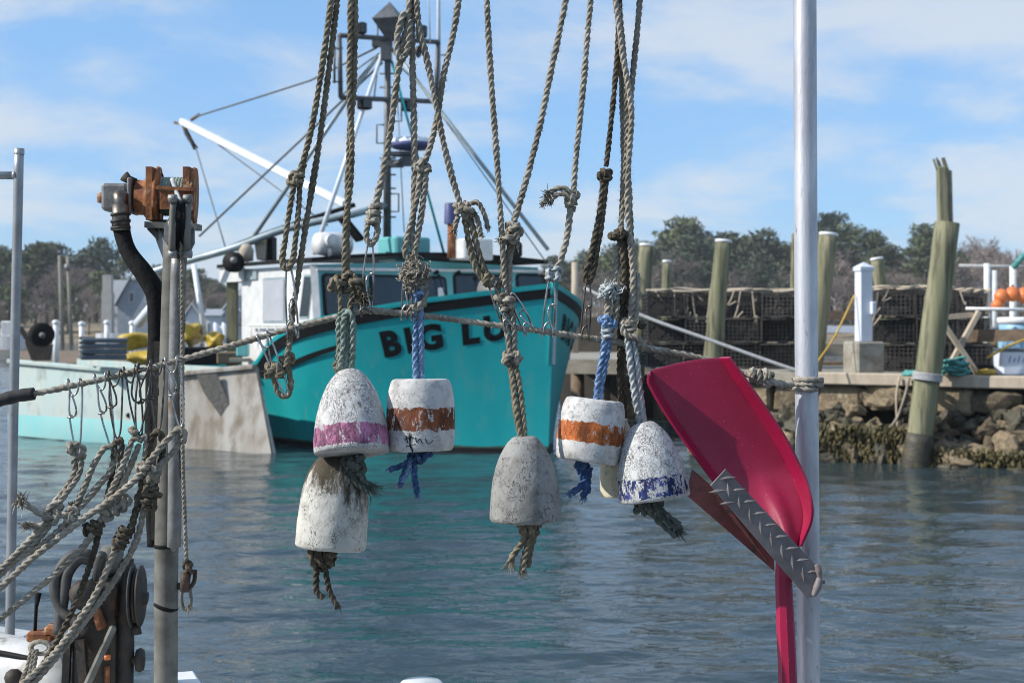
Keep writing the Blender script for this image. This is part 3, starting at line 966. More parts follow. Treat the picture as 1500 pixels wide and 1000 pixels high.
while s < wlen:                                    # upper course of squared blocks
    L = random.uniform(.42, 1.0); hh = random.uniform(.28, .38)
    if random.random() < .93:
        if random.random() < .4:
            put_rock('block', random.randrange(9), 'stone', W(s + L / 2, random.uniform(-.16, -.04), .90 - hh / 2), (L * .55, .26, hh * .6), (random.uniform(-.1, .1), random.uniform(-.1, .1), yaw), wall)
            s += L
            continue
        bq = cbox((0, 0, 0), (L - random.uniform(.015, .05), .5, hh), None, .035)
        bq = (np.array([tuple(Vector(p) * (1 + .10 * noise.noise(Vector(p) * 3 + Vector((s, 0, 0))))) for p in bq[0]]), bq[1])
        bo = add('block', bq, MT['stone'] if random.random() < .8 else MT['wet_stone'], wall, smooth=False, local=True)
        bo.location = W(s + L / 2, random.uniform(-.26, -.14), .90 - hh / 2) - ORIG[wall.name]
        bo.rotation_euler = (random.uniform(-.04, .04), random.uniform(-.03, .03), yaw)
    s += L
for row, (z, zr, lr, mk) in enumerate([(.40, .12, (.32, .75), 'stone'), (.12, .09, (.25, .6), 'stone'), (-.06, .05, (.2, .55), 'wet_stone')]):
    s = -.2
    while s < wlen:
        L = random.uniform(*lr)
        if random.random() < (.86 if row == 0 else .95):
            put_rock('stone', random.randrange(9), mk if random.random() < .6 else 'wet_stone', W(s + L / 2, .06 + row * .17 + random.uniform(-.16, .12), z + random.uniform(-zr, zr)),
                     (L * .55, random.uniform(.2, .34), random.uniform(.13, .26)), (random.uniform(-.4, .4), random.uniform(-.3, .3), yaw + random.uniform(-.4, .4)), wall)
        s += L
for k in range(150):                                # small rubble wedged between
    q = random.uniform(-.2, wlen)
    z_ = random.uniform(-.05, .62)
    sz = random.uniform(.06, .14)
    put_rock('stone', random.randrange(9), 'stone' if random.random() < .4 else 'wet_stone', W(q, .05 + (.62 - z_) * .42 + random.uniform(-.08, .08), z_), (sz * random.uniform(.9, 1.6), sz, sz * random.uniform(.6, 1)), (random.uniform(-1, 1), random.uniform(-1, 1), random.uniform(0, 6)), wall)
def weed(s0, s1, n, z0, z1, out0, out1, ln):
    vs, fs = [], []
    for k in range(n):
        c = W(random.uniform(s0, s1), random.uniform(out0, out1), random.uniform(z0, z1))
        l = random.uniform(*ln)
        d = Vector((random.gauss(0, .3), random.gauss(-.2, .3), -1)).normalized()
        w = Vector((random.gauss(0, 1), random.gauss(0, 1), 0)).normalized() * random.uniform(.008, .02)
        m = len(vs)
        q = c + d * l * .5 + wnrm * .04
        e = c + d * l
        vs += [c - w, c + w, q + w * 1.2, q - w * 1.2, e]
        fs += [(m, m + 1, m + 2, m + 3), (m + 3, m + 2, m + 4)]
    return np.array([tuple(v) for v in vs]), fs
add('seaweed', join(weed(-.2, w_at(1360), 5200, -.02, .34, .1, .42, (.06, .22)), weed(w_at(1390), wlen, 1800, -.04, .16, .2, .5, (.05, .16)),
                    weed(w_at(1190), w_at(1345), 3000, .08, .46, .1, .46, (.06, .2)), weed(w_at(1385), wlen, 1500, .0, .24, .25, .55, (.05, .14))), MT['weed'], wall, smooth=False, kind='stuff')

# pier continuing behind the bow of the teal boat: slab on posts over dark water
pb = empty('timber_pier', P(900, 545, 26), 'low grey slab pier on dark posts behind the bow of the teal boat', 'pier')
add('slab', prism([P(835, 526, 25), P(1085, 526, 24), P(1085, 514, 30), P(835, 514, 32)], (0, 0, -.22)), MT['concrete'], pb, smooth=False)
add('fascia', cbox((P(835, 526, 24.8) + P(1085, 526, 23.9)) / 2 + Vector((0, 0, -.14)), (3.2, .1, .24), Matrix.Rotation(-.3, 3, 'Z')), MT['wood_grey'], pb, smooth=False)
for px in (846, 884, 925, 968, 1010, 1052):
    for d in (25.2, 28):
        q = P(px, 540, d)
        add('post', cyl((q.x, d, -.6), (q.x, d, P(px, 527, 25).z - .2), .14, .12, 10), MT['wood_brown'], pb)
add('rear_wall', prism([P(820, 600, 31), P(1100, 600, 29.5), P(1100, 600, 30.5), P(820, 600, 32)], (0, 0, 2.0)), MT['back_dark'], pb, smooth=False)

# ------------------------------------------------------------------ pilings
def piling(pb_, pt, r, d, label, cap=True, strap=False, r2=None, dt=None, z_bot=-1.0):
    """leaning round timber from a foot pixel to a head pixel"""
    dt = dt or d
    a, b = P(*pb_, d), P(*pt, dt)
    if z_bot is not None and a.z > z_bot:
        k = (a.z - z_bot) / max(.2, (b.z - a.z))
        a = a + (a - b) * k
    o = empty('piling', a, label, 'piling', 'leaning timber pilings along the wharf')
    n = 14
    pts = [a.lerp(b, i / n) + Vector((noise.noise((i * .5, d, pt[0])) * .012, 0, 0)) for i in range(n + 1)]
    add('pole', tube(pts, [r * (1.06 - .12 * i / n) * (1 + .04 * noise.noise((i * .9, d, pt[0] * .3))) for i in range(n + 1)], 18), MT['wood_pile'], o)
    ax = (b - a).normalized()
    if cap:
        add('cap', tube([b - ax * .030, b + ax * .004, b + ax * .012], [r * .985, r * .97, r * .80], 18), MT['cap_white'], o)
    if z_bot < -.5:
        z = lambda h: a + (b - a) * ((h - a.z) / (b.z - a.z))
        add('wet_foot', tube([z(-.8), z(.1), z(.26), z(.38)], [r * 1.12, r * 1.10, r * 1.085, r * 1.06], 18), MT['wet_stone'], o)
    return o, a, b, ax
piling((1042, 540), (1060, 352), .115, 18.9, 'tall leaning piling with pale cap in front of the long trap stack', z_bot=.9)
piling((930, 560), (948, 358), .125, 21.5, 'thick leaning piling with pale cap at the left end of the trap stack', z_bot=.8)
piling((975, 470), (977, 382), .085, 25.0, 'short upright piling standing behind the left trap stack', z_bot=0)
piling((1163, 500), (1166, 342), .085, 26.0, 'slim piling half hidden by the aluminium pole', z_bot=0, cap=False)
piling((1186, 575), (1214, 342), .125, 18.2, 'green leaning piling just right of the aluminium pole', z_bot=.2)
piling((1298, 470), (1284, 378), .105, 22.5, 'short piling tilted left behind the white vinyl post', z_bot=.9)
o, a, b, ax = piling((1341, 690), (1388, 326), .152, 16.75, 'big front piling rising from the water with splintered plank on top', z_bot=-1.0, cap=False)
add('plank', beam(b - ax * .55 + Vector((.02, -.03, 0)), P(1380, 245, 16.75), .115, .11, bev=.01), MT['wood_pile'], o, smooth=False)
add('plank', beam(b - ax * .5 + Vector((.10, -.02, 0)), P(1390, 250, 16.78), .05, .09, bev=.01), MT['wood_grey'], o, smooth=False)
for k in range(5):
    q = P(1373 + k * 4, 250, 16.75)
    add('splinter', beam(q, q + Vector((-.05 + random.uniform(-.03, .02), 0, random.uniform(.05, .16))), .022, .02), MT['wood_pile'], o, smooth=False)
ring_c = P(1358, 556, 16.75 - .02)
add('rope_lashing', join(*[tube([ring_c + ax * (k * .022) + basis(ax) @ Vector((math.cos(t) * .165, math.sin(t) * .165, 0)) for t in np.linspace(0, 6.283, 28)], .012, 6) for k in range(4)]), MT['line_grey'], o)
# tiny far dock piling seen left of the bow rope
solo('dock_post', cyl(P(842, 520, 30), P(842, 384, 30), .08, .07, 10), MT['wood_pale'], 'pale square topped post behind the bow of the teal boat', 'post')

# ------------------------------------------------------------------ lobster traps
TW, TH, TL = .52, .355, 1.0
def trap_parts():
    r = .0045
    bars = []
    def bar(p, q): bars.append(beam(p, q, 2 * r, 2 * r))
    x0, x1, y0, y1, z0, z1 = -TW / 2, TW / 2, 0, TL, .03, TH
    for x in np.linspace(x0, x1, 10):
        bar((x, y0, z0), (x, y0, z1)); bar((x, y0, z1), (x, y1, z1)); 
    for z in np.linspace(z0, z1, 7):
        bar((x0, y0, z), (x1, y0, z)); bar((x0, y0, z), (x0, y1, z)); bar((x1, y0, z), (x1, y1, z))
    for y in np.linspace(y0, y1, 18):
        bar((x0, y, z0), (x0, y, z1)); bar((x1, y, z0), (x1, y, z1)); bar((x0, y, z1), (x1, y, z1))
    fr = []
    for x in (x0, x1):
        for z in (z0, z1):
            fr.append(beam((x, y0 - .004, z), (x, y1, z), .016, .016))
        fr.append(beam((x, y0 - .006, z0), (x, y0 - .006, z1), .018, .018))
    for z in (z0, z1):
        fr.append(beam((x0, y0 - .006, z), (x1, y0 - .006, z), .018, .018))
    run = [cbox((x, TL / 2, .014), (.04, TL, .028)) for x in (-.15, .15)]
    net = [prism([(x0 + .02, .10, z0 + .02), (x1 - .02, .10, z0 + .02), (x1 - .05, .16, z1 - .06), (x0 + .05, .16, z1 - .06)], (0, .02, 0)),
           prism([(x0 + .02, .5, z0 + .01), (x1 - .02, .5, z0 + .01), (x1 - .02, .5, z1 - .02), (x0 + .02, .5, z1 - .02)], (0, .02, 0)),
           cbox((0, .3, z0 + .01), (TW - .04, .5, .012)), cbox((.05, .32, .14), (.16, .16, .2), None, .05)]
    return (mesh_of('wire_mesh', join(*bars), MT['trap_wire'], False), mesh_of('frame', join(*fr), MT['trap_wire'], False),
            mesh_of('runner', join(run[0]), MT['wood_brown'], False), mesh_of('runner', join(run[1]), MT['wood_brown'], False), mesh_of('netting', join(*net), MT['netting'], False))
trap_me = trap_parts()
ORD = ['first', 'second', 'third', 'fourth', 'fifth']
def trap(c, yaw_, label, group):
    o = empty('lobster_trap', c, label, 'lobster trap', group, rot=(0, 0, yaw_))
    for k, me in enumerate(trap_me):
        q = bpy.data.objects.new(me.name.split('.')[0], me); COL.objects.link(q); q.parent = o
        if k == 0: q['kind'] = 'stuff'
def stack(px0, d, cols, rows, yaw_, name, dz=DECK):
    base = P(px0, 540, d); base.z = dz
    ux = Vector((math.cos(yaw_), math.sin(yaw_), 0))
    for c in range(cols):
        for r_ in range(rows):
            p = base + ux * (TW + .012) * (c + .5) + Vector((random.uniform(-.02, .02), random.uniform(-.10, .10), r_ * (TH + .004)))
            tier = ('bottom', 'middle', 'top')[r_] if rows == 3 else ('lower', 'upper')[r_]
            trap(p, yaw_ + random.uniform(-.06, .06), f'dark wire lobster trap, {tier} tier, {ORD[c]} column of {name}', f'lobster traps in {name}')
    return base, ux
def drape(base, ux, length, z, label, dn=6):
    """old ropes and bridles lying along the top edge of a stack"""
    o = empty('rope_tangle', base + ux * length / 2 + Vector((0, 0, z)), label, 'rope')
    for k in range(3):
        pts = [base + ux * (length * t) + Vector((0, -.02 + random.uniform(-.05, .12), z + .025 + random.uniform(0, .035) + (k == 2) * .02)) for t in np.linspace(0, 1, 10)]
        add('line', tube(pts, .016, 6, .05), MT['wood_pale'], o)
    for k in range(dn):
        q = base + ux * (length * random.random()) + Vector((0, -.045, z + .03))
        l = random.uniform(.12, .5)
        w = random.uniform(-.14, .14)
        add('bridle', tube([q, q + ux * w * .5 + Vector((0, -.012, -l * .6)), q + ux * w + Vector((0, -.01, -l)), q + ux * (w * .2 + .05) + Vector((0, -.02, -l * .7))], .011, 5, .03), MT['wood_pale'] if k % 2 else MT['tan'], o)
b1, u1 = stack(947, 20.2, 4, 3, -.06, 'the long stack')
drape(b1, u1, 2.1, 3 * TH, 'old tan ropes draped along the top of the long trap stack', 16)
b2, u2 = stack(1281, 19.0, 2, 3, -.12, 'the stack behind the white post')
drape(b2, u2, 1.05, 3 * TH, 'tan ropes and hanging bridle on the stack behind the white vinyl post', 8)
b3, u3 = stack(1392, 20.2, 1, 3, -.1, 'the stack right of the piling')
drape(b3, u3, .55, 3 * TH, 'pale rope lying on the stack right of the big front piling', 2)
b4, u4 = stack(1405, 18.6, 1, 1, -.1, 'the pair under the brown plank') if False else (None, None)
trap(Vector((P(1428, 540, 18.5).x, 18.5, DECK)), -.1, 'single dark lobster trap on the deck under the brown plank', None)

# ------------------------------------------------------------------ things on the wharf
d = 17.9
o = empty('power_post', P(1265, 545, d), 'white vinyl post with pyramid cap on a concrete block', 'post')
q = P(1265, 545, d)
add('block', cbox((q.x, d, DECK + .205), (.37, .40, .41), Matrix.Rotation(.25, 3, 'Z'), .02), MT['concrete'], o, smooth=False)
z0, z1 = DECK + .41, P(1265, 392, d).z
Mz = Matrix.Rotation(.25, 3, 'Z')
add('post', cbox((q.x, d, (z0 + z1) / 2), (.165, .165, z1 - z0), Mz, .008), MT['pvc'], o, smooth=False)
add('collar', cbox((q.x, d, z1 - .02), (.195, .195, .05), Mz, .006), MT['pvc'], o, smooth=False)
hw = .098
pv = [Vector((q.x, d, z1 + .005)) + Mz @ Vector(t) for t in ((-hw, -hw, 0), (hw, -hw, 0), (hw, hw, 0), (-hw, hw, 0), (0, 0, .065))]
add('cap', (np.array([tuple(t) for t in pv]), [(0, 1, 4), (1, 2, 4), (2, 3, 4), (3, 0, 4), (3, 2, 1, 0)]), MT['pvc'], o, smooth=False)
add('outlet_box', cbox((q.x + .09, d - .06, z0 + .42), (.06, .12, .16), Mz, .01), MT['pvc'], o, smooth=False)
# trestle
d = 17.2
o = empty('sawhorse', P(1408, 545, d), 'pale timber sawhorse with crossed legs beside the big front piling', 'sawhorse')
for dd in (0, .5):
    add('leg', beam(P(1384, 548, d + dd), P(1434, 456, d + dd), .10, .05), MT['wood_pale'], o, smooth=False)
    add('leg', beam(P(1432, 548, d + dd - .06), P(1382, 474, d + dd - .06), .10, .05), MT['wood_pale'], o, smooth=False)
add('rail', beam(P(1380, 465, d + .1), P(1424, 461, d + .1), .13, .06), MT['wood_pale'], o, smooth=False)
add('rail', beam(P(1408, 505, d), P(1408, 505, d + .5), .09, .05), MT['wood_pale'], o, smooth=False)
solo('bench_plank', join(beam(P(1418, 492, 18.0), P(1540, 490, 17.6), .36, .15)), MT['wood_brown'], 'wide brown plank raised level behind the sawhorse', 'plank', smooth=False)
o = empty('fish_tote', P(1484, 545, 17.6), 'pale grey tote with dark scrawled marking under the brown plank', 'tote')
q = P(1484, 530, 17.6); q.z = DECK
add('bin', cbox(q + Vector((0, 0, .15)), (.40, .4, .30), None, .02), MT['pvc'], o, smooth=False)
add('rim', cbox(q + Vector((0, 0, .315)), (.43, .43, .03), None, .01), MT['grey_plastic'], o, smooth=False)
for k in range(4):
    add('mark', beam(q + Vector((-.12 + k * .055, -.203, .16)), q + Vector((-.10 + k * .055, -.203, .24 - (k % 2) * .03)), .016, .004), MT['navy'], o, smooth=False)
solo('fish_tray', cbox(Vector((P(1440, 500, 17.9).x, 17.9, DECK + .06)), (.5, .4, .12), None, .03), MT['black_trim'], 'low black tray lying on the deck beside the grey tote', 'tray', smooth=False)
def pile_of_rope(px0, px1, d, h, m, label, n=16, r=.016):
    o = empty('rope_pile', P((px0 + px1) / 2, 545, d), label, 'rope')
    c = P((px0 + px1) / 2, 545, d); c.z = DECK
    hw = (px1 - px0) / F * d / 2
    for k in range(3):
        pts = []
        for i in range(26):
            a = i * 1.9 + k; t = random.random()
            pts.append(c + Vector((math.cos(a) * hw * random.uniform(.4, 1), math.sin(a) * .22 * random.uniform(.3, 1), .02 + h * random.random() * (1 - .6 * t))))
        add('coil', tube(pts, r, 6, .04), m, o)
pile_of_rope(1376, 1424, 17.0, .24, MT['teal_net'], 'heap of pale teal rope beside the big front piling')
pile_of_rope(1322, 1350, 16.95, .05, MT['teal_net'], 'flat teal rope end on the wharf edge left of the big front piling')
pile_of_rope(1432, 1458, 17.0, .07, MT['yellow_rope'], 'small coil of yellow rope on the wharf edge by the sawhorse')
solo('yellow_line', tube([P(1196, 532, 17.5), P(1222, 494, 17.7), P(1252, 432, 17.9)], .012, 6, .05), MT['yellow_rope'], 'taut yellow line rising to the white vinyl post', 'rope')
solo('yellow_line', tube([P(1446, 524, 17.0), P(1475, 508, 17.1), P(1515, 492, 17.2)], .016, 6, .05), MT['yellow_rope'], 'taut yellow line beside the grey tote', 'rope')
solo('mooring_line', tube([P(856, 422, 19.0), P(940, 462, 18.6), P(1040, 498, 18.3), P(1165, 542, 18.0), P(1215, 557, 17.9)], .024, 7, .08), MT['line_grey'],
     'slack grey mooring line from the teal bow to the stone wharf', 'rope')
o = empty('hanging_line', P(1330, 590, 17), 'old line hanging in a bight down the wharf face beside the big piling', 'rope')
add('line', tube([W(w_at(1338), .18, 1.02), W(w_at(1334), .24, .8), W(w_at(1318), .3, .45), W(w_at(1284), .4, .28)], .018, 6, .05), MT['wood_grey'], o)
add('line', tube([W(w_at(1324), .18, 1.03), W(w_at(1321), .22, .8), W(w_at(1324), .24, .4), W(w_at(1330), .3, .22)], .014, 6, .05), MT['wood_pale'], o)
# far right: floats, barrels, rails
for k, (px, py, r) in enumerate(((1467, 434, .115), (1483, 431, .12), (1500, 433, .125), (1461, 447, .10))):
    c = P(px, py, 22)
    o = empty('orange_float', c, ('orange float resting at the left of the barrel', 'orange float behind the pale barrel', 'orange float at the right picture side', 'small low orange float beside the barrel')[k], 'float', 'orange floats')
    add('ball', lathe([(0, -r), (r * .6, -r * .8), (r * .95, -r * .3), (r, 0), (r * .95, r * .3), (r * .6, r * .8), (r * .2, r * 1.02), (.0, r * 1.05)], 18, c), MT['orange_float'], o)
    add('neck', cyl(c + Vector((0, 0, r)), c + Vector((0, 0, r * 1.25)), r * .2, r * .16, 8), MT['wood_brown'], o)
c = P(1492, 480, 21.5); c.z = DECK
o = empty('barrel', c, 'pale blue plastic barrel with white rim at the far right', 'barrel')
add('drum', lathe([(0, 0), (.27, 0), (.29, .05), (.30, .35), (.29, .55), (.285, .68), (0, .68)], 24, c), MT['blue_barrel'], o)
add('rim', lathe([(.28, .64), (.31, .65), (.31, .73), (.28, .74), (.0, .735)], 24, c), MT['cap_white'], o)
add('hoop', lathe([(.300, .12), (.32, .14), (.32, .19), (.300, .21)], 24, c), MT['cap_white'], o)
o = empty('barrel', Vector((P(1461, 480, 21.7).x, 21.7, DECK)), 'olive drum beside the pale blue barrel', 'barrel')
add('drum', lathe([(0, 0), (.16, 0), (.17, .3), (.16, .55), (0, .56)], 18, Vector((P(1463, 480, 21.7).x, 21.7, DECK))), MT['weed'], o)
add('lid', lathe([(.165, .55), (.175, .57), (.17, .60), (0, .60)], 18, Vector((P(1463, 480, 21.7).x, 21.7, DECK))), MT['grey_plastic'], o)
o = empty('dock_railing', P(1470, 545, 24), 'thin grey dock railing with white posts at the far right', 'railing')
add('rail', tube([P(1405, 389, 24), P(1540, 392, 24)], .028, 8), MT['line_grey'], o)
add('rail', tube([P(1415, 452, 20.0), P(1540, 454, 20.0)], .025, 8), MT['cap_white'], o)
for px in (1446, 1456):
    q = P(px, 420, 23.9)
    add('post', cyl((q.x, q.y, DECK), P(px, 386 if px < 1450 else 396, 23.9), .055, .055, 8), MT['cap_white'], o)
q = P(1484, 420, 23.9)
add('post', cyl((q.x, q.y, DECK), P(1484, 390, 23.9), .06, .06, 8), MT['cap_white'], o)
solo('teal_pole', tube([P(1484, 392, 23.6), P(1498, 376, 23.6), P(1512, 366, 23.6)], .05, 8), MT['teal_net'], 'teal pole end leaning over the far right railing', 'pole')
# low clutter between the trap stacks
o = empty('float_dock', P(1225, 545, 24), 'low float with white rail and brown boards seen beyond the wharf', 'float dock')
add('board', cbox(Vector((P(1225, 470, 26).x, 26, P(1225, 462, 26).z)), (1.0, .3, .16)), MT['wood_brown'], o, smooth=False)
add('rail', cbox(Vector((P(1225, 470, 25).x, 25, P(1225, 482, 25).z)), (.95, .2, .12)), MT['pvc'], o, smooth=False)
add('board', cbox(Vector((P(1228, 470, 23).x, 23, P(1225, 512, 23).z)), (1.0, .5, .20)), MT['wood_grey'], o, smooth=False)
add('board', cbox(Vector((P(1222, 470, 22).x, 22, P(1225, 534, 22).z)), (.9, .5, .10)), MT['wood_brown'], o, smooth=False)
add('post', cyl(Vector((P(1203, 470, 25.5).x, 25.5, DECK)), P(1203, 456, 25.5), .06, .06, 8), MT['cap_white'], o)

# ================================================================== teal fishing boat
PH = R(38)
HD = Vector((math.sin(PH), -math.cos(PH), 0))           # heading
SB = Vector((-math.cos(PH), -math.sin(PH), 0))          # its right hand side, facing us
STEM = Vector((.47, 18.47, 0))
def B(t, b, z):
    """t metres aft of the stem, b metres to the near side"""
    return STEM - HD * t + SB * b + Vector((0, 0, z))
def rail_z(t):
    return float(np.interp(t, [-.2, 0, 1, 2, 2.8, 3.15, 3.45, 3.7, 11.5], [2.19, 2.17, 1.97, 1.73, 1.53, 1.40, 1.16, 1.05, .92]))
def half_beam(t, v):
    up = 2.36 * math.sin(math.pi / 2 * min(1, max(0, t) / 2.6)) if t < 2.6 else 2.36
    dn = 1.98 * math.sin(math.pi / 2 * min(1, max(0, t) / 3.3)) if t < 3.3 else 1.98
    if t > 8: up -= (t - 8) * .06; dn -= (t - 8) * .06
    k = max(0, min(1, v)) ** 1.25
    return dn + (up - dn) * k
def hull_pt(t, z, side=1, out=0.0):
    zr = rail_z(t)
    v = z / zr
    rake = -.13 * max(0, min(1, z / 2.17)) * max(0, 1 - t / 2.0)
    b = half_beam(t, v) + out
    return B(t + rake, side * b, z)
boat = empty('fishing_boat', B(5, 0, 0), 'teal fishing boat with white and teal wheelhouse, black rub rail and lettered bow', 'fishing boat')
ts = np.concatenate([[0, .02, .06, .12], np.linspace(.2, 3.8, 46), np.linspace(4.1, 11.3, 20)])
def hull_side(z0f, z1f, nz, out=0.0, tt=ts):
    vs, fs = [], []
    for side in (1, -1):
        base = len(vs)
        for t in tt:
            a, b = z0f(t), z1f(t)
            for j in range(nz + 1):
                vs.append(tuple(hull_pt(t, a + (b - a) * j / nz, side, out)))
        m = nz + 1
        for i in range(len(tt) - 1):
            for j in range(nz):
                q = (base + i * m + j, base + (i + 1) * m + j, base + (i + 1) * m + j + 1, base + i * m + j + 1)
                fs.append(q if side > 0 else tuple(reversed(q)))
    return vs, fs
v, f = hull_side(lambda t: -.4, lambda t: rail_z(t), 12)
n12 = 13; half = len(ts) * n12
last = len(ts) - 1
f.append(tuple([last * n12 + j for j in range(n12)] + [half + last * n12 + j for j in reversed(range(n12))]))   # transom
add('hull', (np.array(v), f), MT['teal'], boat)
v, f = hull_side(lambda t: -.3, lambda t: .055, 2, .006)
add('boot_stripe', (np.array(v), f), MT['black_trim'], boat)
v, f = hull_side(lambda t: .05, lambda t: .085 + .022 * noise.noise(Vector((t * 2.3, 0, 0))) + .012 * noise.noise(Vector((t * 9, 1, 0))), 2, .004)
add('waterline_growth', (np.array(v), f), MT['scum'], boat)
tb = ts[(ts <= 3.7)]
v, f = hull_side(lambda t: rail_z(t) - .16, lambda t: rail_z(t) - .035, 2, .022, tb)
add('rub_rail', (np.array(v), f), MT['black_trim'], boat)
v, f = hull_side(lambda t: rail_z(t) - .035, lambda t: rail_z(t) + .03, 2, .03, tb)
add('bulwark_cap', (np.array(v), f), MT['teal'], boat)
t2 = ts[(ts >= 1.85) & (ts <= 11)]
v, f = hull_side(lambda t: float(np.interp(t, [1.85, 2.6, 3.3, 11], [1.38, 1.17, .99, .84])) - .035, lambda t: float(np.interp(t, [1.85, 2.6, 3.3, 11], [1.38, 1.17, .99, .84])) + .03, 2, .03, t2)
add('lower_rub_rail', (np.array(v), f), MT['black_trim'], boat)
# inner bulwark and deck so that the bow is solid seen from the side
dv, df = [], []
for t in ts:
    for sd in (1, -1):
        dv.append(tuple(hull_pt(t, rail_z(t) - .02, sd, -.05)))
        dv.append(tuple(hull_pt(t, min(rail_z(t) - .05, 1.15 if t < 3.6 else .62), sd, -.06)))
for i in range(len(ts) - 1):
    k = i * 4
    df += [(k, k + 4, k + 5, k + 1), (k + 2, k + 3, k + 7, k + 6), (k + 1, k + 5, k + 7, k + 3)]
add('deck', (np.array(dv), df), MT['white_paint'], boat, smooth=False)
q = B(-.02, 0, 2.2)
add('bow_post', beam(B(.05, 0, 1.8), B(-.16, 0, 2.28), .09, .12, bev=.02), MT['teal'], boat, smooth=False)
add('anchor_windlass', join(lathe([(0, -.17), (.13, -.16), (.16, -.10), (.16, .10), (.13, .16), (0, .17)], 18, B(1.1, .0, 2.10), SB), lathe([(.20, .14), (.22, .16), (.20, .19), (0, .19)], 18, B(1.1, 0, 2.10), SB)), MT['cast'], boat)

# lettering laid on the flare of the bow, both sides
def px_on_hull(px, py):
    best, bt = 1e9, None
    for t in np.linspace(.02, 3.4, 60):
        for z in np.linspace(.2, 2.1, 40):
            p = hull_pt(t, z)
            x = 750 + p.x / p.y * F; y = HZ - (p.z - H) / p.y * F
            e = (x - px) ** 2 + (y - py) ** 2
            if e < best: best, bt = e, (t, z)
    t, z = bt
    for it in range(12):
        def pr(t, z):
            p = hull_pt(t, z)
            return np.array([750 + p.x / p.y * F, HZ - (p.z - H) / p.y * F])
        e = pr(t, z) - np.array([px, py])
        J = np.stack([(pr(t + 1e-4, z) - pr(t, z)) / 1e-4, (pr(t, z + 1e-4) - pr(t, z)) / 1e-4], 1)
        dl = np.linalg.solve(J, -e)
        t += float(np.clip(dl[0], -.2, .2)); z += float(np.clip(dl[1], -.2, .2))
    return t, z
TL_, TR_ = px_on_hull(565, 524), px_on_hull(744, 497)
UL_ = px_on_hull(556, 486)
capz = (UL_[1] - TL_[1]); capt = (UL_[0] - TL_[0])
def glyph(ch, bold=.035):
    cu = bpy.data.curves.new('letter', 'FONT'); cu.body = ch; cu.size = 1; cu.offset = bold; cu.resolution_u = 6
    ob = bpy.data.objects.new('letter', cu); COL.objects.link(ob)
    dg = bpy.context.evaluated_depsgraph_get()
    me = bpy.data.meshes.new_from_object(ob.evaluated_get(dg))
    bm = bmesh.new(); bm.from_mesh(me)
    bmesh.ops.triangulate(bm, faces=bm.faces)
    for it in range(2):
        bmesh.ops.subdivide_edges(bm, edges=[e for e in bm.edges if e.calc_length() > .12], cuts=1)
        bmesh.ops.triangulate(bm, faces=bm.faces)
    bm.verts.index_update()
    v = np.array([tuple(x.co) for x in bm.verts]); f = [tuple(x.index for x in q.verts) for q in bm.faces]
    bm.free(); bpy.data.objects.remove(ob); bpy.data.meshes.remove(me); bpy.data.curves.remove(cu)
    v -= v.min(0); v[:, 0] /= v[:, 0].max(); v[:, 1] /= v[:, 1].max()
    return v, f
spans = [('B', 565, 595), ('I', 603, 613), ('G', 621, 657), ('L', 684, 708), ('U', 713, 744)]
for side in (1, -1):
    for ch, xa, xb in spans:
        v, f = glyph(ch, .075 if ch == 'I' else .05)
        fa, fb = (xa - 565) / 179.0, (xb - 565) / 179.0
        out = []
        for x, y, _ in v:
            k = fa + (fb - fa) * x
            if side < 0: k = 1 - k           # reads bow to stern on the far side
            t = TL_[0] + (TR_[0] - TL_[0]) * k + capt * y * (1 if side > 0 else -.2)
            z = TL_[1] + (TR_[1] - TL_[1]) * k + capz * y
            out.append(tuple(hull_pt(t, z, side, .012)))
        nv = len(out)
        add('letter', (np.array(out), f), MT['letter_black'], boat, smooth=False)

# wheelhouse
CB, T0, T1 = 1.95, 2.45, 4.75
ZF, ZT = 1.15, 2.48
def quad_slab(p, off):
    return prism([Vector(a) for a in p], off)
rk = .16                                              # the windshield leans back
add('front_wall', prism([B(T0, CB, ZF), B(T0, -CB, ZF), B(T0 + rk, -CB, ZT + .06), B(T0 + rk, 0, ZT + .10), B(T0 + rk, CB, ZT)], -HD * .06), MT['teal_pale'], boat, smooth=False)
for sd in (1, -1):
    add('side_wall', prism([B(T0 + .065, sd * CB, 1.0), B(T1, sd * CB, 1.0), B(T1, sd * CB, ZT), B(T0 + rk + .065, sd * CB, ZT)], -SB * sd * .05), MT['white_paint'], boat, smooth=False)
add('aft_wall', prism([B(T1 - .06, -.6, 1.0), B(T1 - .06, -CB + .06, 1.0), B(T1 - .06, -CB + .06, ZT), B(T1 - .06, -.6, ZT)], HD * .05), MT['white_paint'], boat, smooth=False)
RZ = ZT + .03
def roof_z(b): return RZ + .10 * (1 - (b / 2.1) ** 2) + (-b + 2) * .02
rv, rf = [], []
bs = np.linspace(-2.06, 2.06, 13)
for t in (T0 + rk - .10, 5.35):
    for b in bs:
        rv += [tuple(B(t, b, roof_z(b))), tuple(B(t, b, roof_z(b) + .055))]
m = len(bs) * 2
for i in range(len(bs) - 1):
    k = 2 * i
    rf += [(k, k + 2, k + m + 2, k + m), (k + 1, k + m + 1, k + m + 3, k + 3), (k, k + 1, k + 3, k + 2), (k + m, k + m + 2, k + m + 3, k + m + 1)]
rf += [(0, m, m + 1, 1), (m - 2, m - 1, 2 * m - 1, 2 * m - 2)]
add('roof', (np.array(rv), rf), MT['black_trim'], boat, smooth=False)
add('roof_valance', prism([B(4.6, 2.03, 2.30), B(5.32, 2.03, 2.30), B(5.32, 2.03, RZ), B(4.6, 2.03, RZ)], -SB * .05), MT['white_paint'], boat, smooth=False)
add('roof_valance', prism([B(5.32, 1.98, 2.30), B(5.32, -2.0, 2.33), B(5.32, -2.0, RZ + .07), B(5.32, 1.98, RZ)], HD * .05), MT['white_paint'], boat, smooth=False)
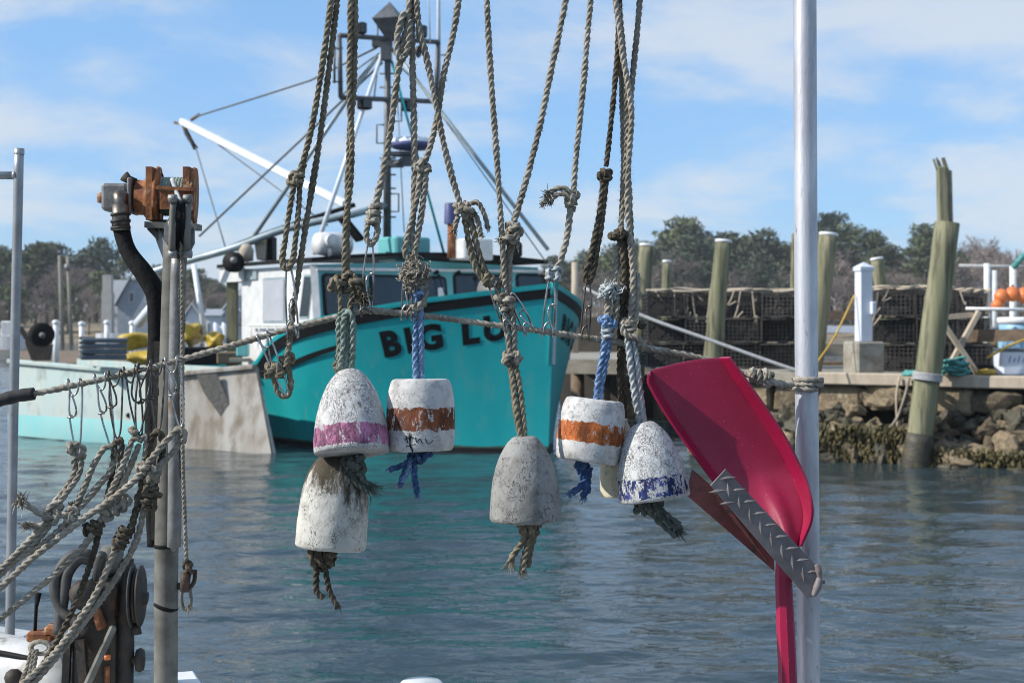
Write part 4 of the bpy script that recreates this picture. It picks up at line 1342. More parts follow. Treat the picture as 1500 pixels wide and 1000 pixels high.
def b_of(px, t):
    """near-side offset of a photo column on the plane t metres aft"""
    k = (px - 750) / F
    o = STEM - HD * t
    return (k * o.y - o.x) / (SB.x - k * SB.y)
def t_of(px, b):
    k = (px - 750) / F
    o = STEM + SB * b
    return (k * o.y - o.x) / (-HD.x + k * HD.y)
def rrect(w, h, r, n=4):
    pts = []
    for cx, cy, a0 in ((w - r, h - r, 0), (-w + r, h - r, 90), (-w + r, -h + r, 180), (w - r, -h + r, 270)):
        for i in range(n + 1):
            a = R(a0 + 90 * i / n)
            pts.append((cx + r * math.cos(a), cy + r * math.sin(a)))
    return pts
def windshield(px0, px1, z0=1.80, z1=2.33, gl='glass_dark', inner=None):
    b0, b1 = b_of(px0, T0 + .1), b_of(px1, T0 + .1)
    bc, hw = (b0 + b1) / 2, abs(b0 - b1) / 2
    zc, hz = (z0 + z1) / 2, (z1 - z0) / 2
    def at(u, w): 
        z = zc + w
        return B(T0 + rk * (z - ZF) / (ZT - ZF), bc - u, z)
    fo = add('window', prism([at(u, w) + HD * .028 for u, w in rrect(hw + .035, hz + .035, .07)], -HD * .03), MT['black_trim'], boat, smooth=False)
    add('pane', prism([at(u, w) + HD * .034 for u, w in rrect(hw, hz, .05)], -HD * .02), MT[gl], fo, smooth=False)
    if inner:
        add('paper', prism([at(u, w) + HD * .036 for u, w in ((hw * .15, -hz * .75), (hw * .75, -hz * .75), (hw * .82, hz * .5), (hw * .2, hz * .5))], -HD * .004), MT['cap_white'], fo, smooth=False)
windshield(476, 534)
windshield(545, 612)
windshield(624, 652, inner=True)
windshield(668, 735, 1.86, 2.38)
windshield(760, 798, 1.9, 2.40)
def side_window(px0, px1, px0b, px1b, z0, z1, gl):
    tt = [t_of(px0, CB), t_of(px1, CB), t_of(px1b, CB), t_of(px0b, CB)]
    poly = [B(tt[0], CB, z1), B(tt[1], CB, z1), B(tt[2], CB, z0), B(tt[3], CB, z0)]
    c = sum(poly, Vector()) / 4
    fr = add('window', prism([c + (p - c) * 1.12 + SB * .012 for p in poly], -SB * .02), MT['steel_pipe'], boat, smooth=False)
    add('pane', prism([p + SB * .020 for p in poly], -SB * .02), MT[gl], fr, smooth=False)
side_window(388, 417, 388, 417, 1.72, 2.30, 'glass_pale')
side_window(447, 458, 440, 452, 1.78, 2.32, 'glass_dark')
for px in (510, 640, 700):
    q0 = B(T0 + .10, b_of(px, T0 + .1), 2.36) + HD * .05
    add('wiper', join(cyl(q0, q0 + Vector((.10, -.02, -.30)), .008, None, 5), cbox(q0, (.05, .05, .05))), MT['black_trim'], boat, smooth=False)
add('vent', cbox(B(T1 - .35, CB + .012, 2.38), (.03, .30, .12), Matrix.Rotation(PH, 3, 'Z') @ Matrix.Rotation(R(90), 3, 'Z') @ Matrix.Rotation(R(90), 3, 'Z')), MT['steel_pipe'], boat, smooth=False)
add('window_sill', beam(B(T0 + .05, CB + .0, 1.76) + HD * .02, B(T0 + .05, -CB, 1.76) + HD * .02, .03, .05), MT['teal'], boat, smooth=False)
add('eave_strip', beam(B(T0 + rk - .02, CB, ZT - .06) + HD * .02, B(T0 + rk - .02, -CB, ZT + .0) + HD * .02, .03, .04), MT['white_paint'], boat, smooth=False)
add('corner_trim', beam(B(T0 + .02, CB + .01, ZF), B(T0 + rk + .02, CB + .01, ZT), .10, .05), MT['white_paint'], boat, smooth=False)
add('aft_post', beam(B(5.15, 1.9, .7), B(5.15, 1.9, ZT), .15, .15), MT['wood_pile'], boat, smooth=False)
add('grab_rail', tube([B(t_of(x, CB), CB + .09, 1.66) for x in (372, 400, 430, 455)], .018, 8), MT['cap_white'], boat)
for x in (376, 388, 400, 412, 424, 436, 448):
    add('rail_stanchion', cyl(B(t_of(x, CB), CB + .09, 1.40), B(t_of(x, CB), CB + .09, 1.66), .012, .012, 6), MT['cap_white'], boat)
for px, py in ((672, 386), (640, 388)):
    add('deck_light', cyl(B(T0 + .16, b_of(px, T0 + .1), 2.42), B(T0 + .09, b_of(px, T0 + .1), 2.42), .035, .035, 10), MT['black_trim'], boat)

# mast, light frame and rigging (all stand on the wheelhouse roof)
MD = 21.25
mast0, mast1 = P(567, 366, MD), P(568, 52, MD)
add('mast', cyl(mast0, mast1, .062, .045, 12), MT['mast'], boat)
dl_ = MD - 0.62; dr_ = MD + .62
def fr_pt(px, py):
    k = (px - 568) / 148.0
    return P(px, py, MD + k * 1.5)
TLc, TRc, BLc, BRc = fr_pt(497, 52), fr_pt(642, 62), fr_pt(499, 143), fr_pt(638, 149)
lf = add('light_frame', join(cyl(TLc, TRc, .038, None, 8), cyl(BLc, BRc, .038, None, 8), cyl(TLc, BLc, .036, None, 8), cyl(TRc, BRc, .036, None, 8)), MT['mast'], boat)
for px, y0, y1, r in ((490, 68, 122, .02), (643, 78, 120, .022)):
    add('side_bar', join(cyl(fr_pt(px, y0), fr_pt(px, y1), r, None, 6), cyl(fr_pt(px - 3, y0 + 3), fr_pt(px + 12, y0 + 3), .012, None, 6), cyl(fr_pt(px - 3, y1 - 2), fr_pt(px + 12, y1 - 2), .012, None, 6)), MT['mast'], lf)
add('whip_antenna', cyl(fr_pt(643, 160), fr_pt(642, -190), .034, .02, 8), MT['boom_white'], boat)
def lamp(px, py, w, h):
    c = fr_pt(px, py)
    o = add('flood_lamp', cbox(c, (w, .16, h), Matrix.Rotation(.7, 3, 'Z'), .02), MT['black_trim'], boat, smooth=False)
    add('lens', cbox(c + HD * .085, (w * .8, .01, h * .8), Matrix.Rotation(PH, 3, 'Z')), MT['glass_dark'], o, smooth=False)
lamp(529, 42, .11, .17); lamp(617, 47, .13, .19)
lamp(534, 153, .19, .15); lamp(598, 156, .19, .15)
c = P(571, 30, MD - .05); s_ = .29
oct_v = [c + Vector((s_, 0, 0)), c + Vector((0, -s_, 0)), c + Vector((-s_, 0, 0)), c + Vector((0, s_, 0)), c + Vector((0, 0, s_ * .95)), c + Vector((0, 0, -s_ * 1.25))]
oct_v = [c + Matrix.Rotation(.5, 3, 'Z') @ (p - c) for p in oct_v]
add('radar_reflector', (np.array([tuple(p) for p in oct_v]), [(0, 1, 4), (1, 2, 4), (2, 3, 4), (3, 0, 4), (1, 0, 5), (2, 1, 5), (3, 2, 5), (0, 3, 5)]), MT['mast'], boat, smooth=False)
add('reflector_stay', join(cyl(P(553, 36, MD), P(553, 70, MD), .015, None, 6), cyl(P(571, 48, MD), P(568, 62, MD), .03, None, 6)), MT['mast'], boat)
# radar scanner on its shelf
c = P(603, 212, MD - .3)
add('radar_scanner', lathe([(0, -.07), (.22, -.065), (.30, -.02), (.31, .03), (.26, .09), (0, .10)], 24, c), MT['boom_white'], boat)
add('radar_band', lathe([(.312, -.03), (.318, 0), (.312, .02), (.29, -.05), (.24, -.068), (0, -.075)], 24, c), MT['blue_cap'], boat)
add('radar_shelf', join(cbox(P(590, 226, MD - .2), (.34, .3, .05)), beam(P(567, 245, MD), P(600, 228, MD - .25), .04, .04)), MT['mast'], boat, smooth=False)
for y0, y1, x0, x1, nm in ((183, 210, 552, 566, 'step_loop'), (140, 178, 570, 588, 'step_loop'), (284, 310, 569, 584, 'step_loop')):
    add(nm, tube([P(x0 if x0 > 568 else x1, y0, MD), P(x1 if x0 > 568 else x0, y0, MD), P(x1 if x0 > 568 else x0, y1, MD), P(x0 if x0 > 568 else x1, y1, MD)], .014, 6), MT['mast'], boat)
add('mast_head', join(cbox(P(566, 72, MD), (.16, .14, .34)), cbox(P(560, 64, MD), (.30, .12, .10))), MT['mast'], boat, smooth=False)
for py in (108, 128, 232, 256, 276, 318):
    add('rung', cyl(P(556, py, MD), P(580, py, MD), .014, None, 6), MT['mast'], boat)
add('radar_bracket', join(cbox(P(580, 240, MD), (.22, .2, .10)), cbox(P(596, 236, MD - .2), (.14, .2, .14))), MT['mast'], boat, smooth=False)
add('vhf_antenna', cyl(P(630, 62, MD), P(626, -60, MD), .014, .008, 6), MT['boom_white'], boat)
for (xa, ya, xb, yb) in ((553, 84, 500, 142), (556, 78, 508, 112), (580, 92, 636, 146), (553, 100, 548, 144)):
    add('brace_wire', cyl(P(xa, ya, MD), P(xb, yb, MD), .012, None, 5), MT['stay'], boat)
add('horn', join(lathe([(.03, 0), (.04, .1), (.10, .2)], 12, P(597, 72, MD), (1, -.4, -.3))), MT['mast'], boat)
# raised spars and stays
tip = P(266, 178, 25.6)
add('boom', beam(P(512, 302, 21.6), tip, .12, .12, bev=.02), MT['boom_white'], boat, smooth=False)
add('boom_tip', join(beam(P(284, 185, 25.4), P(257, 180, 25.7), .08, .05), cyl(P(280, 176, 25.4), P(292, 168, 25.3), .03, None, 6)), MT['wood_brown'], boat, smooth=False)
add('boom_shackle', tube([P(268, 182, 25.6), P(274, 196, 25.6), P(282, 210, 25.5), P(287, 218, 25.5)], [.03, .05, .04, .05], 6), MT['dark_iron'], boat)
add('topping_lift', tube([P(284, 172, 25.4), P(380, 142, 23.5), P(455, 118, 22.3), P(552, 70, MD)], .016, 6), MT['stay'], boat)
add('roof_pipe', tube([P(196, 408, 21.5), P(262, 386, 21.3), P(340, 364, 21.0), P(420, 335, 20.9), P(520, 313, 20.9), P(566, 300, MD)], .055, 10, .2), MT['steel_pipe'], boat)
add('roof_pipe', tube([P(300, 378, 21.6), P(368, 350, 21.4), P(430, 328, 21.3), P(520, 300, 21.2)], .035, 8, .2), MT['black_trim'], boat)
add('stay', cyl(P(553, 82, MD), P(372, 346, 21.6), .034, .034, 8), MT['steel_pipe'], boat)
add('stay', cyl(P(560, 78, MD), P(460, 372, 20.2), .030, .034, 8), MT['boom_white'], boat)
add('stay', cyl(P(575, 72, MD), P(803, 366, 20.8), .030, .030, 8), MT['steel_pipe'], boat)
add('stay', cyl(P(585, 82, MD), P(800, 384, 20.2), .010, .010, 5), MT['stay'], boat)
add('stay', cyl(P(574, 90, MD), P(650, 370, 21.0), .022, .022, 6), MT['teal'], boat)
add('stay', cyl(P(560, 92, MD), P(292, 346, 23.0), .018, .018, 6), MT['stay'], boat)
add('stay', cyl(P(286, 214, 25.5), P(330, 362, 22.0), .012, .012, 5), MT['stay'], boat)
add('stay', cyl(P(320, 212, 24.8), P(480, 330, 21.4), .012, .012, 5), MT['stay'], boat)
add('stay', cyl(P(284, 388, 21.8), P(300, 490, 21.5), .04, .045, 8), MT['boom_white'], boat)
add('stay', cyl(P(580, 100, MD), P(592, 340, 21.1), .008, .008, 5), MT['stay'], boat)
# roof gear
add('roof_locker', cbox(P(592, 366, 20.9) + Vector((0, 0, 0)), (.62, .5, .36), Matrix.Rotation(PH, 3, 'Z'), .03), MT['teal_pale'], boat, smooth=False)
add('life_raft', lathe([(0, -.26), (.15, -.25), (.17, -.1), (.17, .1), (.15, .25), (0, .26)], 16, P(487, 358, 19.8), SB), MT['white_paint'], boat)
add('search_light', join(lathe([(0, -.09), (.07, -.08), (.095, .06), (.095, .09), (0, .07)], 16, P(483, 353, 19.6), HD), cyl(P(483, 360, 19.6), P(483, 378, 19.6), .03, None, 8)), MT['white_paint'], boat)
add('raised_hatch', beam(P(500, 318, 20.4), P(528, 352, 20.5), .35, .06), MT['black_trim'], boat, smooth=False)
add('roof_box', cbox(P(690, 366, 20.6), (.52, .4, .30), Matrix.Rotation(PH, 3, 'Z'), .02), MT['white_paint'], boat, smooth=False)
add('roof_box', cbox(P(756, 366, 20.9), (.18, .18, .20), None, .02), MT['black_trim'], boat, smooth=False)
es = add('exhaust_stack', cyl(P(662, 378, 20.5), P(662, 318, 20.5), .07, .065, 14), MT['rust'], boat)
add('stack_bucket', lathe([(.095, 0), (.085, .28), (.075, .30), (0, .30)], 20, P(660, 328, 20.5)), MT['blue_cap'], es)
add('roof_crate', prism([P(371, 346, 21.0), P(390, 343, 21.0), P(388, 380, 21.0), P(376, 380, 21.0)], (0, .4, 0)), MT['wood_pale'], boat, smooth=False)
add('roof_crate', prism([P(391, 346, 21.1), P(399, 346, 21.1), P(399, 380, 21.1), P(391, 380, 21.1)], (0, .4, 0)), MT['black_trim'], boat, smooth=False)
add('tool_bag', lathe([(0, -.12), (.10, -.10), (.11, .06), (.06, .14), (0, .15)], 14, P(361, 372, 20.9)), MT['wood_pale'], boat)
hl = add('pot_hauler', lathe([(0, -.06), (.15, -.06), (.15, -.02), (.09, 0), (.15, .02), (.15, .06), (0, .06)], 20, P(342, 384, 20.8), (-.3, -1, 0)), MT['black_trim'], boat)
add('hub', lathe([(0, -.02), (.05, -.02), (.04, .05), (0, .05)], 12, P(343, 381, 20.7), (-.3, -1, 0)), MT['cast'], hl)
add('hauler_arm', beam(P(342, 384, 20.9), P(356, 362, 21.0), .06, .06), MT['steel_pipe'], boat, smooth=False)

# ================================================================== aqua skiff with grey bow plate
SK = lambda px, py, d_: P(px, py, d_)
sk = empty('work_skiff', P(200, 655, 19.3), 'pale aqua square ended work skiff with scuffed grey end plate beside the teal boat', 'skiff')
nA = P(252, 655, 19.25); nA.z = -.3           # near corner
fA = P(14, 640, 21.4); fA.z = -.3             # far end of the long side
kA = P(404, 655, 18.25); kA.z = -.3           # outer corner of the grey plate
nT = P(246, 549, 19.2); fT = P(14, 529, 21.6); kT = P(374, 537, 18.75)
def patch(a, b, c, e, nu, nv, bulge, n):
    """bilinear patch a-b (bottom) e-c (top) with a little belly"""
    vs, fs = [], []
    for j in range(nv + 1):
        v_ = j / nv
        for i in range(nu + 1):
            u = i / nu
            p = a.lerp(b, u).lerp(e.lerp(c, u), v_) + n * bulge * math.sin(math.pi * v_) * math.sin(math.pi * u)
            vs.append(tuple(p))
    for j in range(nv):
        for i in range(nu):
            k = j * (nu + 1) + i
            fs.append((k, k + 1, k + nu + 2, k + nu + 1))
    return np.array(vs), fs
away = Vector((.25, 1, 0)).normalized()
def solid(a, b, c, e, th):
    return prism([a, b, c, e], away * th)
add('side_plank', patch(fA, nA, nT, fT, 16, 6, .05, Vector((0, -1, 0))), MT['aqua'], sk)
bw = .0
lo0, lo1 = fA.lerp(fT, .22), nA.lerp(nT, .22); hi0, hi1 = fA.lerp(fT, .44), nA.lerp(nT, .50)
add('boot_band', patch(lo0 + Vector((0, -.055, 0)), lo1 + Vector((0, -.03, 0)), hi1 + Vector((0, -.035, 0)), hi0 + Vector((0, -.07, 0)), 16, 2, .03, Vector((0, -1, 0))), MT['aqua_deep'], sk)
add('end_plate', patch(nA, kA, kT, nT, 8, 6, .03, Vector((0, -1, 0))), MT['putty'], sk)
dk = Vector((0, 0, -.10))
back0, backk = fT + Vector((.5, 1.7, 0)), kT + Vector((-.55, .55, -.02))
add('deck', prism([fT + dk, nT + dk, kT + dk, backk + dk, back0 + dk], (0, 0, -.05)), MT['grey_plastic'], sk, smooth=False)
lo = Vector((0, 0, -1.3))
add('back_plank', prism([backk, back0, back0 + lo, backk + lo], (0, .04, 0)), MT['aqua'], sk, smooth=False)
add('far_plank', prism([kT, backk, backk + lo, kA + Vector((0, .05, .1))], (.03, .03, 0)), MT['putty'], sk, smooth=False)
for a, b, mk in ((fT, nT, 'aqua'), (nT, kT, 'putty')):
    add('gunwale', beam(a, b, .12, .07, bev=.015), MT[mk], sk, smooth=False)
# diagonal shadow on the end plate, modelled as a thin dark slab
shadow_px = [(288, 549), (318, 547), (330, 575), (343, 606), (346, 626), (337, 626), (320, 604), (300, 576)]
add('shadow_slab', prism([P(x, y, 18.93 - (x - 290) / 60 * .16) for x, y in shadow_px], (0, -.03, 0)), MT['shadow_grey'], sk, smooth=False)
add('scupper', cyl(P(188, 608, 19.9), P(188, 608, 19.7), .035, .035, 10), MT['black_trim'], sk)

# gear on the skiff and on the boats behind it
o = empty('tray_stack', P(150, 528, 19.9), 'stack of blue grey plastic bait trays on the aqua skiff', 'trays')
for k in range(4):
    q = P(152 + k * .5, 523 - k * 8.2, 19.9)
    add('tray', cbox(q, (.62, .40, .066), Matrix.Rotation(.28, 3, 'Z'), .015), MT['grey_plastic'], o, smooth=False)
o = empty('tray_stack', P(122, 520, 20.3), 'stack of pale grey slatted trays left of the blue grey trays', 'trays')
for k in range(5):
    add('tray', cbox(P(128, 521 - k * 6.5, 20.3), (.22, .4, .045), Matrix.Rotation(.28, 3, 'Z'), .01), MT['galv'], o, smooth=False)
def bag(px0, px1, py0, py1, d_, label, seed):
    c = P((px0 + px1) / 2, (py0 + py1) / 2, d_)
    vv, ff = rock(seed, 3, .30, .9)
    w, h = (px1 - px0) / F * d_ / 2, (py1 - py0) / F * d_ / 2
    return solo('gear_bag', (vv * np.array([w, .28, h]) / .9 + np.array(tuple(c)), ff), MT['yellow'], label, 'bag', 'yellow gear bags')
bag(171, 232, 487, 512, 21.8, 'long yellow gear bag behind the trays on the skiff', 11)
bag(268, 296, 474, 506, 21.4, 'plump yellow bag right of the grey davit pole', 12)
bag(300, 330, 486, 512, 21.2, 'low yellow bag beside the white post', 13)
bag(190, 236, 515, 536, 21.0, 'dark yellow bag low behind the black hose', 14)
solo('gear_crate', cbox(P(290, 521, 20.9), (.62, .5, .26), Matrix.Rotation(.2, 3, 'Z'), .02), MT['black_trim'], 'black crate under the yellow bags', 'crate', smooth=False)
solo('gear_crate', cbox(P(336, 524, 20.6), (.36, .4, .18), Matrix.Rotation(.2, 3, 'Z'), .02), MT['wood_brown'], 'brown crate below the low yellow bag', 'crate', smooth=False)
solo('gear_crate', cbox(P(356, 512, 20.3), (.16, .2, .20), None, .02), MT['teal_pale'], 'pale teal tub beside the wheelhouse door', 'tub', smooth=False)
solo('plank', cbox(P(352, 527, 19.9), (.30, .2, .05), Matrix.Rotation(.2, 3, 'Z')), MT['wood_pale'], 'short pale plank at the corner of the wheelhouse', 'plank', smooth=False)
o = empty('net_hauler', P(60, 528, 21.0), 'black hauler with round drum standing at the far end of the aqua skiff', 'hauler')
add('drum', lathe([(0, -.1), (.16, -.1), (.18, -.06), (.11, -.03), (.11, .03), (.18, .06), (.16, .1), (0, .1)], 24, P(61, 490, 20.9), (.5, -1, 0)), MT['rubber'], o)
add('hub', lathe([(0, 0), (.045, 0), (.035, .04), (0, .04)], 12, P(62, 491, 20.78), (.5, -1, 0)), MT['cast'], o)
add('stand', prism([P(36, 500, 21.1), P(72, 505, 21.1), P(68, 528, 21.1), P(46, 528, 21.1)], (0, .2, 0)), MT['dark_iron'], o, smooth=False)
add('brace', beam(P(30, 480, 21.2), P(58, 526, 21.2), .06, .06), MT['dark_iron'], o, smooth=False)
for px, y0, y1, dd, lab in ((82, 474, 530, 23.5, 'white round headed dock post beside the black hauler'), (120, 476, 512, 24.5, 'white dock post left of the tray stack'),
                        (157, 474, 512, 24.5, 'white dock post behind the tray stack'), (194, 475, 520, 24.0, 'white dock post in front of the long yellow bag')):
    b, t = P(px, y1 + 14, dd), P(px, y0, dd)
    o = empty('dock_post', b, lab, 'post', 'white dock posts')
    add('shaft', cyl(b, t, .048, .046, 10), MT['cap_white'], o)
    add('cap', lathe([(.06, 0), (.065, .03), (.04, .06), (0, .065)], 12, t), MT['cap_white'], o)
solo('far_float', prism([P(20, 534, 24.5), P(250, 528, 24.5), P(250, 512, 28), P(20, 514, 29)], (0, 0, -.3)), MT['wood_brown'], 'low brown float carrying the white dock posts', 'float', smooth=False)
solo('tilted_boom', cyl(P(202, 474, 21.4), P(236, 434, 20.9), .075, .075, 12), MT['boom_white'], 'short white spar end slanting behind the black hose', 'spar')

# ================================================================== near boat and its uprights
D0 = 2.40
def Q(x, y, mm=0.0):
    """point in the plane of the hanging ropes, mm towards the viewer"""
    return P(x, y, D0 - mm / 1000.0)

DK = .66
deck_m = MT['white_paint']
MT['old_white'] = mat('grimy white fibreglass', (.56, .56, .54), (.42, .42, .40), 16, .5, bump=.3, bscale=60, c3=(.16, .14, .11), s3=14, cr3=(.56, .70))
nb = empty('near_boat', (0, 2.9, .3), 'white gunwale and washboard of the boat the gear hangs on, lower left', 'boat')
add('side_deck', prism([Vector((-2.6, 2.15, DK - .06)), Vector((2.0, 2.15, DK - .06)), Vector((2.0, 2.62, DK - .06)), Vector((-.75, 3.40, DK - .06)), Vector((-2.6, 3.5, DK - .06))], (0, 0, .05)), deck_m, nb, smooth=False)
add('hull_side', prism([Vector((2.0, 2.60, -.3)), Vector((-.75, 3.36, -.3)), Vector((-2.6, 3.46, -.3)), Vector((-2.6, 2.3, -.3)), Vector((2.0, 2.2, -.3))], (0, 0, DK + .235)), deck_m, nb, smooth=False)
add('coaming', tube([P(-90, 962, 3.45), P(-10, 972, 3.42), P(50, 985, 3.36), P(88, 1002, 3.30), P(92, 1030, 3.30)], [.075, .075, .075, .07, .06], 18, .05), MT['old_white'], nb)
add('cap_rail', beam(P(-80, 926, 3.5), P(44, 944, 3.5), .10, .05, bev=.012), MT['old_white'], nb, smooth=False)
add('bollard', lathe([(.045, -.36), (.045, -.03), (.052, -.012), (.040, 0.0), (0, .004)], 24, P(617, 997, 2.95)), deck_m, nb)
add('coaming_seam', tube([P(-90, 944, 3.37), P(-10, 954, 3.34), P(52, 966, 3.29)], .007, 8, .03), MT['black_trim'], nb)
for px, py in ((20, 1000), (58, 1004)):
    add('fitting', lathe([(0, -.02), (.022, -.018), (.02, .01), (0, .012)], 10, P(px, py - 8, 3.27), (.2, -1, .3)), MT['dark_iron'], nb)
add('cleat', cbox(P(270, 998, 2.85), (.055, .10, .02), Matrix.Rotation(.35, 3, 'Z'), .006), MT['cap_white'], nb, smooth=False)

# aluminium frame: right upright, overhead pipe, far upright
fr = empty('aluminium_frame', (P(1180, 0, 2.44).x, 2.44, DK), 'tall silver aluminium pole with rope tied round it, right of the shovel', 'pole')
zt = 2.52
add('upright', tube([P(1184.5, 1000, 2.44) + Vector((0, 0, -.45)), P(1184, 900, 2.44), P(1181, 480, 2.44), P(1179, 20, 2.44), P(1177, -280, 2.44)], .0197, 28, .02), MT['alu'], fr)
add('overhead_pipe', cyl((P(1177, 0, 2.44).x, 2.42, zt), (-1.45, 2.42, zt), .019, None, 20), MT['alu'], fr)
add('far_upright', cyl((-1.45, 2.42, zt + .02), (-1.45, 2.42, DK - .3), .019, None, 20), MT['alu'], fr)

# thin left stanchion with stub arm
o = empty('stanchion', P(16, 940, 3.45), 'thin grey stanchion with short side arm at the left', 'pole')
add('tube', tube([P(14, 960, 3.45), P(20, 600, 3.45), P(28, 219, 3.45)], .0115, 18, .05), MT['stanch'], o)
add('end_cap', lathe([(.0125, -.012), (.0125, .002), (0, .003)], 16, P(28, 219, 3.45)), MT['stanch'], o)
add('side_arm', cyl(P(-60, 257, 3.45), P(27, 257, 3.45), .0095, None, 14), MT['stanch'], o)
add('weld', tube([P(19, 257, 3.45), P(24, 257, 3.45)], [.010, .0135], 14), MT['stanch'], o)

# davit pole with winch
DV = 2.80
dv = empty('davit', P(246, 1000, DV), 'grey steel davit pole with two black bands standing behind the clips', 'davit')
add('pole', tube([P(243, 1000, DV) + Vector((0, 0, -.45)), P(244, 800, DV), P(250, 560, DV), P(257, 352, DV)], .0232, 26, .03), MT['galv'], dv)
add('gin_pole', tube([P(255, 800, DV - .04), P(256, 740, DV - .045), P(258, 480, DV - .05), P(261, 372, DV - .05)], .0135, 20, .03), MT['cast'], dv)
add('weld_toe', tube([P(254, 806, DV - .026), P(255, 790, DV - .034)], [.004, .0135], 14), MT['cast'], dv)
add('elbow', tube([P(256, 385, DV), P(258, 362, DV), P(264, 345, DV), P(275, 338, DV)], [.0232, .024, .022, .014], 20, .01), MT['cast'], dv)
for py in (798, 887):
    add('band', tube([P(244 + (800 - py) * .02, py + 3, DV), P(244, py - 2, DV)], .0246, 26), MT['rubber'], dv)
for py, r in ((734, .004), (858, .007)):
    add('bolt', cyl(P(260, py, DV), P(268, py, DV), r, None, 10), MT['dark_iron'], dv)
add('flat_bar', beam(P(231, 500, DV), P(226, 790, DV), .012, .010), MT['dark_iron'], dv, smooth=False)

wd = 2.92
def WP(x, y, mm=0): return P(x, y, wd - mm / 1000)
win = empty('winch', WP(245, 335), 'rusty orange winch drum with grey hydraulic motor on top of the davit', 'winch')
X = Vector((1, .13, -.03)).normalized()
pxm = wd / F                     # metres per photo pixel at the winch
add('motor', cbox(WP(172, 290), (38 * pxm, .055, 40 * pxm), None, .006), MT['cast'], win, smooth=False)
add('motor_end', cbox(WP(156, 288), (7 * pxm, .045, 30 * pxm), None, .004), MT['galv'], win, smooth=False)
add('shaft_nut', lathe([(0, -.012), (.010, -.011), (.012, .0), (.010, .008), (0, .01)], 8, WP(151, 290), X), MT['rust'], win)
for dy in (-13, 13):
    add('bolt', cyl(WP(153, 289 + dy), WP(159, 289 + dy), .006, None, 8), MT['dark_iron'], win)
add('motor_flange', cbox(WP(195, 288), (6 * pxm, .07, 52 * pxm), None, .003), MT['cast'], win, smooth=False)
add('fitting', tube([WP(198, 268, 10), WP(188, 263, 12), WP(182, 258, 12)], [.010, .009, .012], 10), MT['dark_iron'], win)
add('port_elbow', tube([WP(176, 290, 20), WP(176, 290, 42), WP(176, 296, 46), WP(177, 312, 46)], [.016, .016, .013, .012], 14, .006), MT['wire_rust'], win)
add('gearbox', lathe([(.028, 0), (.036, .004), (.036, .020), (.040, .022), (.046, .040), (.052, .046), (.052, .055)], 28, WP(197, 289), X), MT['rust'], win)
for cx, r in ((231, .060), (284, .058)):
    add('flange', lathe([(0, -.005), (r, -.005), (r + .002, 0), (r, .005), (0, .005)], 30, WP(cx, 288), X), MT['rust'], win)
    add('side_plate', prism([WP(cx - 4, 250, -20), WP(cx + 5, 250, -20), WP(cx + 5, 326, -20), WP(cx - 4, 326, -20)], (0, -.075, 0)), MT['rust'], win, smooth=False)
add('drum', cyl(WP(233, 290), WP(283, 290), .030, None, 24), MT['rust'], win)
wp = []
for i in range(9 * 22 + 1):
    a = 2 * math.pi * i / 22
    wp.append(WP(238 + 40 * i / (9 * 22), 288) + Vector((0, math.cos(a) * .036, math.sin(a) * .036)))
add('wound_cable', tube(wp, .0045, 6), MT['green'], win)
add('tie_bar', beam(WP(229, 275, 62), WP(286, 278, 62), .010, .007), MT['rust'], win, smooth=False)
add('guard_plate', prism([WP(234, 279, 60), WP(283, 281, 60), WP(283, 308, 60), WP(234, 306, 60)], (0, .004, 0)), MT['rust'], win, smooth=False)
add('base_bar', beam(WP(216, 330, 30), WP(292, 333, 30), .05, .012), MT['galv'], win, smooth=False)
add('bracket', beam(WP(220, 333, 20), WP(236, 350, 20), .02, .012), MT['galv'], win, smooth=False)
add('bracket', beam(WP(236, 330, 0), WP(252, 372, 60), .03, .03), MT['cast'], win, smooth=False)
add('cable_tail', tube([WP(252, 262, 45), WP(258, 280, 62), WP(264, 296, 120)], .0045, 8, .01), MT['pale'], win)

blk = empty('pulley_block', P(263, 370, DV - .06), 'grey pulley block with black sheave hung in front of the winch', 'block')
bd = DV - .07
def BP(x, y, mm=0): return P(x, y, bd - mm / 1000)
add('sheave', lathe([(0, -.009), (.050, -.009), (.053, -.006), (.046, 0), (.053, .006), (.050, .009), (0, .009)], 30, BP(265, 330), (1, .2, 0)), MT['rubber'], blk)
for sx, mm in ((-11, 12), (11, 0)):
    x = 264 + sx
    pl = [BP(x - 3, 372, mm + 26), BP(x - 3, 352, mm + 44), BP(x - 3, 316, mm + 40), BP(x - 3, 296, mm + 14), BP(x - 3, 296, mm - 14), BP(x - 3, 318, mm - 36), BP(x - 3, 352, mm - 40), BP(x - 3, 372, mm - 22)]
    add('cheek', prism(pl, (.0085, .002, 0)), MT['cast'], blk, smooth=False)
    add('strap', tube([BP(x - 1, 374, mm + 30), BP(x - 1, 350, mm + 42), BP(x, 312, mm + 34), BP(x + 2, 290, mm + 20)], .0065, 10, .008), MT['galv'], blk)
    for py in (291, 329, 372):
        add('bolt', cyl(BP(x - 6, py, mm + 34), BP(x + 6, py, mm + 34), .008, None, 8), MT['cast'], blk)
add('side_cheek', prism([BP(240, 330, 6), BP(252, 312, 6), BP(254, 344, 6), BP(247, 362, 6), BP(240, 352, 6)], (0, .01, 0)), MT['cast'], blk, smooth=False)
add('side_cheek', prism([BP(277, 318, 6), BP(284, 334, 6), BP(284, 356, 6), BP(277, 370, 6)], (0, .01, 0)), MT['cast'], blk, smooth=False)

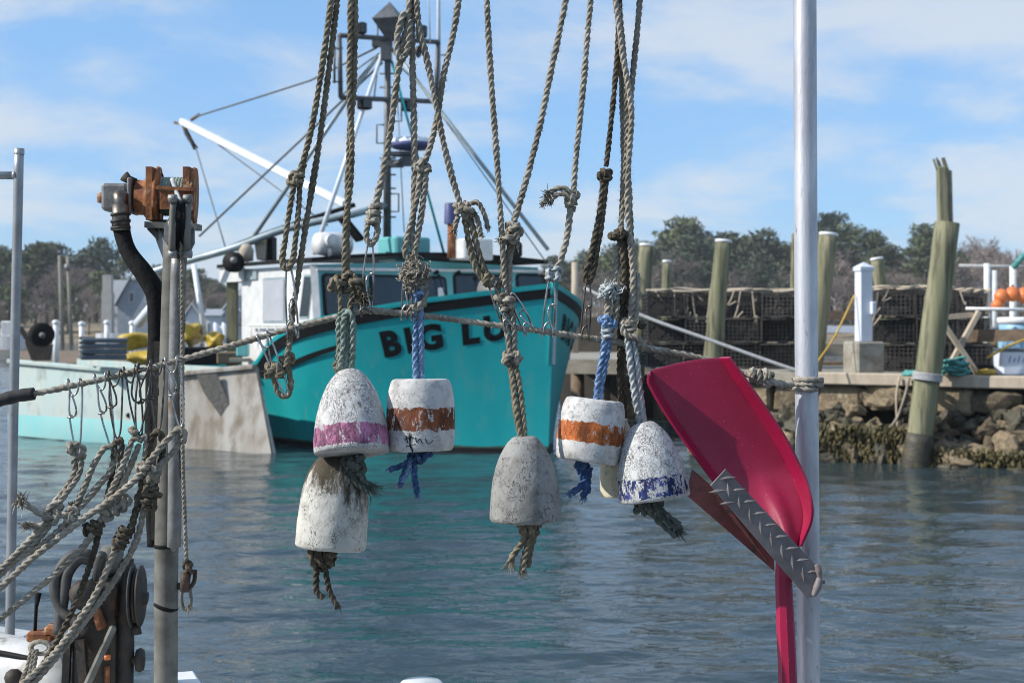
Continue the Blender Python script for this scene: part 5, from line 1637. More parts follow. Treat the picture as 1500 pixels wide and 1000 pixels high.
hz = empty('hydraulic_hose', P(232, 700, 2.85), 'thick black taped hose curving from the winch motor down behind the davit', 'hose')
hp = [P(177, 308, 2.87), P(178, 335, 2.87), P(188, 368, 2.86), P(212, 402, 2.85), P(229, 432, 2.85), P(232, 470, 2.86), P(229, 560, 2.87), P(226, 680, 2.87), P(224, 800, 2.87)]
pp = smooth_path(hp, .006)
rr = .0165 + .0016 * np.array([noise.noise(Vector((i * .09, 0, 3))) for i in range(len(pp))]) + .0045 * np.clip((np.arange(len(pp)) / len(pp) - .1) * 6, 0, 1)
rr *= np.where(np.arange(len(pp)) / len(pp) > .42, 1 - .45 * np.clip((np.arange(len(pp)) / len(pp) - .75) * 4, 0, 1), 1)
add('hose', tube(pp, rr, 20), MT['rubber'], hz)
add('sleeve', tube([P(176.5, 300, 2.865), P(177, 338, 2.865)], [.016, .0185], 18), MT['wire_rust'], hz)
for i in range(2, 5):
    add('clamp', tube([P(176.5, 292 + i * 10, 2.865), P(176.8, 296 + i * 10, 2.865)], .020, 18), MT['dark_iron'], hz)

# hauling line hanging from the block
o = empty('hauling_line', P(270, 880, DV - .09), 'thin dark line hanging from the pulley block with a snap hook at its end', 'rope')
hl_ = [P(266, 345, DV - .10), P(267, 420, DV - .09), P(267, 540, DV - .08), P(268, 680, DV - .08), P(273, 820, DV - .08)]
add('strand', rope(hl_, .0046, .03), MT['tan'], o)
hl2 = [P(270, 352, DV - .075), P(264, 440, DV - .07), P(269, 470, DV - .06), P(264, 520, DV - .06), P(266, 620, DV - .06), P(265, 700, DV - .05)]
add('strand', rope(hl2, .0038, .02), MT['dgreen'], o)
add('knot', knot(P(275, 832, DV - .08), .030, .005, 3), MT['brown'], o)
add('snap_hook', tube([P(273, 836, DV - .08), P(268, 855, DV - .08), P(266, 880, DV - .08), P(270, 892, DV - .08), P(278, 888, DV - .08), P(279, 868, DV - .08), P(274, 850, DV - .08)], .0035, 10, .004), MT['galv'], o)
add('swivel', tube([P(272, 838, DV - .082), P(270, 866, DV - .082)], [.011, .008], 10), MT['dark_iron'], o)
add('trigger', tube([P(277, 862, DV - .08), P(284, 852, DV - .08), P(286, 834, DV - .08)], .004, 8, .004), MT['dark_iron'], o)
add('frayed_end', fray(P(276, 884, DV - .08), (.2, 0, -1), .016, 26, .6, .004), MT['grey'], o, kind='stuff')

# hydraulic hauler at lower left
HD_ = 3.28
def HP(x, y, mm=0): return P(x, y, HD_ - mm / 1000)
hs = empty('hauler_stand', HP(185, 1000), 'dark greasy hydraulic trap hauler with looped black hoses at the lower left', 'hauler')
hpx = HD_ / F
add('post', tube([HP(178, 1000) + Vector((0, 0, -.3)), HP(184, 900), HP(187, 832), HP(187, 818)], [.0215, .0215, .0215, .014], 18, .05), MT['dark_iron'], hs)
for cx, r, th, mk in ((194, .074, .006, 'hose_dark'), (200, .062, .010, 'dark_iron'), (206, .070, .010, 'dark_iron')):
    add('hauling_disc', lathe([(0, -th / 2), (r * .9, -th / 2), (r, -th * .2), (r, th * .2), (r * .9, th / 2), (0, th / 2)], 32, HP(cx, 872), (1, .09, 0)), MT[mk], hs)
add('disc_axle', cyl(HP(180, 872), HP(216, 876), .015, None, 14), MT['dark_iron'], hs)
add('guide', tube([HP(198, 912), HP(199, 928)], [.010, .014], 10), MT['dark_iron'], hs)
add('motor_block', cbox(HP(152, 880), (46 * hpx, .09, 70 * hpx), Matrix.Rotation(.1, 3, 'Y'), .01), MT['dark_iron'], hs, smooth=False)
add('top_casting', lathe([(0, -.03), (.022, -.03), (.03, 0), (.026, .03), (0, .035)], 16, HP(160, 822), (.4, -.3, 1)), MT['galv'], hs)
add('gearbox', lathe([(0, -.05), (.030, -.05), (.034, -.01), (.034, .04), (.022, .06), (0, .06)], 20, HP(126, 872, 30), (.2, -1, .3)), MT['dark_iron'], hs)
add('lower_frame', join(cbox(HP(143, 960), (62 * hpx, .08, 130 * hpx), None, .008), beam(HP(118, 935, 60), HP(124, 1010, 60), .02, .02), beam(HP(100, 930, 40), HP(96, 1010, 40), .016, .016)), MT['dark_iron'], hs, smooth=False)
add('strut', beam(HP(167, 916, 70), HP(126, 1006, 90), .016, .016, bev=.004), MT['galv'], hs, smooth=False)
add('knob_shaft', cyl(HP(188, 966), HP(204, 966), .010, None, 12), MT['dark_iron'], hs)
add('knob', lathe([(0, -.010), (.024, -.008), (.028, 0), (.024, .008), (0, .010)], 20, HP(205, 966), (1, .06, 0)), MT['dark_iron'], hs)
for pts, r in (([(134, 812), (108, 812), (86, 836), (80, 862), (92, 896), (112, 910), (126, 924)], .0125), ([(136, 822), (118, 818), (100, 838), (94, 872), (88, 905), (84, 930)], .0125), ([(136, 868), (142, 846), (146, 820), (150, 812)], .011)):
    add('hose', tube([HP(x, y, 20 + 10 * i) for i, (x, y) in enumerate(pts)], r, 14, .012), MT['hose_dark'], hs)
add('lever', tube([HP(51, 930), HP(53, 890), HP(56, 868)], [.004, .004, .008], 10), MT['rubber'], hs)
add('valve_body', join(cbox(HP(62, 930), (38 * hpx, .05, 14 * hpx), None, .004), cbox(HP(80, 922), (22 * hpx, .05, 18 * hpx), None, .006)), MT['rust'], hs, smooth=False)
add('coupling', cyl(HP(140, 890, 60), HP(150, 920, 60), .010, .012, 10), MT['rust'], hs)
add('coupling', cyl(HP(84, 924, 40), HP(98, 912, 40), .012, None, 10), MT['rust'], hs)
add('pipe', tube([HP(157, 975, 50), HP(157, 1010, 50)], .006, 10), MT['rust'], hs)
add('red_cap', lathe([(0, -.006), (.008, -.005), (.008, .005), (0, .006)], 12, HP(157, 962, 55)), MT['orange_float'], hs)
add('hanging_lines', join(*[rope([HP(46 + k * 4, 950, 60), HP(40 + k * 5, 975, 70), HP(26 + k * 9, 1012, 80)], .005) for k in range(3)]), MT['tan'], hs)
add('coil', join(*[tube([HP(58 + 14 * math.cos(t) + k, 948 + 9 * math.sin(t), 45 + 4 * k) for t in np.linspace(0, 6.28, 24)], .0052, 8) for k in range(3)]), MT['tan'], hs)

# ================================================================== the main line
main_px = [(-70, 602, 4), (-20, 592, 3), (4, 585, 2), (30, 579, 1), (52, 576, 0), (100, 566, 0), (160, 553, 0), (230, 536, 0), (300, 517, 0), (360, 500, 0), (430, 480, 0), (490, 465, 0), (528, 456, 0),
           (545, 455, 0), (590, 459, 0), (650, 466, 0), (740, 478, 0), (830, 490, 0), (870, 496, 0), (920, 504, 0), (975, 514, -4), (1030, 525, -8), (1080, 543, -12), (1110, 553, -12), (1140, 561, -8), (1162, 563, -14)]
def main_y(x):
    return float(np.interp(x, [a for a, b, c in main_px], [b for a, b, c in main_px]))
ml = empty('main_line', Q(620, 463), 'grey weathered rope sagging across the whole scene from taped end to aluminium pole', 'rope')
mpts = [Q(*q) for q in main_px]
add('strand', rope(mpts, .0056, .040), MT['grey'], ml)
add('loose_fibres', fuzz(mpts, .0056, 1500, (.002, .006)), MT['grey'], ml, kind='stuff', smooth=False)
tp = smooth_path([Q(-60, 600, 4), Q(-20, 592, 3), Q(4, 585, 2), Q(30, 579, 1), Q(50, 576.5, 0)], .004)
add('tape', tube(tp, [.011 + .0012 * noise.noise(Vector((i * .3, 1, 2))) for i in range(len(tp))], 14), MT['tape'], ml)
pc = P(1180.5, 563, 2.44)
wr = []
for i in range(100):
    a = R(215) + 2 * math.pi * 2.25 * i / 99
    wr.append(pc + Vector((math.cos(a) * .0255, math.sin(a) * .0255, .010 - .018 * i / 99)))
add('turns', rope_along(smooth_path(wr, .0025), .0056, .040), MT['grey'], ml)
add('knot', join(knot(Q(1124, 553, 0), .034, .0056, 5), wraps(Q(1110, 551, 0), Q(1140, 562) - Q(1090, 546), .0085, .0056, 2.4)), MT['grey'], ml)
add('strand', rope([Q(1092, 545, -6), Q(1108, 556, 4), Q(1130, 560, 6), Q(1158, 567, -16)], .0056, .040), MT['grey'], ml)

# ================================================================== ropes hanging from the overhead pipe
TOPY = -262
GRP = 'ropes hanging from the overhead pipe'
def up(x, y, dx, mm=0):
    """carry a strand on above the picture to the overhead pipe"""
    return (x + dx * (y - TOPY) / 100.0, TOPY, mm - 20)
class Rope:
    def __init__(s, label, mk, base, group=GRP, name='hanging_rope'):
        s.o = empty(name, base, label, 'rope', group)
        s.mk = mk
    def strand(s, px, r=.0056, mk=None, fz=700, pitch=None, name='strand'):
        pts = [Q(*p) if not isinstance(p, Vector) else p for p in px]
        add(name, rope(pts, r, pitch), MT[mk or s.mk], s.o)
        if fz:
            add('loose_fibres', fuzz(pts, r, fz), MT[mk or s.mk], s.o, kind='stuff', smooth=False)
        return s
    def knot(s, x, y, size, r=.0056, mk=None, mm=2, seed=None, sq=(1, 1, 1)):
        add('knot', knot(Q(x, y, mm), size * D0 / F, r, seed if seed is not None else int(x * 7 + y), sq), MT[mk or s.mk], s.o)
        return s
    def wrap(s, x, y, dx, dy, rad, turns=2.5, r=.0056, mk=None, mm=2):
        add('turns', wraps(Q(x, y, mm), Q(x + dx, y + dy, mm) - Q(x, y, mm), rad * D0 / F, r, turns), MT[mk or s.mk], s.o)
        return s
    def fray(s, x, y, dx, dy, ln, n=60, spread=.5, mk=None, mm=4, r0=.004, w=.0009, curl=.28):
        add('frayed_end', fray(Q(x, y, mm), Q(x + dx, y + dy, mm + 5) - Q(x, y, mm), ln * .85 * D0 / F, n, min(spread, .42), r0, w, curl), MT[mk or s.mk], s.o, kind='stuff', smooth=False)
        return s

def clip(hx, hy, ex, ey, label, mm=0, w=1.0, mk='wire', group='wire snap clips on the main line', flip=1, nv=1):
    """long bent-wire snap: hook end h over a line, eye end e round a rope loop"""
    a, b = Q(ex, ey, mm), Q(hx, hy, mm)
    L = (b - a).length
    U = (b - a) / L
    N = Vector((0, -1, 0))
    S = U.cross(N).normalized() * flip
    wd_ = .0088 * w
    def pt(u, v, n): return a + U * (u * L) + S * (v * wd_) + N * (n / 1000.0)
    over = .008 / L
    o = empty('snap_clip', a, label, 'clip', group)
    body = [pt(.56, -1.0, 0), pt(.40, -.95, 0), pt(.10, -.50, 0), pt(.015, -.28, 1), pt(-.012, 0, 1.5), pt(.015, .28, 1), pt(.10, .55, 0), pt(.5, .95, -1), pt(.90, 1.05, -7), pt(1 + over * .7, 1.05, -4.5), pt(1 + over, 1.0, 1),
            pt(1 + over * .6, .95, 6.5), pt(.93, .85, 8), pt(.86, .55, 8), pt(.82, .05, 8), pt(.835, -.3, 8)]
    add('wire_body', tube(body, .0017, 8, .0022), MT[mk], o)
    arm = [pt(.60, .25, 5), pt(.53, .10, 2), pt(.50, -.35, 0), pt(.515, -.85, 0), pt(.60, -1.05, 0), pt(.90, -1.05, -7), pt(1 + over * .7, -1.05, -4.5), pt(1 + over, -1.0, 1), pt(1 + over * .6, -.95, 6.5), pt(.93, -.75, 7.5), pt(.87, -.45, 7), pt(.66, .22, 6), pt(.60, .25, 5)]
    add('wire_latch', tube(arm, .0017, 8, .0022), MT[mk], o)
    add('collar', tube([pt(.485, -1.35, .5), pt(.485, -.35, .5)], .0021, 8), MT[mk], o)
    return o

# 1: leftmost doubled rope with a stopper knot
r = Rope('leftmost olive brown rope with a stopper knot above its doubled loop', 'olive', Q(425, 390))
r.strand([up(484, 0, 8), (486, -10), (476, 70), (458, 180), (446, 230), (436, 262)]).strand([(431, 268, 2), (424, 310, 2), (418, 350), (414, 384), (419, 394, 2), (427, 386, 3), (433, 350, 2), (438, 300), (440, 262), (446, 240, -3)])
r.knot(431, 263, 26, seed=4).wrap(436, 263, -4, 20, 6, 1.6)
clip(428, 488, 423, 388, 'snap clip hanging under the leftmost doubled rope, left of the pink banded buoy', 0)
# 2: second rope
r = Rope('second olive rope from the left, running straight down past the line to a knotted loop', 'olive', Q(420, 560))
r.strand([up(494, 0, 8, -8), (495, -10, -8), (482, 100, -8), (466, 220, -8), (448, 330, -8), (434, 425, -8), (427, 470, -9), (424, 500, -4), (421, 522, 2)])
r.strand([(419, 520, 2), (422, 540, 4), (426, 562, 4), (420, 580, 3), (408, 576, 2), (402, 558, 3), (398, 545, 6)]).knot(420, 527, 26, seed=9).knot(399, 541, 30, seed=12).knot(408, 546, 26, seed=15)
r.fray(390, 545, -1, .1, 12, 40, .8)
clip(386, 494, 421, 578, 'snap clip slanting through the knotted loop left of the teal hull', 6, flip=-1)
# 3: double rope over the pink-banded buoy
r = Rope('thick doubled olive rope that ends in a big knot above the pink banded buoy', 'olive', Q(508, 420))
r.strand([up(514, 0, 2), (514, -10), (513, 60), (512, 140), (515, 200, 4), (514, 260), (507, 320), (505, 400), (505, 412)])
r.strand([up(521, 0, 3, -3), (521, -10, -3), (520, 60, -3), (518, 130, -3), (513, 190, -5), (510, 260, -4), (509, 330, -6), (509, 405, -5)])
r.knot(506, 412, 34, seed=21).knot(520, 414, 30, seed=22).wrap(492, 416, 6, 2, 5, 1.4).knot(488, 420, 20, seed=25)
add('frayed_bunch', tuft(Q(530, 430, 5), 26 * D0 / F, 60), MT['olive'], r.o, kind='stuff')
r.knot(525, 424, 26, mk='brown', seed=26).fray(531, 432, .1, 1, 20, 50, .4, 'brown')
r.strand([(498, 420, 3), (499, 450, 2), (498, 500, -4), (494, 535, -8), (496, 548, -8)], mk='olive').strand([(516, 420, 4), (513, 450, 3), (511, 470, 2)]).knot(495, 536, 18, mk='olive', seed=27, mm=-8)
clip(535, 455, 527, 430, 'short snap clip in the brown frayed knot right of the big knot', 8, mk='wire_rust')
r = Rope('grey green doubled rope carrying the pink banded buoy', 'green', Q(508, 540))
r.strand([(498, 542, 4), (502, 515, 5), (503, 480, 5), (505, 462, 6), (511, 457, 8), (516, 466, 6), (517, 490, 5), (516, 520, 3), (514, 545, 2)], .0060)
r.strand([(504, 545, 0), (508, 515, 0), (509, 480, 0), (508, 462, 2), (503, 455, 4), (497, 466, 2), (497, 500, 1), (500, 545, -4)], .0058)
# 4: loop of the spliced rope
r = Rope('bleached rope with long eye splice ending in an eye, third from the mast top', 'grey', Q(545, 350))
r.strand([up(601, 0, 6, 4), (601, -10, 4), (596, 40, 4), (588, 75, 6), (580, 130, 2), (572, 190, 2), (562, 250, 2), (552, 292, 2), (548, 312, 4)], .0066)
r.strand([(592, 18, 8), (583, 50, 9), (582, 75, 9), (588, 88, 10), (597, 70, 9), (601, 30, 6)], .0062)
r.knot(546, 320, 28, .0064, seed=33).wrap(549, 308, -3, 12, 5.5, 1.7, .006)
r.strand([(541, 322, 4), (537, 338, 4), (538, 352, 4), (543, 358, 5), (549, 352, 4), (553, 338, 3), (551, 322, 4)], .0058)
clip(536, 452, 543, 352, 'long snap clip under the eye splice, beside the big knot', 2)
# 5: rope with the frayed bunch over the blue rope
r = Rope('bleached rope ending in a shaggy frayed bunch above the blue rope', 'grey', Q(608, 410))
r.strand([up(604, 0, -3, -4), (604, -10, -4), (604, 80, -4), (606, 160, -4), (607, 240, -4), (606, 300, -2), (604, 350, 0), (609, 380, 2), (612, 410, 3)], .0058)
for tx, ty, tz, tn in ((598, 398, 28, 60), (610, 394, 34, 80), (603, 414, 26, 60), (620, 398, 26, 50), (590, 404, 15, 26)):
    add('frayed_bunch', tuft(Q(tx, ty, 8), tz * D0 / F, tn), MT['grey'], r.o, kind='stuff')
r.strand([(600, 388, 6), (592, 396, 9), (588, 402, 9)], .0048, fz=2500).strand([(606, 384, 8), (600, 402, 11), (604, 424, 10)], .0050, fz=2500).strand([(616, 386, 8), (620, 404, 10), (616, 420, 11)], .0050, fz=2500)
r.knot(609, 400, 30, .005, seed=41).knot(616, 420, 24, .005, seed=42)
r.strand([(612, 385, 5), (622, 408, 6), (623, 428, 7), (617, 447, 8), (607, 452, 10), (605, 446, 10)], .0062).knot(613, 446, 24, .0060, mk='grey', seed=44)
# 6: rope with ball knot and doubled loop
r = Rope('tan rope with a ball shaped stopper knot and hanging loop, left of the mast stay', 'tan', Q(605, 370))
r.strand([up(672, 0, 9, 2), (673, -10, 2), (664, 50, 2), (650, 110, 2), (641, 170, 2), (630, 215, 2), (622, 240, 3)], .0056).knot(617, 244, 26, seed=51).knot(624, 247, 20, seed=52)
r.strand([(616, 250, 4), (612, 285, 4), (604, 320, 4), (596, 350, 3), (594, 372, 2), (600, 380, 3), (606, 372, 3), (613, 340, 3), (620, 295, 4), (624, 250, 4)], .0056)
clip(596, 462, 599, 374, 'snap clip under the ball knot rope, half covered by the shaggy fibres', 0)
clip(604, 461, 607, 400, 'shorter snap clip right beside the blue rope', 4, mk='wire_rust')
# 7: crossing rope with the three-tailed knot
r = Rope('tan rope crossing over its neighbour and tied in a knot with three frayed tails', 'tan', Q(690, 400))
r.strand([up(610, 0, -8, 6), (609, -10, 6), (614, 40, 6), (626, 90, 6), (638, 150, 8), (650, 210, 6), (663, 262, 5), (673, 296, 4)], .0056)
r.knot(675, 306, 28, seed=61).knot(685, 310, 28, seed=62, mm=5).wrap(680, 303, 10, 1, 5.5, 1.6).wrap(684, 313, 10, -2, 6, 1.5)
r.strand([(686, 300, 6), (698, 296, 7), (706, 306, 7), (712, 322, 6), (714, 332, 6)], .0046).strand([(690, 312, 6), (698, 318, 8), (702, 332, 8), (704, 344, 7)], .0046).strand([(672, 316, 5), (668, 326, 6), (666, 338, 5)], .0046)
r.fray(714, 332, .2, 1, 9, 36, .5).fray(704, 344, .2, 1, 9, 36, .5).fray(666, 338, -.2, 1, 9, 36, .5).fray(694, 312, .6, 1, 12, 30, .6)
r.strand([(681, 318, 2), (685, 345, 2), (691, 372, 1), (699, 396, 1), (710, 410, 2)], .0062, 'olive').strand([(689, 318, 2), (695, 345, 1), (701, 370, 0), (708, 392, 0), (715, 404, 0)], .0062, 'olive')
r.knot(715, 411, 22, .006, mk='olive', seed=66).wrap(716, 411, 10, 8, 5, 1.5, .0056, 'olive')
clip(745, 480, 718, 414, 'slanting snap clip under the olive loop, left of the central grey rope', 2, w=.9)
# 8: straight rope to the grey buoy
r = Rope('long straight tan rope running down to the dirty grey buoy', 'tan', Q(764, 637))
r.strand([up(713, 0, -3, 2), (713, -10, 2), (716, 60, 2), (721, 140, 2), (727, 220, 2), (733, 310, 3), (738, 390, 3), (741, 432, 4)], .0054)
r.knot(735, 438, 24, .0056, seed=71, mm=6).knot(745, 442, 26, .0056, seed=72, mm=8).wrap(741, 448, 2, 14, 6, 1.7, .0054)
r.strand([(738, 446, 4), (741, 475, 6), (745, 500, 6), (747, 522, 6)], .0056).strand([(748, 446, 3), (752, 475, 5), (753, 500, 5), (752, 522, 5)], .0056)
r.knot(748, 523, 30, .0056, seed=75, mm=6).knot(756, 528, 22, .0052, seed=76, mm=6).knot(742, 528, 20, .0052, seed=77, mm=6)
r.strand([(746, 528, 4), (751, 560, 24), (756, 600, 44), (763, 642, 60)], .0058, 'olive').strand([(753, 528, 2), (760, 560, 22), (765, 600, 42), (769, 642, 58)], .0058, 'olive')
# 9: rope leaning right to left
r = Rope('tan rope slanting down from the top right into a lumpy double knot', 'tan', Q(745, 345))
r.strand([up(829, 0, 9, -4), (830, -10, -4), (819, 50, -4), (806, 110, -4), (792, 180, -3), (776, 245, -2), (762, 295, 0), (753, 325, 2)], .0056)
r.knot(752, 333, 26, seed=81, mm=3).knot(748, 346, 28, seed=82, mm=5).knot(757, 342, 22, seed=83, mm=2).knot(740, 350, 20, seed=84)
r.fray(734, 350, -.5, 1, 12, 40, .7).fray(758, 356, .3, 1, 10, 40, .7)
r.strand([(748, 352, 0), (744, 375, -2), (735, 405, -2), (729, 425, -3), (733, 440, -2), (741, 442, 0)], .0056, 'olive').strand([(752, 352, -2), (747, 380, -3), (746, 410, -4), (745, 440, -4)], .0056)
clip(774, 482, 750, 430, 'snap clip hooked on the line right of the central grey rope', 6, w=.9)
# 10: rope with frayed side tail
r = Rope('pale rope with a knot and frayed tail sticking out left, above the bow', 'grey', Q(812, 405))
r.strand([up(866, 0, 5), (866, -10), (860, 60), (855, 120), (848, 190), (843, 240), (840, 284)], .0055).knot(838, 290, 26, seed=91).wrap(837, 296, -3, 12, 5.5, 2)
r.strand([(838, 284, 5), (826, 276, 8), (812, 278, 9), (803, 288, 8), (797, 298, 8)], .0050).strand([(836, 290, 8), (824, 284, 10), (812, 288, 11), (806, 296, 10)], .0046)
r.fray(803, 284, -.8, -.5, 16, 44, .8).fray(797, 298, -.7, .6, 10, 40, .5).fray(806, 296, -.2, 1, 9, 30, .6)
r.strand([(836, 300, 2), (833, 330, 1), (829, 355, 0), (822, 378, 1), (814, 396, 2)], .0056).knot(812, 400, 26, .0048, mk='pale', seed=95).knot(806, 404, 18, .0046, mk='pale', seed=96)
r.strand([(814, 392, 4), (817, 402, 6), (820, 412, 6)], .005, 'pale', 0)
clip(803, 486, 808, 408, 'bright snap clip hanging in front of the teal bow stem', 4)
# 11: dark doubled rope
r = Rope('dark brown doubled rope with knot, hanging above the tarnished clip by the bow', 'brown', Q(862, 410))
r.strand([up(909, 60, 2, -2), (906, 50, -2), (901, 120, -2), (894, 190, -1), (888, 244, 1)], .0052).knot(888, 256, 24, .0055, seed=101).knot(881, 258, 16, .005, seed=102)
r.strand([(884, 258, 1), (880, 300, 1), (873, 340, 1), (864, 380, 1), (857, 406, 2), (862, 414, 3), (868, 402, 2), (875, 365, 0), (882, 320, 0), (888, 262, 1)], .0056, fz=1100)
clip(857, 492, 862, 408, 'tarnished narrow snap clip just right of the teal bow', 2, mk='wire_rust', w=.75)
# 12: right bundle
r = Rope('pale bleached rope of the right bundle leading to the blue stained buoy', 'grey', Q(930, 480))
r.strand([up(901, 0, -4, 4), (900, -10, 4), (906, 30, 4), (912, 80, 5), (921, 130, 5), (925, 170, 5), (922, 220, 4), (919, 280, 4), (922, 340, 3), (927, 400, 3), (926, 440, 3), (922, 480, 5)], .0056)
r.strand([(934, 400, -2), (932, 440, 0), (930, 470, 2), (921, 492, 6)], .0056)
r.wrap(922, 480, 3, 16, 7, 1.7, .0058).strand([(914, 470, 6), (912, 482, 10), (920, 492, 12), (932, 494, 12), (938, 500, 10), (936, 506, 6)], .0060).knot(918, 476, 24, .0056, seed=111)
r = Rope('pale blue grey doubled rope carrying the blue stained buoy', 'pale', Q(940, 615))
r.strand([(919, 494, 6), (922, 520, 6), (926, 550, 5), (931, 585, 4), (937, 622, 0)], .0062).strand([(928, 494, 5), (931, 520, 5), (935, 550, 4), (939, 585, 3), (943, 622, -2)], .0062)
r = Rope('tan rope from the right bundle crossing behind to the brown knot', 'tan', Q(915, 350))
r.strand([up(938, 0, 5, -6), (938, -10, -6), (934, 40, -6), (928, 100, -6), (923, 150, -5), (917, 220, -4), (913, 290, -3), (909, 338, -2)], .0055)
r.strand([up(905, 0, -2, -4), (905, -10, -4), (912, 60, -4), (917, 130, -4), (917, 200, -6), (921, 270, -6), (924, 330, -6), (927, 400, -6), (930, 470, -6)], .0054)
r.knot(907, 343, 24, .0056, mk='brown', seed=121).knot(898, 346, 16, .0052, mk='brown', seed=122).wrap(910, 342, 10, -2, 5, 1.5, .0052, 'brown')
r = Rope('dark stained doubled rope running down behind the blue stained buoy to the cream one', 'brown', Q(910, 600))
r.strand([(910, 348, -2), (914, 400, -4), (911, 440, -6), (909, 490, -12), (908, 550, -22), (909, 620, -30), (897, 668, -34)], .0062, 'brown').strand([(916, 348, -6), (919, 400, -10), (916, 470, -14), (914, 550, -26), (915, 612, -34)], .0062, 'brown')
r.knot(940, 476, 14, .005, seed=131, mm=-8)
# 13: rope to the orange-banded barrel
r = Rope('grey rope with frayed blue grey knot above the orange banded buoy', 'grey', Q(890, 430))
r.strand([up(906, 0, -1, -14), (906, -10, -14), (910, 100, -14), (913, 250, -14), (908, 345, -12), (903, 390, -8), (899, 420, -2)], .0050)
add('frayed_bunch', tuft(Q(892, 424, 9), 26 * D0 / F, 50), MT['pale'], r.o, kind='stuff')
r.knot(892, 424, 30, .0052, mk='pale', seed=141, mm=5).knot(884, 430, 22, .0050, mk='pale', seed=142, mm=7).fray(884, 424, -.8, .3, 9, 30, .4, 'pale')
r.strand([(893, 432, 4), (890, 455, 5), (888, 474, 5)], .0058).strand([(902, 430, 2), (903, 455, 3), (897, 474, 3)], .0058).knot(905, 422, 22, .005, seed=143)
r = Rope('faded blue doubled rope carrying the orange banded buoy', 'blue', Q(880, 580))
r.knot(886, 470, 22, .0055, seed=151, mm=6).knot(895, 474, 20, .0052, seed=152, mm=6).wrap(890, 488, 1, 12, 7, 1.5, .0050, 'pale')
r.strand([(886, 474, 4), (884, 510, 4), (878, 545, 3), (873, 588, 0)], .0060).strand([(895, 474, 2), (890, 510, 2), (884, 545, 2), (878, 588, -2)], .0060)
r = Rope('faded blue doubled rope carrying the brown banded buoy', 'blue', Q(613, 555))
r.strand([(607, 428, 5), (611, 445, 6), (609, 480, 4), (608, 515, 3), (610, 560, 0)], .0060).strand([(620, 424, 3), (617, 445, 3), (616, 480, 3), (617, 515, 2), (617, 560, -2)], .0060)
r.knot(613, 430, 22, .0055, seed=155, mm=7)

# ================================================================== buoys
BUL = [(0, 1.0), (.16, .998), (.27, .985), (.36, .955), (.48, .90), (.60, .82), (.72, .71), (.82, .59), (.90, .46), (.955, .32), (.985, .2), (1.0, .10), (1.0, .035), (.97, .008), (.90, 0), (0, .004)]
FLAT = [(0, 1.0), (.24, 1.0), (.34, .985), (.47, .93), (.60, .85), (.72, .75), (.82, .63), (.90, .50), (.95, .36), (.985, .22), (1.0, .10), (1.0, .05), (.96, .012), (.88, 0), (0, .004)]
BAR = [(0, 1.0), (.74, 1.0), (.83, .985), (.87, .955), (.93, .86), (.975, .72), (1.0, .55), (1.0, .40), (.99, .25), (.965, .10), (.94, .035), (.90, .006), (.85, 0), (0, .003)]
CYL = [(0, 1.0), (.38, 1.0), (.52, .975), (.68, .90), (.82, .79), (.91, .66), (.96, .52), (.985, .36), (1.0, .16), (1.0, .03), (.97, .006), (.93, 0), (0, .002)]
def dense(prof, step=.025):
    out = [prof[0]]
    for (r0, z0), (r1, z1) in zip(prof[:-1], prof[1:]):
        l = math.hypot(r1 - r0, z1 - z0)
        n = max(1, int(l / step)) if r0 > 0 and r1 > 0 else 1
        for i in range(1, n + 1):
            out.append((r0 + (r1 - r0) * i / n, z0 + (z1 - z0) * i / n))
    return out
FRAYW = .0009
class Buoy:
    def __init__(s, label, top, bot, rpx, mm, tilt, prof, spin=0.0, seed=1, group='old foam pot buoys hung on ropes'):
        a, b = Q(*bot, mm), Q(*top, mm)
        U = (b - a); Lv = U.length; U.normalize()
        ax = (U * math.cos(R(tilt)) + Vector((0, 1, 0)) * math.sin(R(tilt))).normalized()
        c = (a + b) / 2
        s.L = Lv / math.cos(R(tilt)) * .985
        base = c - ax * s.L / 2
        z = ax; x = Vector((0, 1, 0)).cross(z).normalized(); y = z.cross(x)
        s.M = Matrix((x, y, z)).transposed() @ Matrix.Rotation(spin, 3, 'Z')
        s.o = empty('pot_buoy', base, label, 'buoy', group, rot=s.M.to_euler())
        s.base = base; s.r = rpx * D0 / F
        v, f = lathe([(p * s.r, q * s.L) for p, q in reversed(dense(prof))], 72)
        o = Vector((seed * 2.3, seed, 0))
        for i in range(len(v)):
            q = Vector(v[i])
            k = 1 + .016 * noise.noise(q * 22 + o) + .010 * noise.noise(q * 60 + o) + .005 * noise.noise(q * 170 + o)
            rr = math.hypot(q.x, q.y)
            if rr > 1e-6:
                v[i][0] *= k; v[i][1] *= k
            v[i][2] += .0012 * noise.noise(q * 40 + o)
        s.body = add('body', (v, f), None, s.o, local=True)
    def mat(s, m):
        s.body.data.materials.append(m); return s
    def part(s, name, vf, mk, kind=None, smooth=True):
        inv = s.M.transposed()
        v = np.asarray(vf[0]) - np.array(tuple(s.base))
        v = v @ np.array(inv).T
        add(name, (v, vf[1]), MT[mk], s.o, smooth=smooth, kind=kind, local=True)
        return s
    def knot(s, x, y, size, r, mk, mm=0, seed=1):
        return s.part('tail_knot', knot(Q(x, y, mm), size * D0 / F, r, seed), mk)
    def tail(s, px, r, mk):
        return s.part('rope_tail', rope([Q(*p) for p in px], r), mk)
    def fray(s, x, y, dx, dy, ln, n, mk, mm=0, spread=.5, r0=.004):
        return s.part('frayed_end', fray(Q(x, y, mm), Q(x + dx, y + dy, mm) - Q(x, y, mm), ln * D0 / F, n, spread, r0), mk, kind='stuff', smooth=False)
WH = (.62, .605, .585)
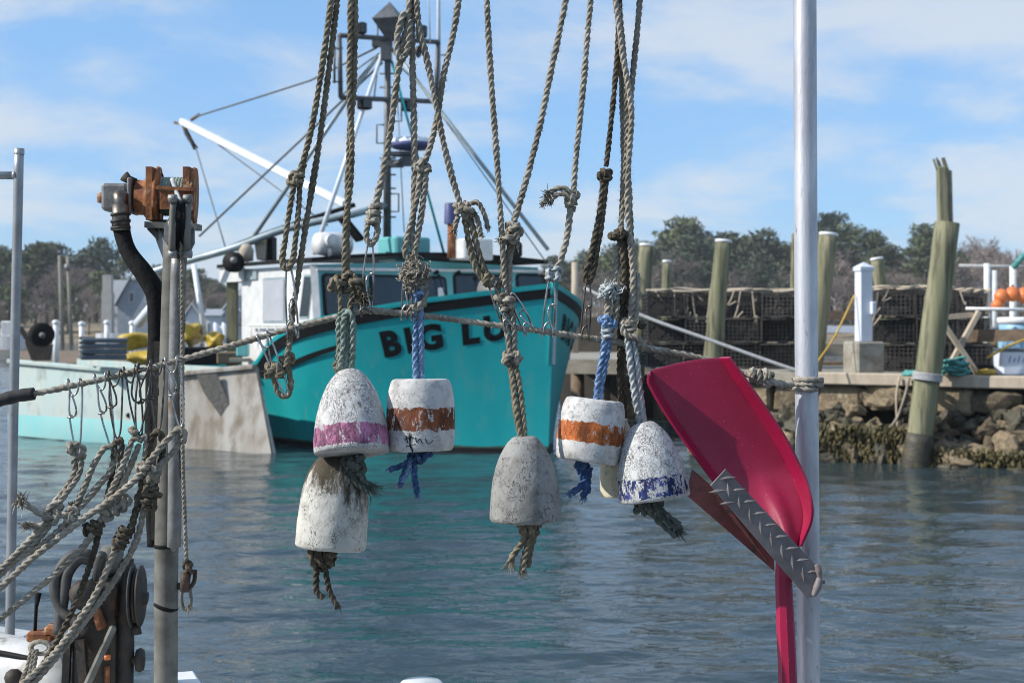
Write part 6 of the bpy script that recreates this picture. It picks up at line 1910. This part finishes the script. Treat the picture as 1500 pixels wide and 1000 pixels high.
# pink banded
b = Buoy('white flaking bullet shaped buoy with a worn pink band, hanging first from the left', (510, 541), (517, 664), 54.5, 26, 13, BUL, .4, 1)
b.mat(buoy_mat('flaking white paint with pink band', WH, (.36, .31, .26), [(.065, .30, (.44, .17, .29), .41)], 230, (.012, .07), (1, 1, .6), .22, b.L, 1.1, (.34, .54), fleck=(.565, .60)))
b.knot(512, 682, 34, .0062, 'dgreen', 26, 3).knot(524, 680, 32, .0062, 'dgreen', 30, 8).tail([(522, 686, 30), (532, 704, 30), (546, 714, 28)], .0066, 'dgreen').tail([(512, 688, 32), (524, 708, 34), (540, 720, 32)], .0060, 'dgreen')
b.fray(540, 712, .8, .5, 16, 60, 'dgreen', 32, .7, .008)
# lower dirty buoy
b = Buoy('dirty cream buoy with dark stained shoulder, hanging lowest under the pink banded one', (496, 666), (484, 803), 52, -8, 3, CYL, 1.2, 2)
b.mat(buoy_mat('grimy cream foam', (.57, .55, .49), (.28, .24, .17), (), 190, (.02, .09), (1, 1, .7), .45, b.L, 1.0, (.46, .66), top_dirt=1.0, fleck=(.58, .63)))
b.part('turns', wraps(Q(474, 815, 4), Q(500, 812) - Q(450, 818), .0145, .0066, 3.2), 'brown').knot(470, 820, 34, .0062, 'brown', 6, 13).knot(480, 816, 32, .006, 'brown', 8, 17)
b.tail([(464, 828, 8), (463, 848, 8), (464, 866, 8), (474, 876, 10)], .0058, 'brown').tail([(476, 826, 8), (479, 848, 8), (484, 868, 8), (494, 888, 8)], .0052, 'brown').fray(492, 884, .4, 1, 9, 30, 'brown', 8, .4, .003)
# brown banded barrel
b = Buoy('white barrel shaped buoy with a rusty brown band and scrawled mark, on the blue rope', (616, 554), (617, 660), 50, 4, 2, BAR, .3, 3)
b.mat(buoy_mat('white foam with brown band', (.60, .585, .565), (.36, .33, .28), [(.29, .60, (.22, .068, .03), .42), ], 300, (.015, .06), (1, 1, 1), .25, b.L, .8, (.46, .62), fleck=(.60, .64)))
inv = b.M.transposed()
def on_barrel(x, y, out=.0012):
    """point on the front of the barrel under a photo pixel"""
    p = Q(x, y, 4)
    l = inv @ (p - b.base)
    zf = l.z / b.L
    rr = float(np.interp(zf, [z for _, z in reversed(BAR)][1:], [r_ for r_, _ in reversed(BAR)][1:])) * b.r
    dx = max(-.95, min(.95, (x - 616.5) * D0 / F / rr))
    c = (Q(616.5, y, 4)); 
    return c + Vector((dx * rr, -math.sqrt(1 - dx * dx) * (rr * 1.012) - out, 0))
for stroke in ([(598, 634), (601, 645)], [(596, 640), (606, 636), (610, 638)], [(604, 630), (603, 640), (608, 655)], [(612, 636), (614, 644), (618, 638), (622, 645)], [(626, 638), (630, 646), (637, 641)], [(598, 650), (612, 646)]):
    b.part('ink_mark', tube([on_barrel(x, y) for x, y in stroke], .0007, 5, .003), 'letter_black')
b.part('drip_crack', tube([on_barrel(x, y) for x, y in ((605, 634), (604, 648), (608, 658))], .0010, 5, .003), 'letter_black')
b.knot(610, 666, 30, .0052, 'navy', 10, 4).knot(622, 664, 26, .005, 'navy', 12, 9).tail([(606, 670, 12), (592, 680, 14), (570, 688, 14)], .0052, 'navy').tail([(600, 676, 12), (592, 692, 14), (586, 712, 14)], .0052, 'navy').tail([(608, 674, 10), (607, 695, 12), (611, 722, 12)], .0056, 'navy').tail([(602, 672, 14), (597, 690, 16), (588, 706, 16)], .0048, 'blue')
b.fray(611, 720, .1, 1, 10, 36, 'blue', 12, .4, .004).fray(586, 708, -.2, 1, 8, 30, 'pale', 14, .4, .004).fray(570, 688, -1, 0, 5, 24, 'blue', 14, .4, .003)
# grey one
b = Buoy('dirty grey bell shaped buoy with pitted skin, alone in the middle', (768, 638), (770, 764), 51, 62, 1, FLAT, .9, 5)
b.mat(buoy_mat('grey pitted foam', (.30, .295, .28), (.13, .115, .085), (), 200, (.015, .06), (1, 1, 1), .9, b.L, 1.2, (.52, .64), fleck=(.57, .61)))
b.knot(770, 770, 30, .006, 'olive', 64, 6).knot(782, 772, 28, .006, 'olive', 62, 5).part('turns', wraps(Q(775, 772, 64), Q(800, 770) - Q(750, 774), .010, .006, 2), 'olive')
b.tail([(772, 776, 66), (764, 795, 66), (752, 812, 66), (747, 824, 66)], .0064, 'olive').tail([(778, 778, 64), (773, 800, 64), (768, 820, 64), (766, 836, 64)], .0064, 'olive').tail([(784, 780, 62), (776, 805, 62), (773, 830, 62)], .0060, 'olive')
b.fray(748, 822, -.2, 1, 12, 60, 'tan', 66, .5, .006).fray(766, 834, 0, 1, 10, 60, 'tan', 64, .4, .006)
# orange banded barrel
b = Buoy('white barrel shaped buoy with a bright orange band, tilted on the faded blue rope', (872, 584), (860, 676), 49, 6, 3, BAR, .8, 6)
b.mat(buoy_mat('white foam with orange band', (.62, .605, .58), (.38, .33, .23), [(.30, .62, (.44, .125, .035), .40)], 300, (.015, .065), (1, 1, 1), .25, b.L, .8, (.44, .60), fleck=(.60, .64)))
b.knot(853, 680, 24, .0056, 'navy', 6, 2).tail([(854, 682, 6), (858, 696, 8), (850, 712, 8), (838, 722, 8)], .0062, 'navy').tail([(846, 682, 8), (854, 700, 6), (858, 714, 6), (854, 728, 6)], .0062, 'navy').tail([(864, 684, 4), (862, 700, 4), (861, 722, 4)], .0056, 'navy')
b.fray(838, 720, -.7, .4, 9, 40, 'blue', 8, .5, .005).fray(856, 726, -.1, 1, 8, 40, 'blue', 6, .4, .005)
# cream one behind
b = Buoy('small cream buoy half hidden behind the orange banded and blue stained ones', (905, 612), (904, 728), 26, -48, -1, CYL, .2, 7)
b.mat(buoy_mat('yellowed cream foam', (.55, .51, .38), (.36, .29, .13), (), 200, (.02, .06), (1, 1, 1), .7, b.L, .8, (.55, .7)))
# blue stained
b = Buoy('white crazed bullet shaped buoy with blue paint at its foot, hanging beside the shovel', (943, 617), (959, 732), 52, 22, 4, BUL, 2.2, 8)
b.mat(buoy_mat('crazed white paint with blue remains', (.62, .615, .60), (.34, .32, .28), [(.05, .30, (.03, .05, .20), .475), (.34, .72, (.17, .22, .33), .585)], 230, (.012, .07), (1, 1, .65), .2, b.L, 1.1, (.34, .54), fleck=(.57, .605)))
b.knot(938, 740, 30, .006, 'dgreen', 22, 3).knot(958, 742, 30, .0062, 'dgreen', 26, 6).part('turns', wraps(Q(950, 741, 24), Q(980, 736) - Q(920, 744), .011, .006, 2.4), 'dgreen')
b.tail([(956, 742, 30), (970, 760, 30), (984, 770, 30), (998, 772, 28)], .0066, 'dgreen').tail([(950, 746, 28), (966, 764, 28), (980, 776, 28), (990, 786, 28)], .0062, 'dgreen').tail([(962, 740, 26), (978, 756, 26), (996, 768, 26)], .0058, 'dgreen')
b.fray(992, 774, .6, .5, 13, 70, 'dgreen', 28, .5, .008)

# ================================================================== shovel on its bracket
def ease(x): x = np.clip(x, 0, 1); return x * x * (3 - 2 * x)
shv = empty('shovel', Q(1152, 1010), 'red pink plastic scoop shovel hung blade up beside the aluminium pole', 'shovel')
ELx = [(942, 546), (958, 578), (984, 620), (1018, 668), (1052, 714), (1082, 752), (1110, 784), (1138, 808)]
ERx = [(1069, 523), (1097, 562), (1124, 600), (1149, 638), (1169, 676), (1184, 712), (1190, 756), (1174, 799)]
nu, nv = 54, 72
sl = np.linspace(0, 1, nv)
def curve2(pts, s):
    p = smooth_path([(x, y, 0) for x, y in pts], 2.0)
    t = np.linspace(0, 1, len(p))
    return np.interp(s, t, p[:, 0]), np.interp(s, t, p[:, 1])
lx, ly = curve2(ELx, sl); rx, ry = curve2(ERx, sl)
wv = np.linspace(-1, 1, nu)
wv = np.concatenate([np.linspace(-1, -.86, 6)[:-1], np.linspace(-.86, -.7, 6)[:-1], np.linspace(-.7, .6, 28)[:-1], np.linspace(.6, 1, 20)])
grid = []
for j, s_ in enumerate(sl):
    for w in wv:
        k = (w + 1) / 2
        x = lx[j] * (1 - k) + rx[j] * k
        y = ly[j] * (1 - k) + ry[j] * k - 5.5 * math.sin(math.pi * k) * (1 - s_) ** 3
        # rounded upper left corner
        cr = max(0, .10 - k) / .10 * max(0, .06 - s_) / .06
        x += 10 * cr * cr; y += 2 * cr
        mm = 4.0
        mm += 30 * min(1, max(0, (-w - .86) / .14)) * (1 - .5 * s_)           # left lip rolls towards us
        lipw = .76 - .06 * s_
        mm += 44 * min(1, max(0, (w - lipw) / (1 - lipw))) ** 1.15 * (1 - .55 * float(ease((s_ - .75) / .25)))
        mm += 50 * float(ease((s_ - .58) / .46)) * (1 - abs(w) ** 2 * .3)              # back of the scoop
        mm += 9 * math.exp(-((w - .05) / .22) ** 2) * float(ease((s_ - .5) / .35))     # socket swelling
        mm -= 4 * math.sin(math.pi * s_) * (1 - w * w)
        grid.append(tuple(Q(x, y, mm)))
nw = len(wv)
bf = [(j * nw + i, j * nw + i + 1, (j + 1) * nw + i + 1, (j + 1) * nw + i) for j in range(nv - 1) for i in range(nw - 1)]
bl = add('blade', (np.array(grid), bf), MT['shovel'], shv)
sm = bl.modifiers.new('thickness', 'SOLIDIFY'); sm.thickness = .0042; sm.offset = 0
bv = bl.modifiers.new('edge', 'BEVEL'); bv.width = .0014; bv.segments = 2; bv.limit_method = 'ANGLE'; bv.angle_limit = R(50)
hpth = [Q(1156, 1000, 14) + Vector((0, 0, -.15)), Q(1154, 1000, 14), Q(1150, 900, 14), Q(1147.5, 820, 15), Q(1150, 790, 18), Q(1150, 770, 12)]
add('handle', tube(smooth_path(hpth, .012), [.0163, .0163, .0158, .0155, .014, .008], 8), MT['shovel'], shv, smooth=False)

brk = empty('bracket', Q(1190, 860), 'bent bracket of grey diamond tread plate and rusty red plate welded to the aluminium pole', 'bracket')
def slab_px(poly, mms, th):
    pts = [Q(x, y, m) for (x, y), m in zip(poly, mms)]
    n = (pts[1] - pts[0]).cross(pts[-1] - pts[0]).normalized()
    if n.y < 0: n = -n
    return pts, prism(pts, n * th), -n
gp, gvf, gn = slab_px([(1041, 711), (1063, 687), (1200, 832), (1199, 862), (1183, 876)], [104, 104, 76, 76, 76], .004)
# recompute as one plane so the treads sit on it
def on_plate(x, y, lift=0.0):
    """point of the front plate plane under a photo pixel"""
    o = Vector((0, 0, H)); dr = (P(x, y, 1.0) - o)
    n = (gp[1] - gp[0]).cross(gp[2] - gp[0])
    t = (gp[0] - o).dot(n) / dr.dot(n)
    return o + dr * t + gn * lift
gp = [gp[0], gp[1], gp[2], gp[3], gp[4]]
fpl = [on_plate(*q) for q in ((1041, 711), (1063, 687), (1197, 829), (1201, 842), (1199, 860), (1192, 872), (1183, 876))]
gv, gf = prism(fpl, -gn * .0042)
add('tread_plate', (gv, gf), MT['plate'], brk, smooth=False)
for k in range(-1, 8):
    for ox, oy, hx, hy, rot in ((1051, 719, 13.5, 3.3, -8), (1067, 719, 13.5, 3.2, 84), (1081.5, 717, 12.5, 3.3, -8)):
        cx, cy = ox + 15.6 * k, oy + 17.1 * k
        # keep the lozenge on the plate
        ux, uy = .6897, .7241
        along = (cx - 1041) * ux + (cy - 711) * uy
        across = -(cx - 1041) * uy + (cy - 711) * ux
        if along < 6 or along > 205 or across > -1 or across < -31: continue
        c_, s_ = math.cos(R(rot)), math.sin(R(rot))
        pts = [on_plate(cx + c_ * a - s_ * e, cy + s_ * a + c_ * e, .0002) for a, e in ((-hx, 0), (0, -hy), (hx, 0), (0, hy))]
        top = [on_plate(cx + c_ * a, cy + s_ * a, .0022) for a in (-hx * .35, hx * .35)]
        vv = np.array([tuple(p) for p in pts + top])
        add('tread', (vv, [(0, 1, 4), (1, 5, 4), (1, 2, 5), (2, 3, 5), (3, 4, 5), (3, 0, 4)]), MT['plate'], brk, smooth=False)
_, rvf, _ = slab_px([(1014, 687), (1046, 714), (1134, 803), (1134, 836), (1005, 724)], [18, 18, -14, -14, 18], .0045)
add('back_plate', rvf, MT['red_plate'], brk, smooth=False)
for (x0, y0, x1, y1, r_) in ((1196, 826, 1201, 846, .0045), (1201, 846, 1192, 872, .0055)):
    add('weld_bead', tube([Q(x0, y0, 77), Q((x0 + x1) / 2 + 1, (y0 + y1) / 2, 78), Q(x1, y1, 77)], [r_, r_ * 1.3, r_ * .8], 8, .002), MT['plate'], brk)
add('web', beam(Q(1186, 852, 74), Q(1180, 846, -20), .05, .005), MT['plate'], brk, smooth=False)

# ================================================================== bundle of ropes at the left
GL = 'ropes clipped to the main line at the left'
LC = [  # hook x, hook y, eye x, eye y, mm, flip, words
    (109, 562, 113, 656, 4, 1, 'leftmost snap clip, hooked on the line beside the black tape'),
    (148, 553, 164, 652, 4, 1, 'second snap clip from the black tape'),
    (168, 549, 172, 640, 8, 1, 'third snap clip from the black tape, brownish'),
    (191, 543, 206, 636, 4, -1, 'fourth snap clip from the black tape, crossing its neighbour'),
    (211, 538, 203, 632, 9, -1, 'fifth snap clip from the black tape, leaning left'),
    (230, 534, 231, 630, 4, 1, 'sixth snap clip from the black tape, in front of the black hose'),
    (252, 529, 265, 624, 8, 1, 'seventh snap clip from the black tape, in front of the davit pole')]
for hx, hy, ex, ey, mm, fl, lab in LC:
    clip(hx, hy, ex, ey, lab, mm, 1.15, 'wire' if fl > 0 and hx not in (168, 230) else 'wire_rust', flip=fl)
def lrope(label, mk): return Rope(label, mk, Q(40, 900), GL, 'clipped_rope')
r = lrope('bleached rope with frayed double tail, clipped first beside the black tape', 'grey')
r.knot(107, 656, 24, .0058, seed=201, mm=6).knot(117, 662, 24, .0058, seed=202, mm=4).wrap(113, 660, 8, 3, 5, 1.5, .0056)
r.strand([(116, 664, 4), (119, 680, 5), (115, 696, 5), (102, 715, 6), (88, 734, 7), (80, 746, 7)], .0060).strand([(108, 672, 2), (110, 690, 2), (98, 712, 3), (84, 730, 4), (74, 744, 5)], .0056)
r.knot(80, 748, 30, .0060, seed=203, mm=8).knot(76, 756, 28, .0058, seed=204, mm=10).wrap(80, 746, -10, 14, 6.5, 1.8, .0058)
r.strand([(76, 752, 12), (60, 752, 13), (44, 742, 14), (30, 732, 14)], .0062).fray(32, 733, -1, -.5, 24, 110, .35, 'grey', 14, .007)
r.strand([(72, 764, 10), (56, 770, 12), (40, 768, 12)], .0058).fray(41, 768, -1, .1, 16, 70, .45, 'grey', 12, .006)
r.strand([(70, 762, 8), (52, 782, 7), (28, 806, 6), (2, 832, 6), (-40, 868, 6)], .0062).strand([(74, 766, 4), (60, 784, 4), (36, 808, 3), (8, 834, 3), (-40, 878, 3)], .0058)
r = lrope('grey doubled rope running down left from the second clip', 'grey')
r.strand([(172, 676, 2), (166, 656, 6), (156, 654, 8), (144, 668, 7), (132, 692, 6), (120, 722, 6), (108, 744, 6), (103, 752, 6)], .0060).strand([(168, 664, 4), (162, 690, 3), (148, 706, 3), (132, 726, 4), (116, 744, 5), (108, 752, 5)], .0058)
r.knot(106, 752, 26, .0056, seed=211, mm=8).knot(100, 756, 24, .0056, seed=212, mm=8).wrap(104, 754, -10, 12, 6, 1.8, .0056).fray(104, 738, 0, -1, 10, 30, .5)
r.strand([(100, 762, 5), (84, 778, 4), (56, 800, 2), (26, 818, 2), (0, 832, 1), (-50, 858, 0)], .0058)
r = lrope('dark olive loop on the third clip running straight down into the crossing ropes', 'brown')
r.strand([(164, 700, -2), (166, 672, 4), (169, 648, 8), (176, 644, 9), (178, 660, 6), (176, 690, 0), (166, 720, -4), (158, 744, -6)], .0058).strand([(163, 700, -4), (157, 730, -6), (150, 758, -7), (140, 788, -6)], .0058)
r.knot(128, 775, 22, .0056, seed=221, mm=-4).knot(143, 772, 24, .0056, seed=222, mm=0).wrap(140, 770, 10, -12, 7, 1.6)
r.strand([(144, 776, -4), (140, 800, -6), (130, 832, -6), (116, 870, -6), (98, 910, -6), (78, 948, -6), (40, 1012, -6)], .0056)
r = lrope('grey doubled rope on the fourth clip going down to a lumpy knot', 'grey')
r.knot(196, 632, 18, .0050, seed=231, mm=6).strand([(204, 646, 6), (212, 638, 8), (214, 654, 5), (212, 680, 0)], .0056)
r.strand([(204, 642, 8), (196, 642, 8), (188, 660, 7), (176, 690, 5), (162, 720, 3), (150, 745, 2)], .0060).strand([(204, 650, 4), (196, 670, 3), (184, 698, 2), (170, 726, 0), (160, 744, 0)], .0058)
r.knot(176, 738, 26, .0056, seed=233, mm=2).knot(164, 746, 26, .0056, seed=234, mm=4).knot(184, 732, 20, .005, seed=235, mm=0).knot(156, 752, 24, .0056, seed=236, mm=2)
r.strand([(152, 752, 4), (140, 776, 4), (118, 804, 3), (86, 836, 3), (44, 870, 2), (0, 906, 2), (-40, 934, 2)], .0060, fz=900)
r = lrope('dark brown looped rope on the sixth clip dropping to a long wrapped knot', 'brown')
r.strand([(217, 690, -2), (218, 660, 2), (222, 640, 5), (230, 632, 6), (237, 640, 5), (238, 660, 2), (232, 690, -2), (226, 712, -2)], .0062).strand([(216, 670, 2), (208, 700, 4), (204, 730, 4), (198, 750, 3), (192, 776, 2)], .0062).strand([(214, 700, -4), (205, 730, -4), (197, 756, -4), (184, 788, -3)], .0060)
r.wrap(180, 786, -10, 18, 8, 3.2, .0056).knot(172, 796, 26, .0056, seed=241, mm=4)
r.strand([(170, 800, 4), (160, 826, 4), (146, 858, 4), (128, 890, 4), (106, 922, 4), (80, 956, 4), (26, 1008, 4)], .0062, 'tan')
r = lrope('light grey rope pulled tight from the seventh clip, crossing over the others', 'grey')
r.strand([(268, 648, 8), (270, 634, 10), (262, 628, 12), (252, 636, 12), (236, 654, 12), (220, 674, 12), (208, 688, 12)], .0062).strand([(268, 640, 8), (258, 656, 8), (240, 676, 8), (226, 692, 8), (214, 702, 8)], .0060)
r.knot(211, 686, 26, .0060, seed=251, mm=14).knot(226, 692, 24, .0058, seed=252, mm=12).knot(222, 702, 24, .0056, seed=253, mm=10).wrap(216, 694, 12, 4, 7, 1.8, .0056)
r.strand([(210, 690, 14), (196, 704, 14), (172, 724, 14), (148, 742, 13), (120, 760, 12), (84, 788, 10), (44, 820, 9), (2, 858, 8), (-40, 890, 8)], .0064, fz=500)
r = lrope('dark knotted cluster hanging beside the davit pole and running down as a double rope', 'brown')
r.knot(216, 716, 28, .0056, seed=261, mm=4).knot(224, 722, 28, .0056, seed=262, mm=2).knot(210, 730, 26, .0056, seed=263, mm=4).knot(220, 738, 26, .0054, seed=264, mm=2).wrap(218, 724, -4, 20, 9, 2.6, .0056)
r.strand([(212, 738, 2), (207, 765, 1), (198, 795, 0), (182, 826, 0), (162, 858, 0), (140, 888, 0), (114, 922, 0), (84, 960, 0), (40, 1010, 0)], .0060, 'tan')

# ================================================================== sea haze
hz_m = bpy.data.materials.new('thin sea haze')
hz_m.use_nodes = True
hn = hz_m.node_tree
for n in list(hn.nodes):
    if n.type != 'OUTPUT_MATERIAL':
        hn.nodes.remove(n)
hv = hn.nodes.new('ShaderNodeVolumePrincipled')
hv.inputs['Color'].default_value = (.80, .86, .93, 1)
hv.inputs['Density'].default_value = .00042
hn.links.new(hv.outputs[0], [n for n in hn.nodes if n.type == 'OUTPUT_MATERIAL'][0].inputs['Volume'])
solo('haze', cbox((0, 1500, 24), (9000, 9400, 52)), hz_m, kind='stuff', smooth=False)
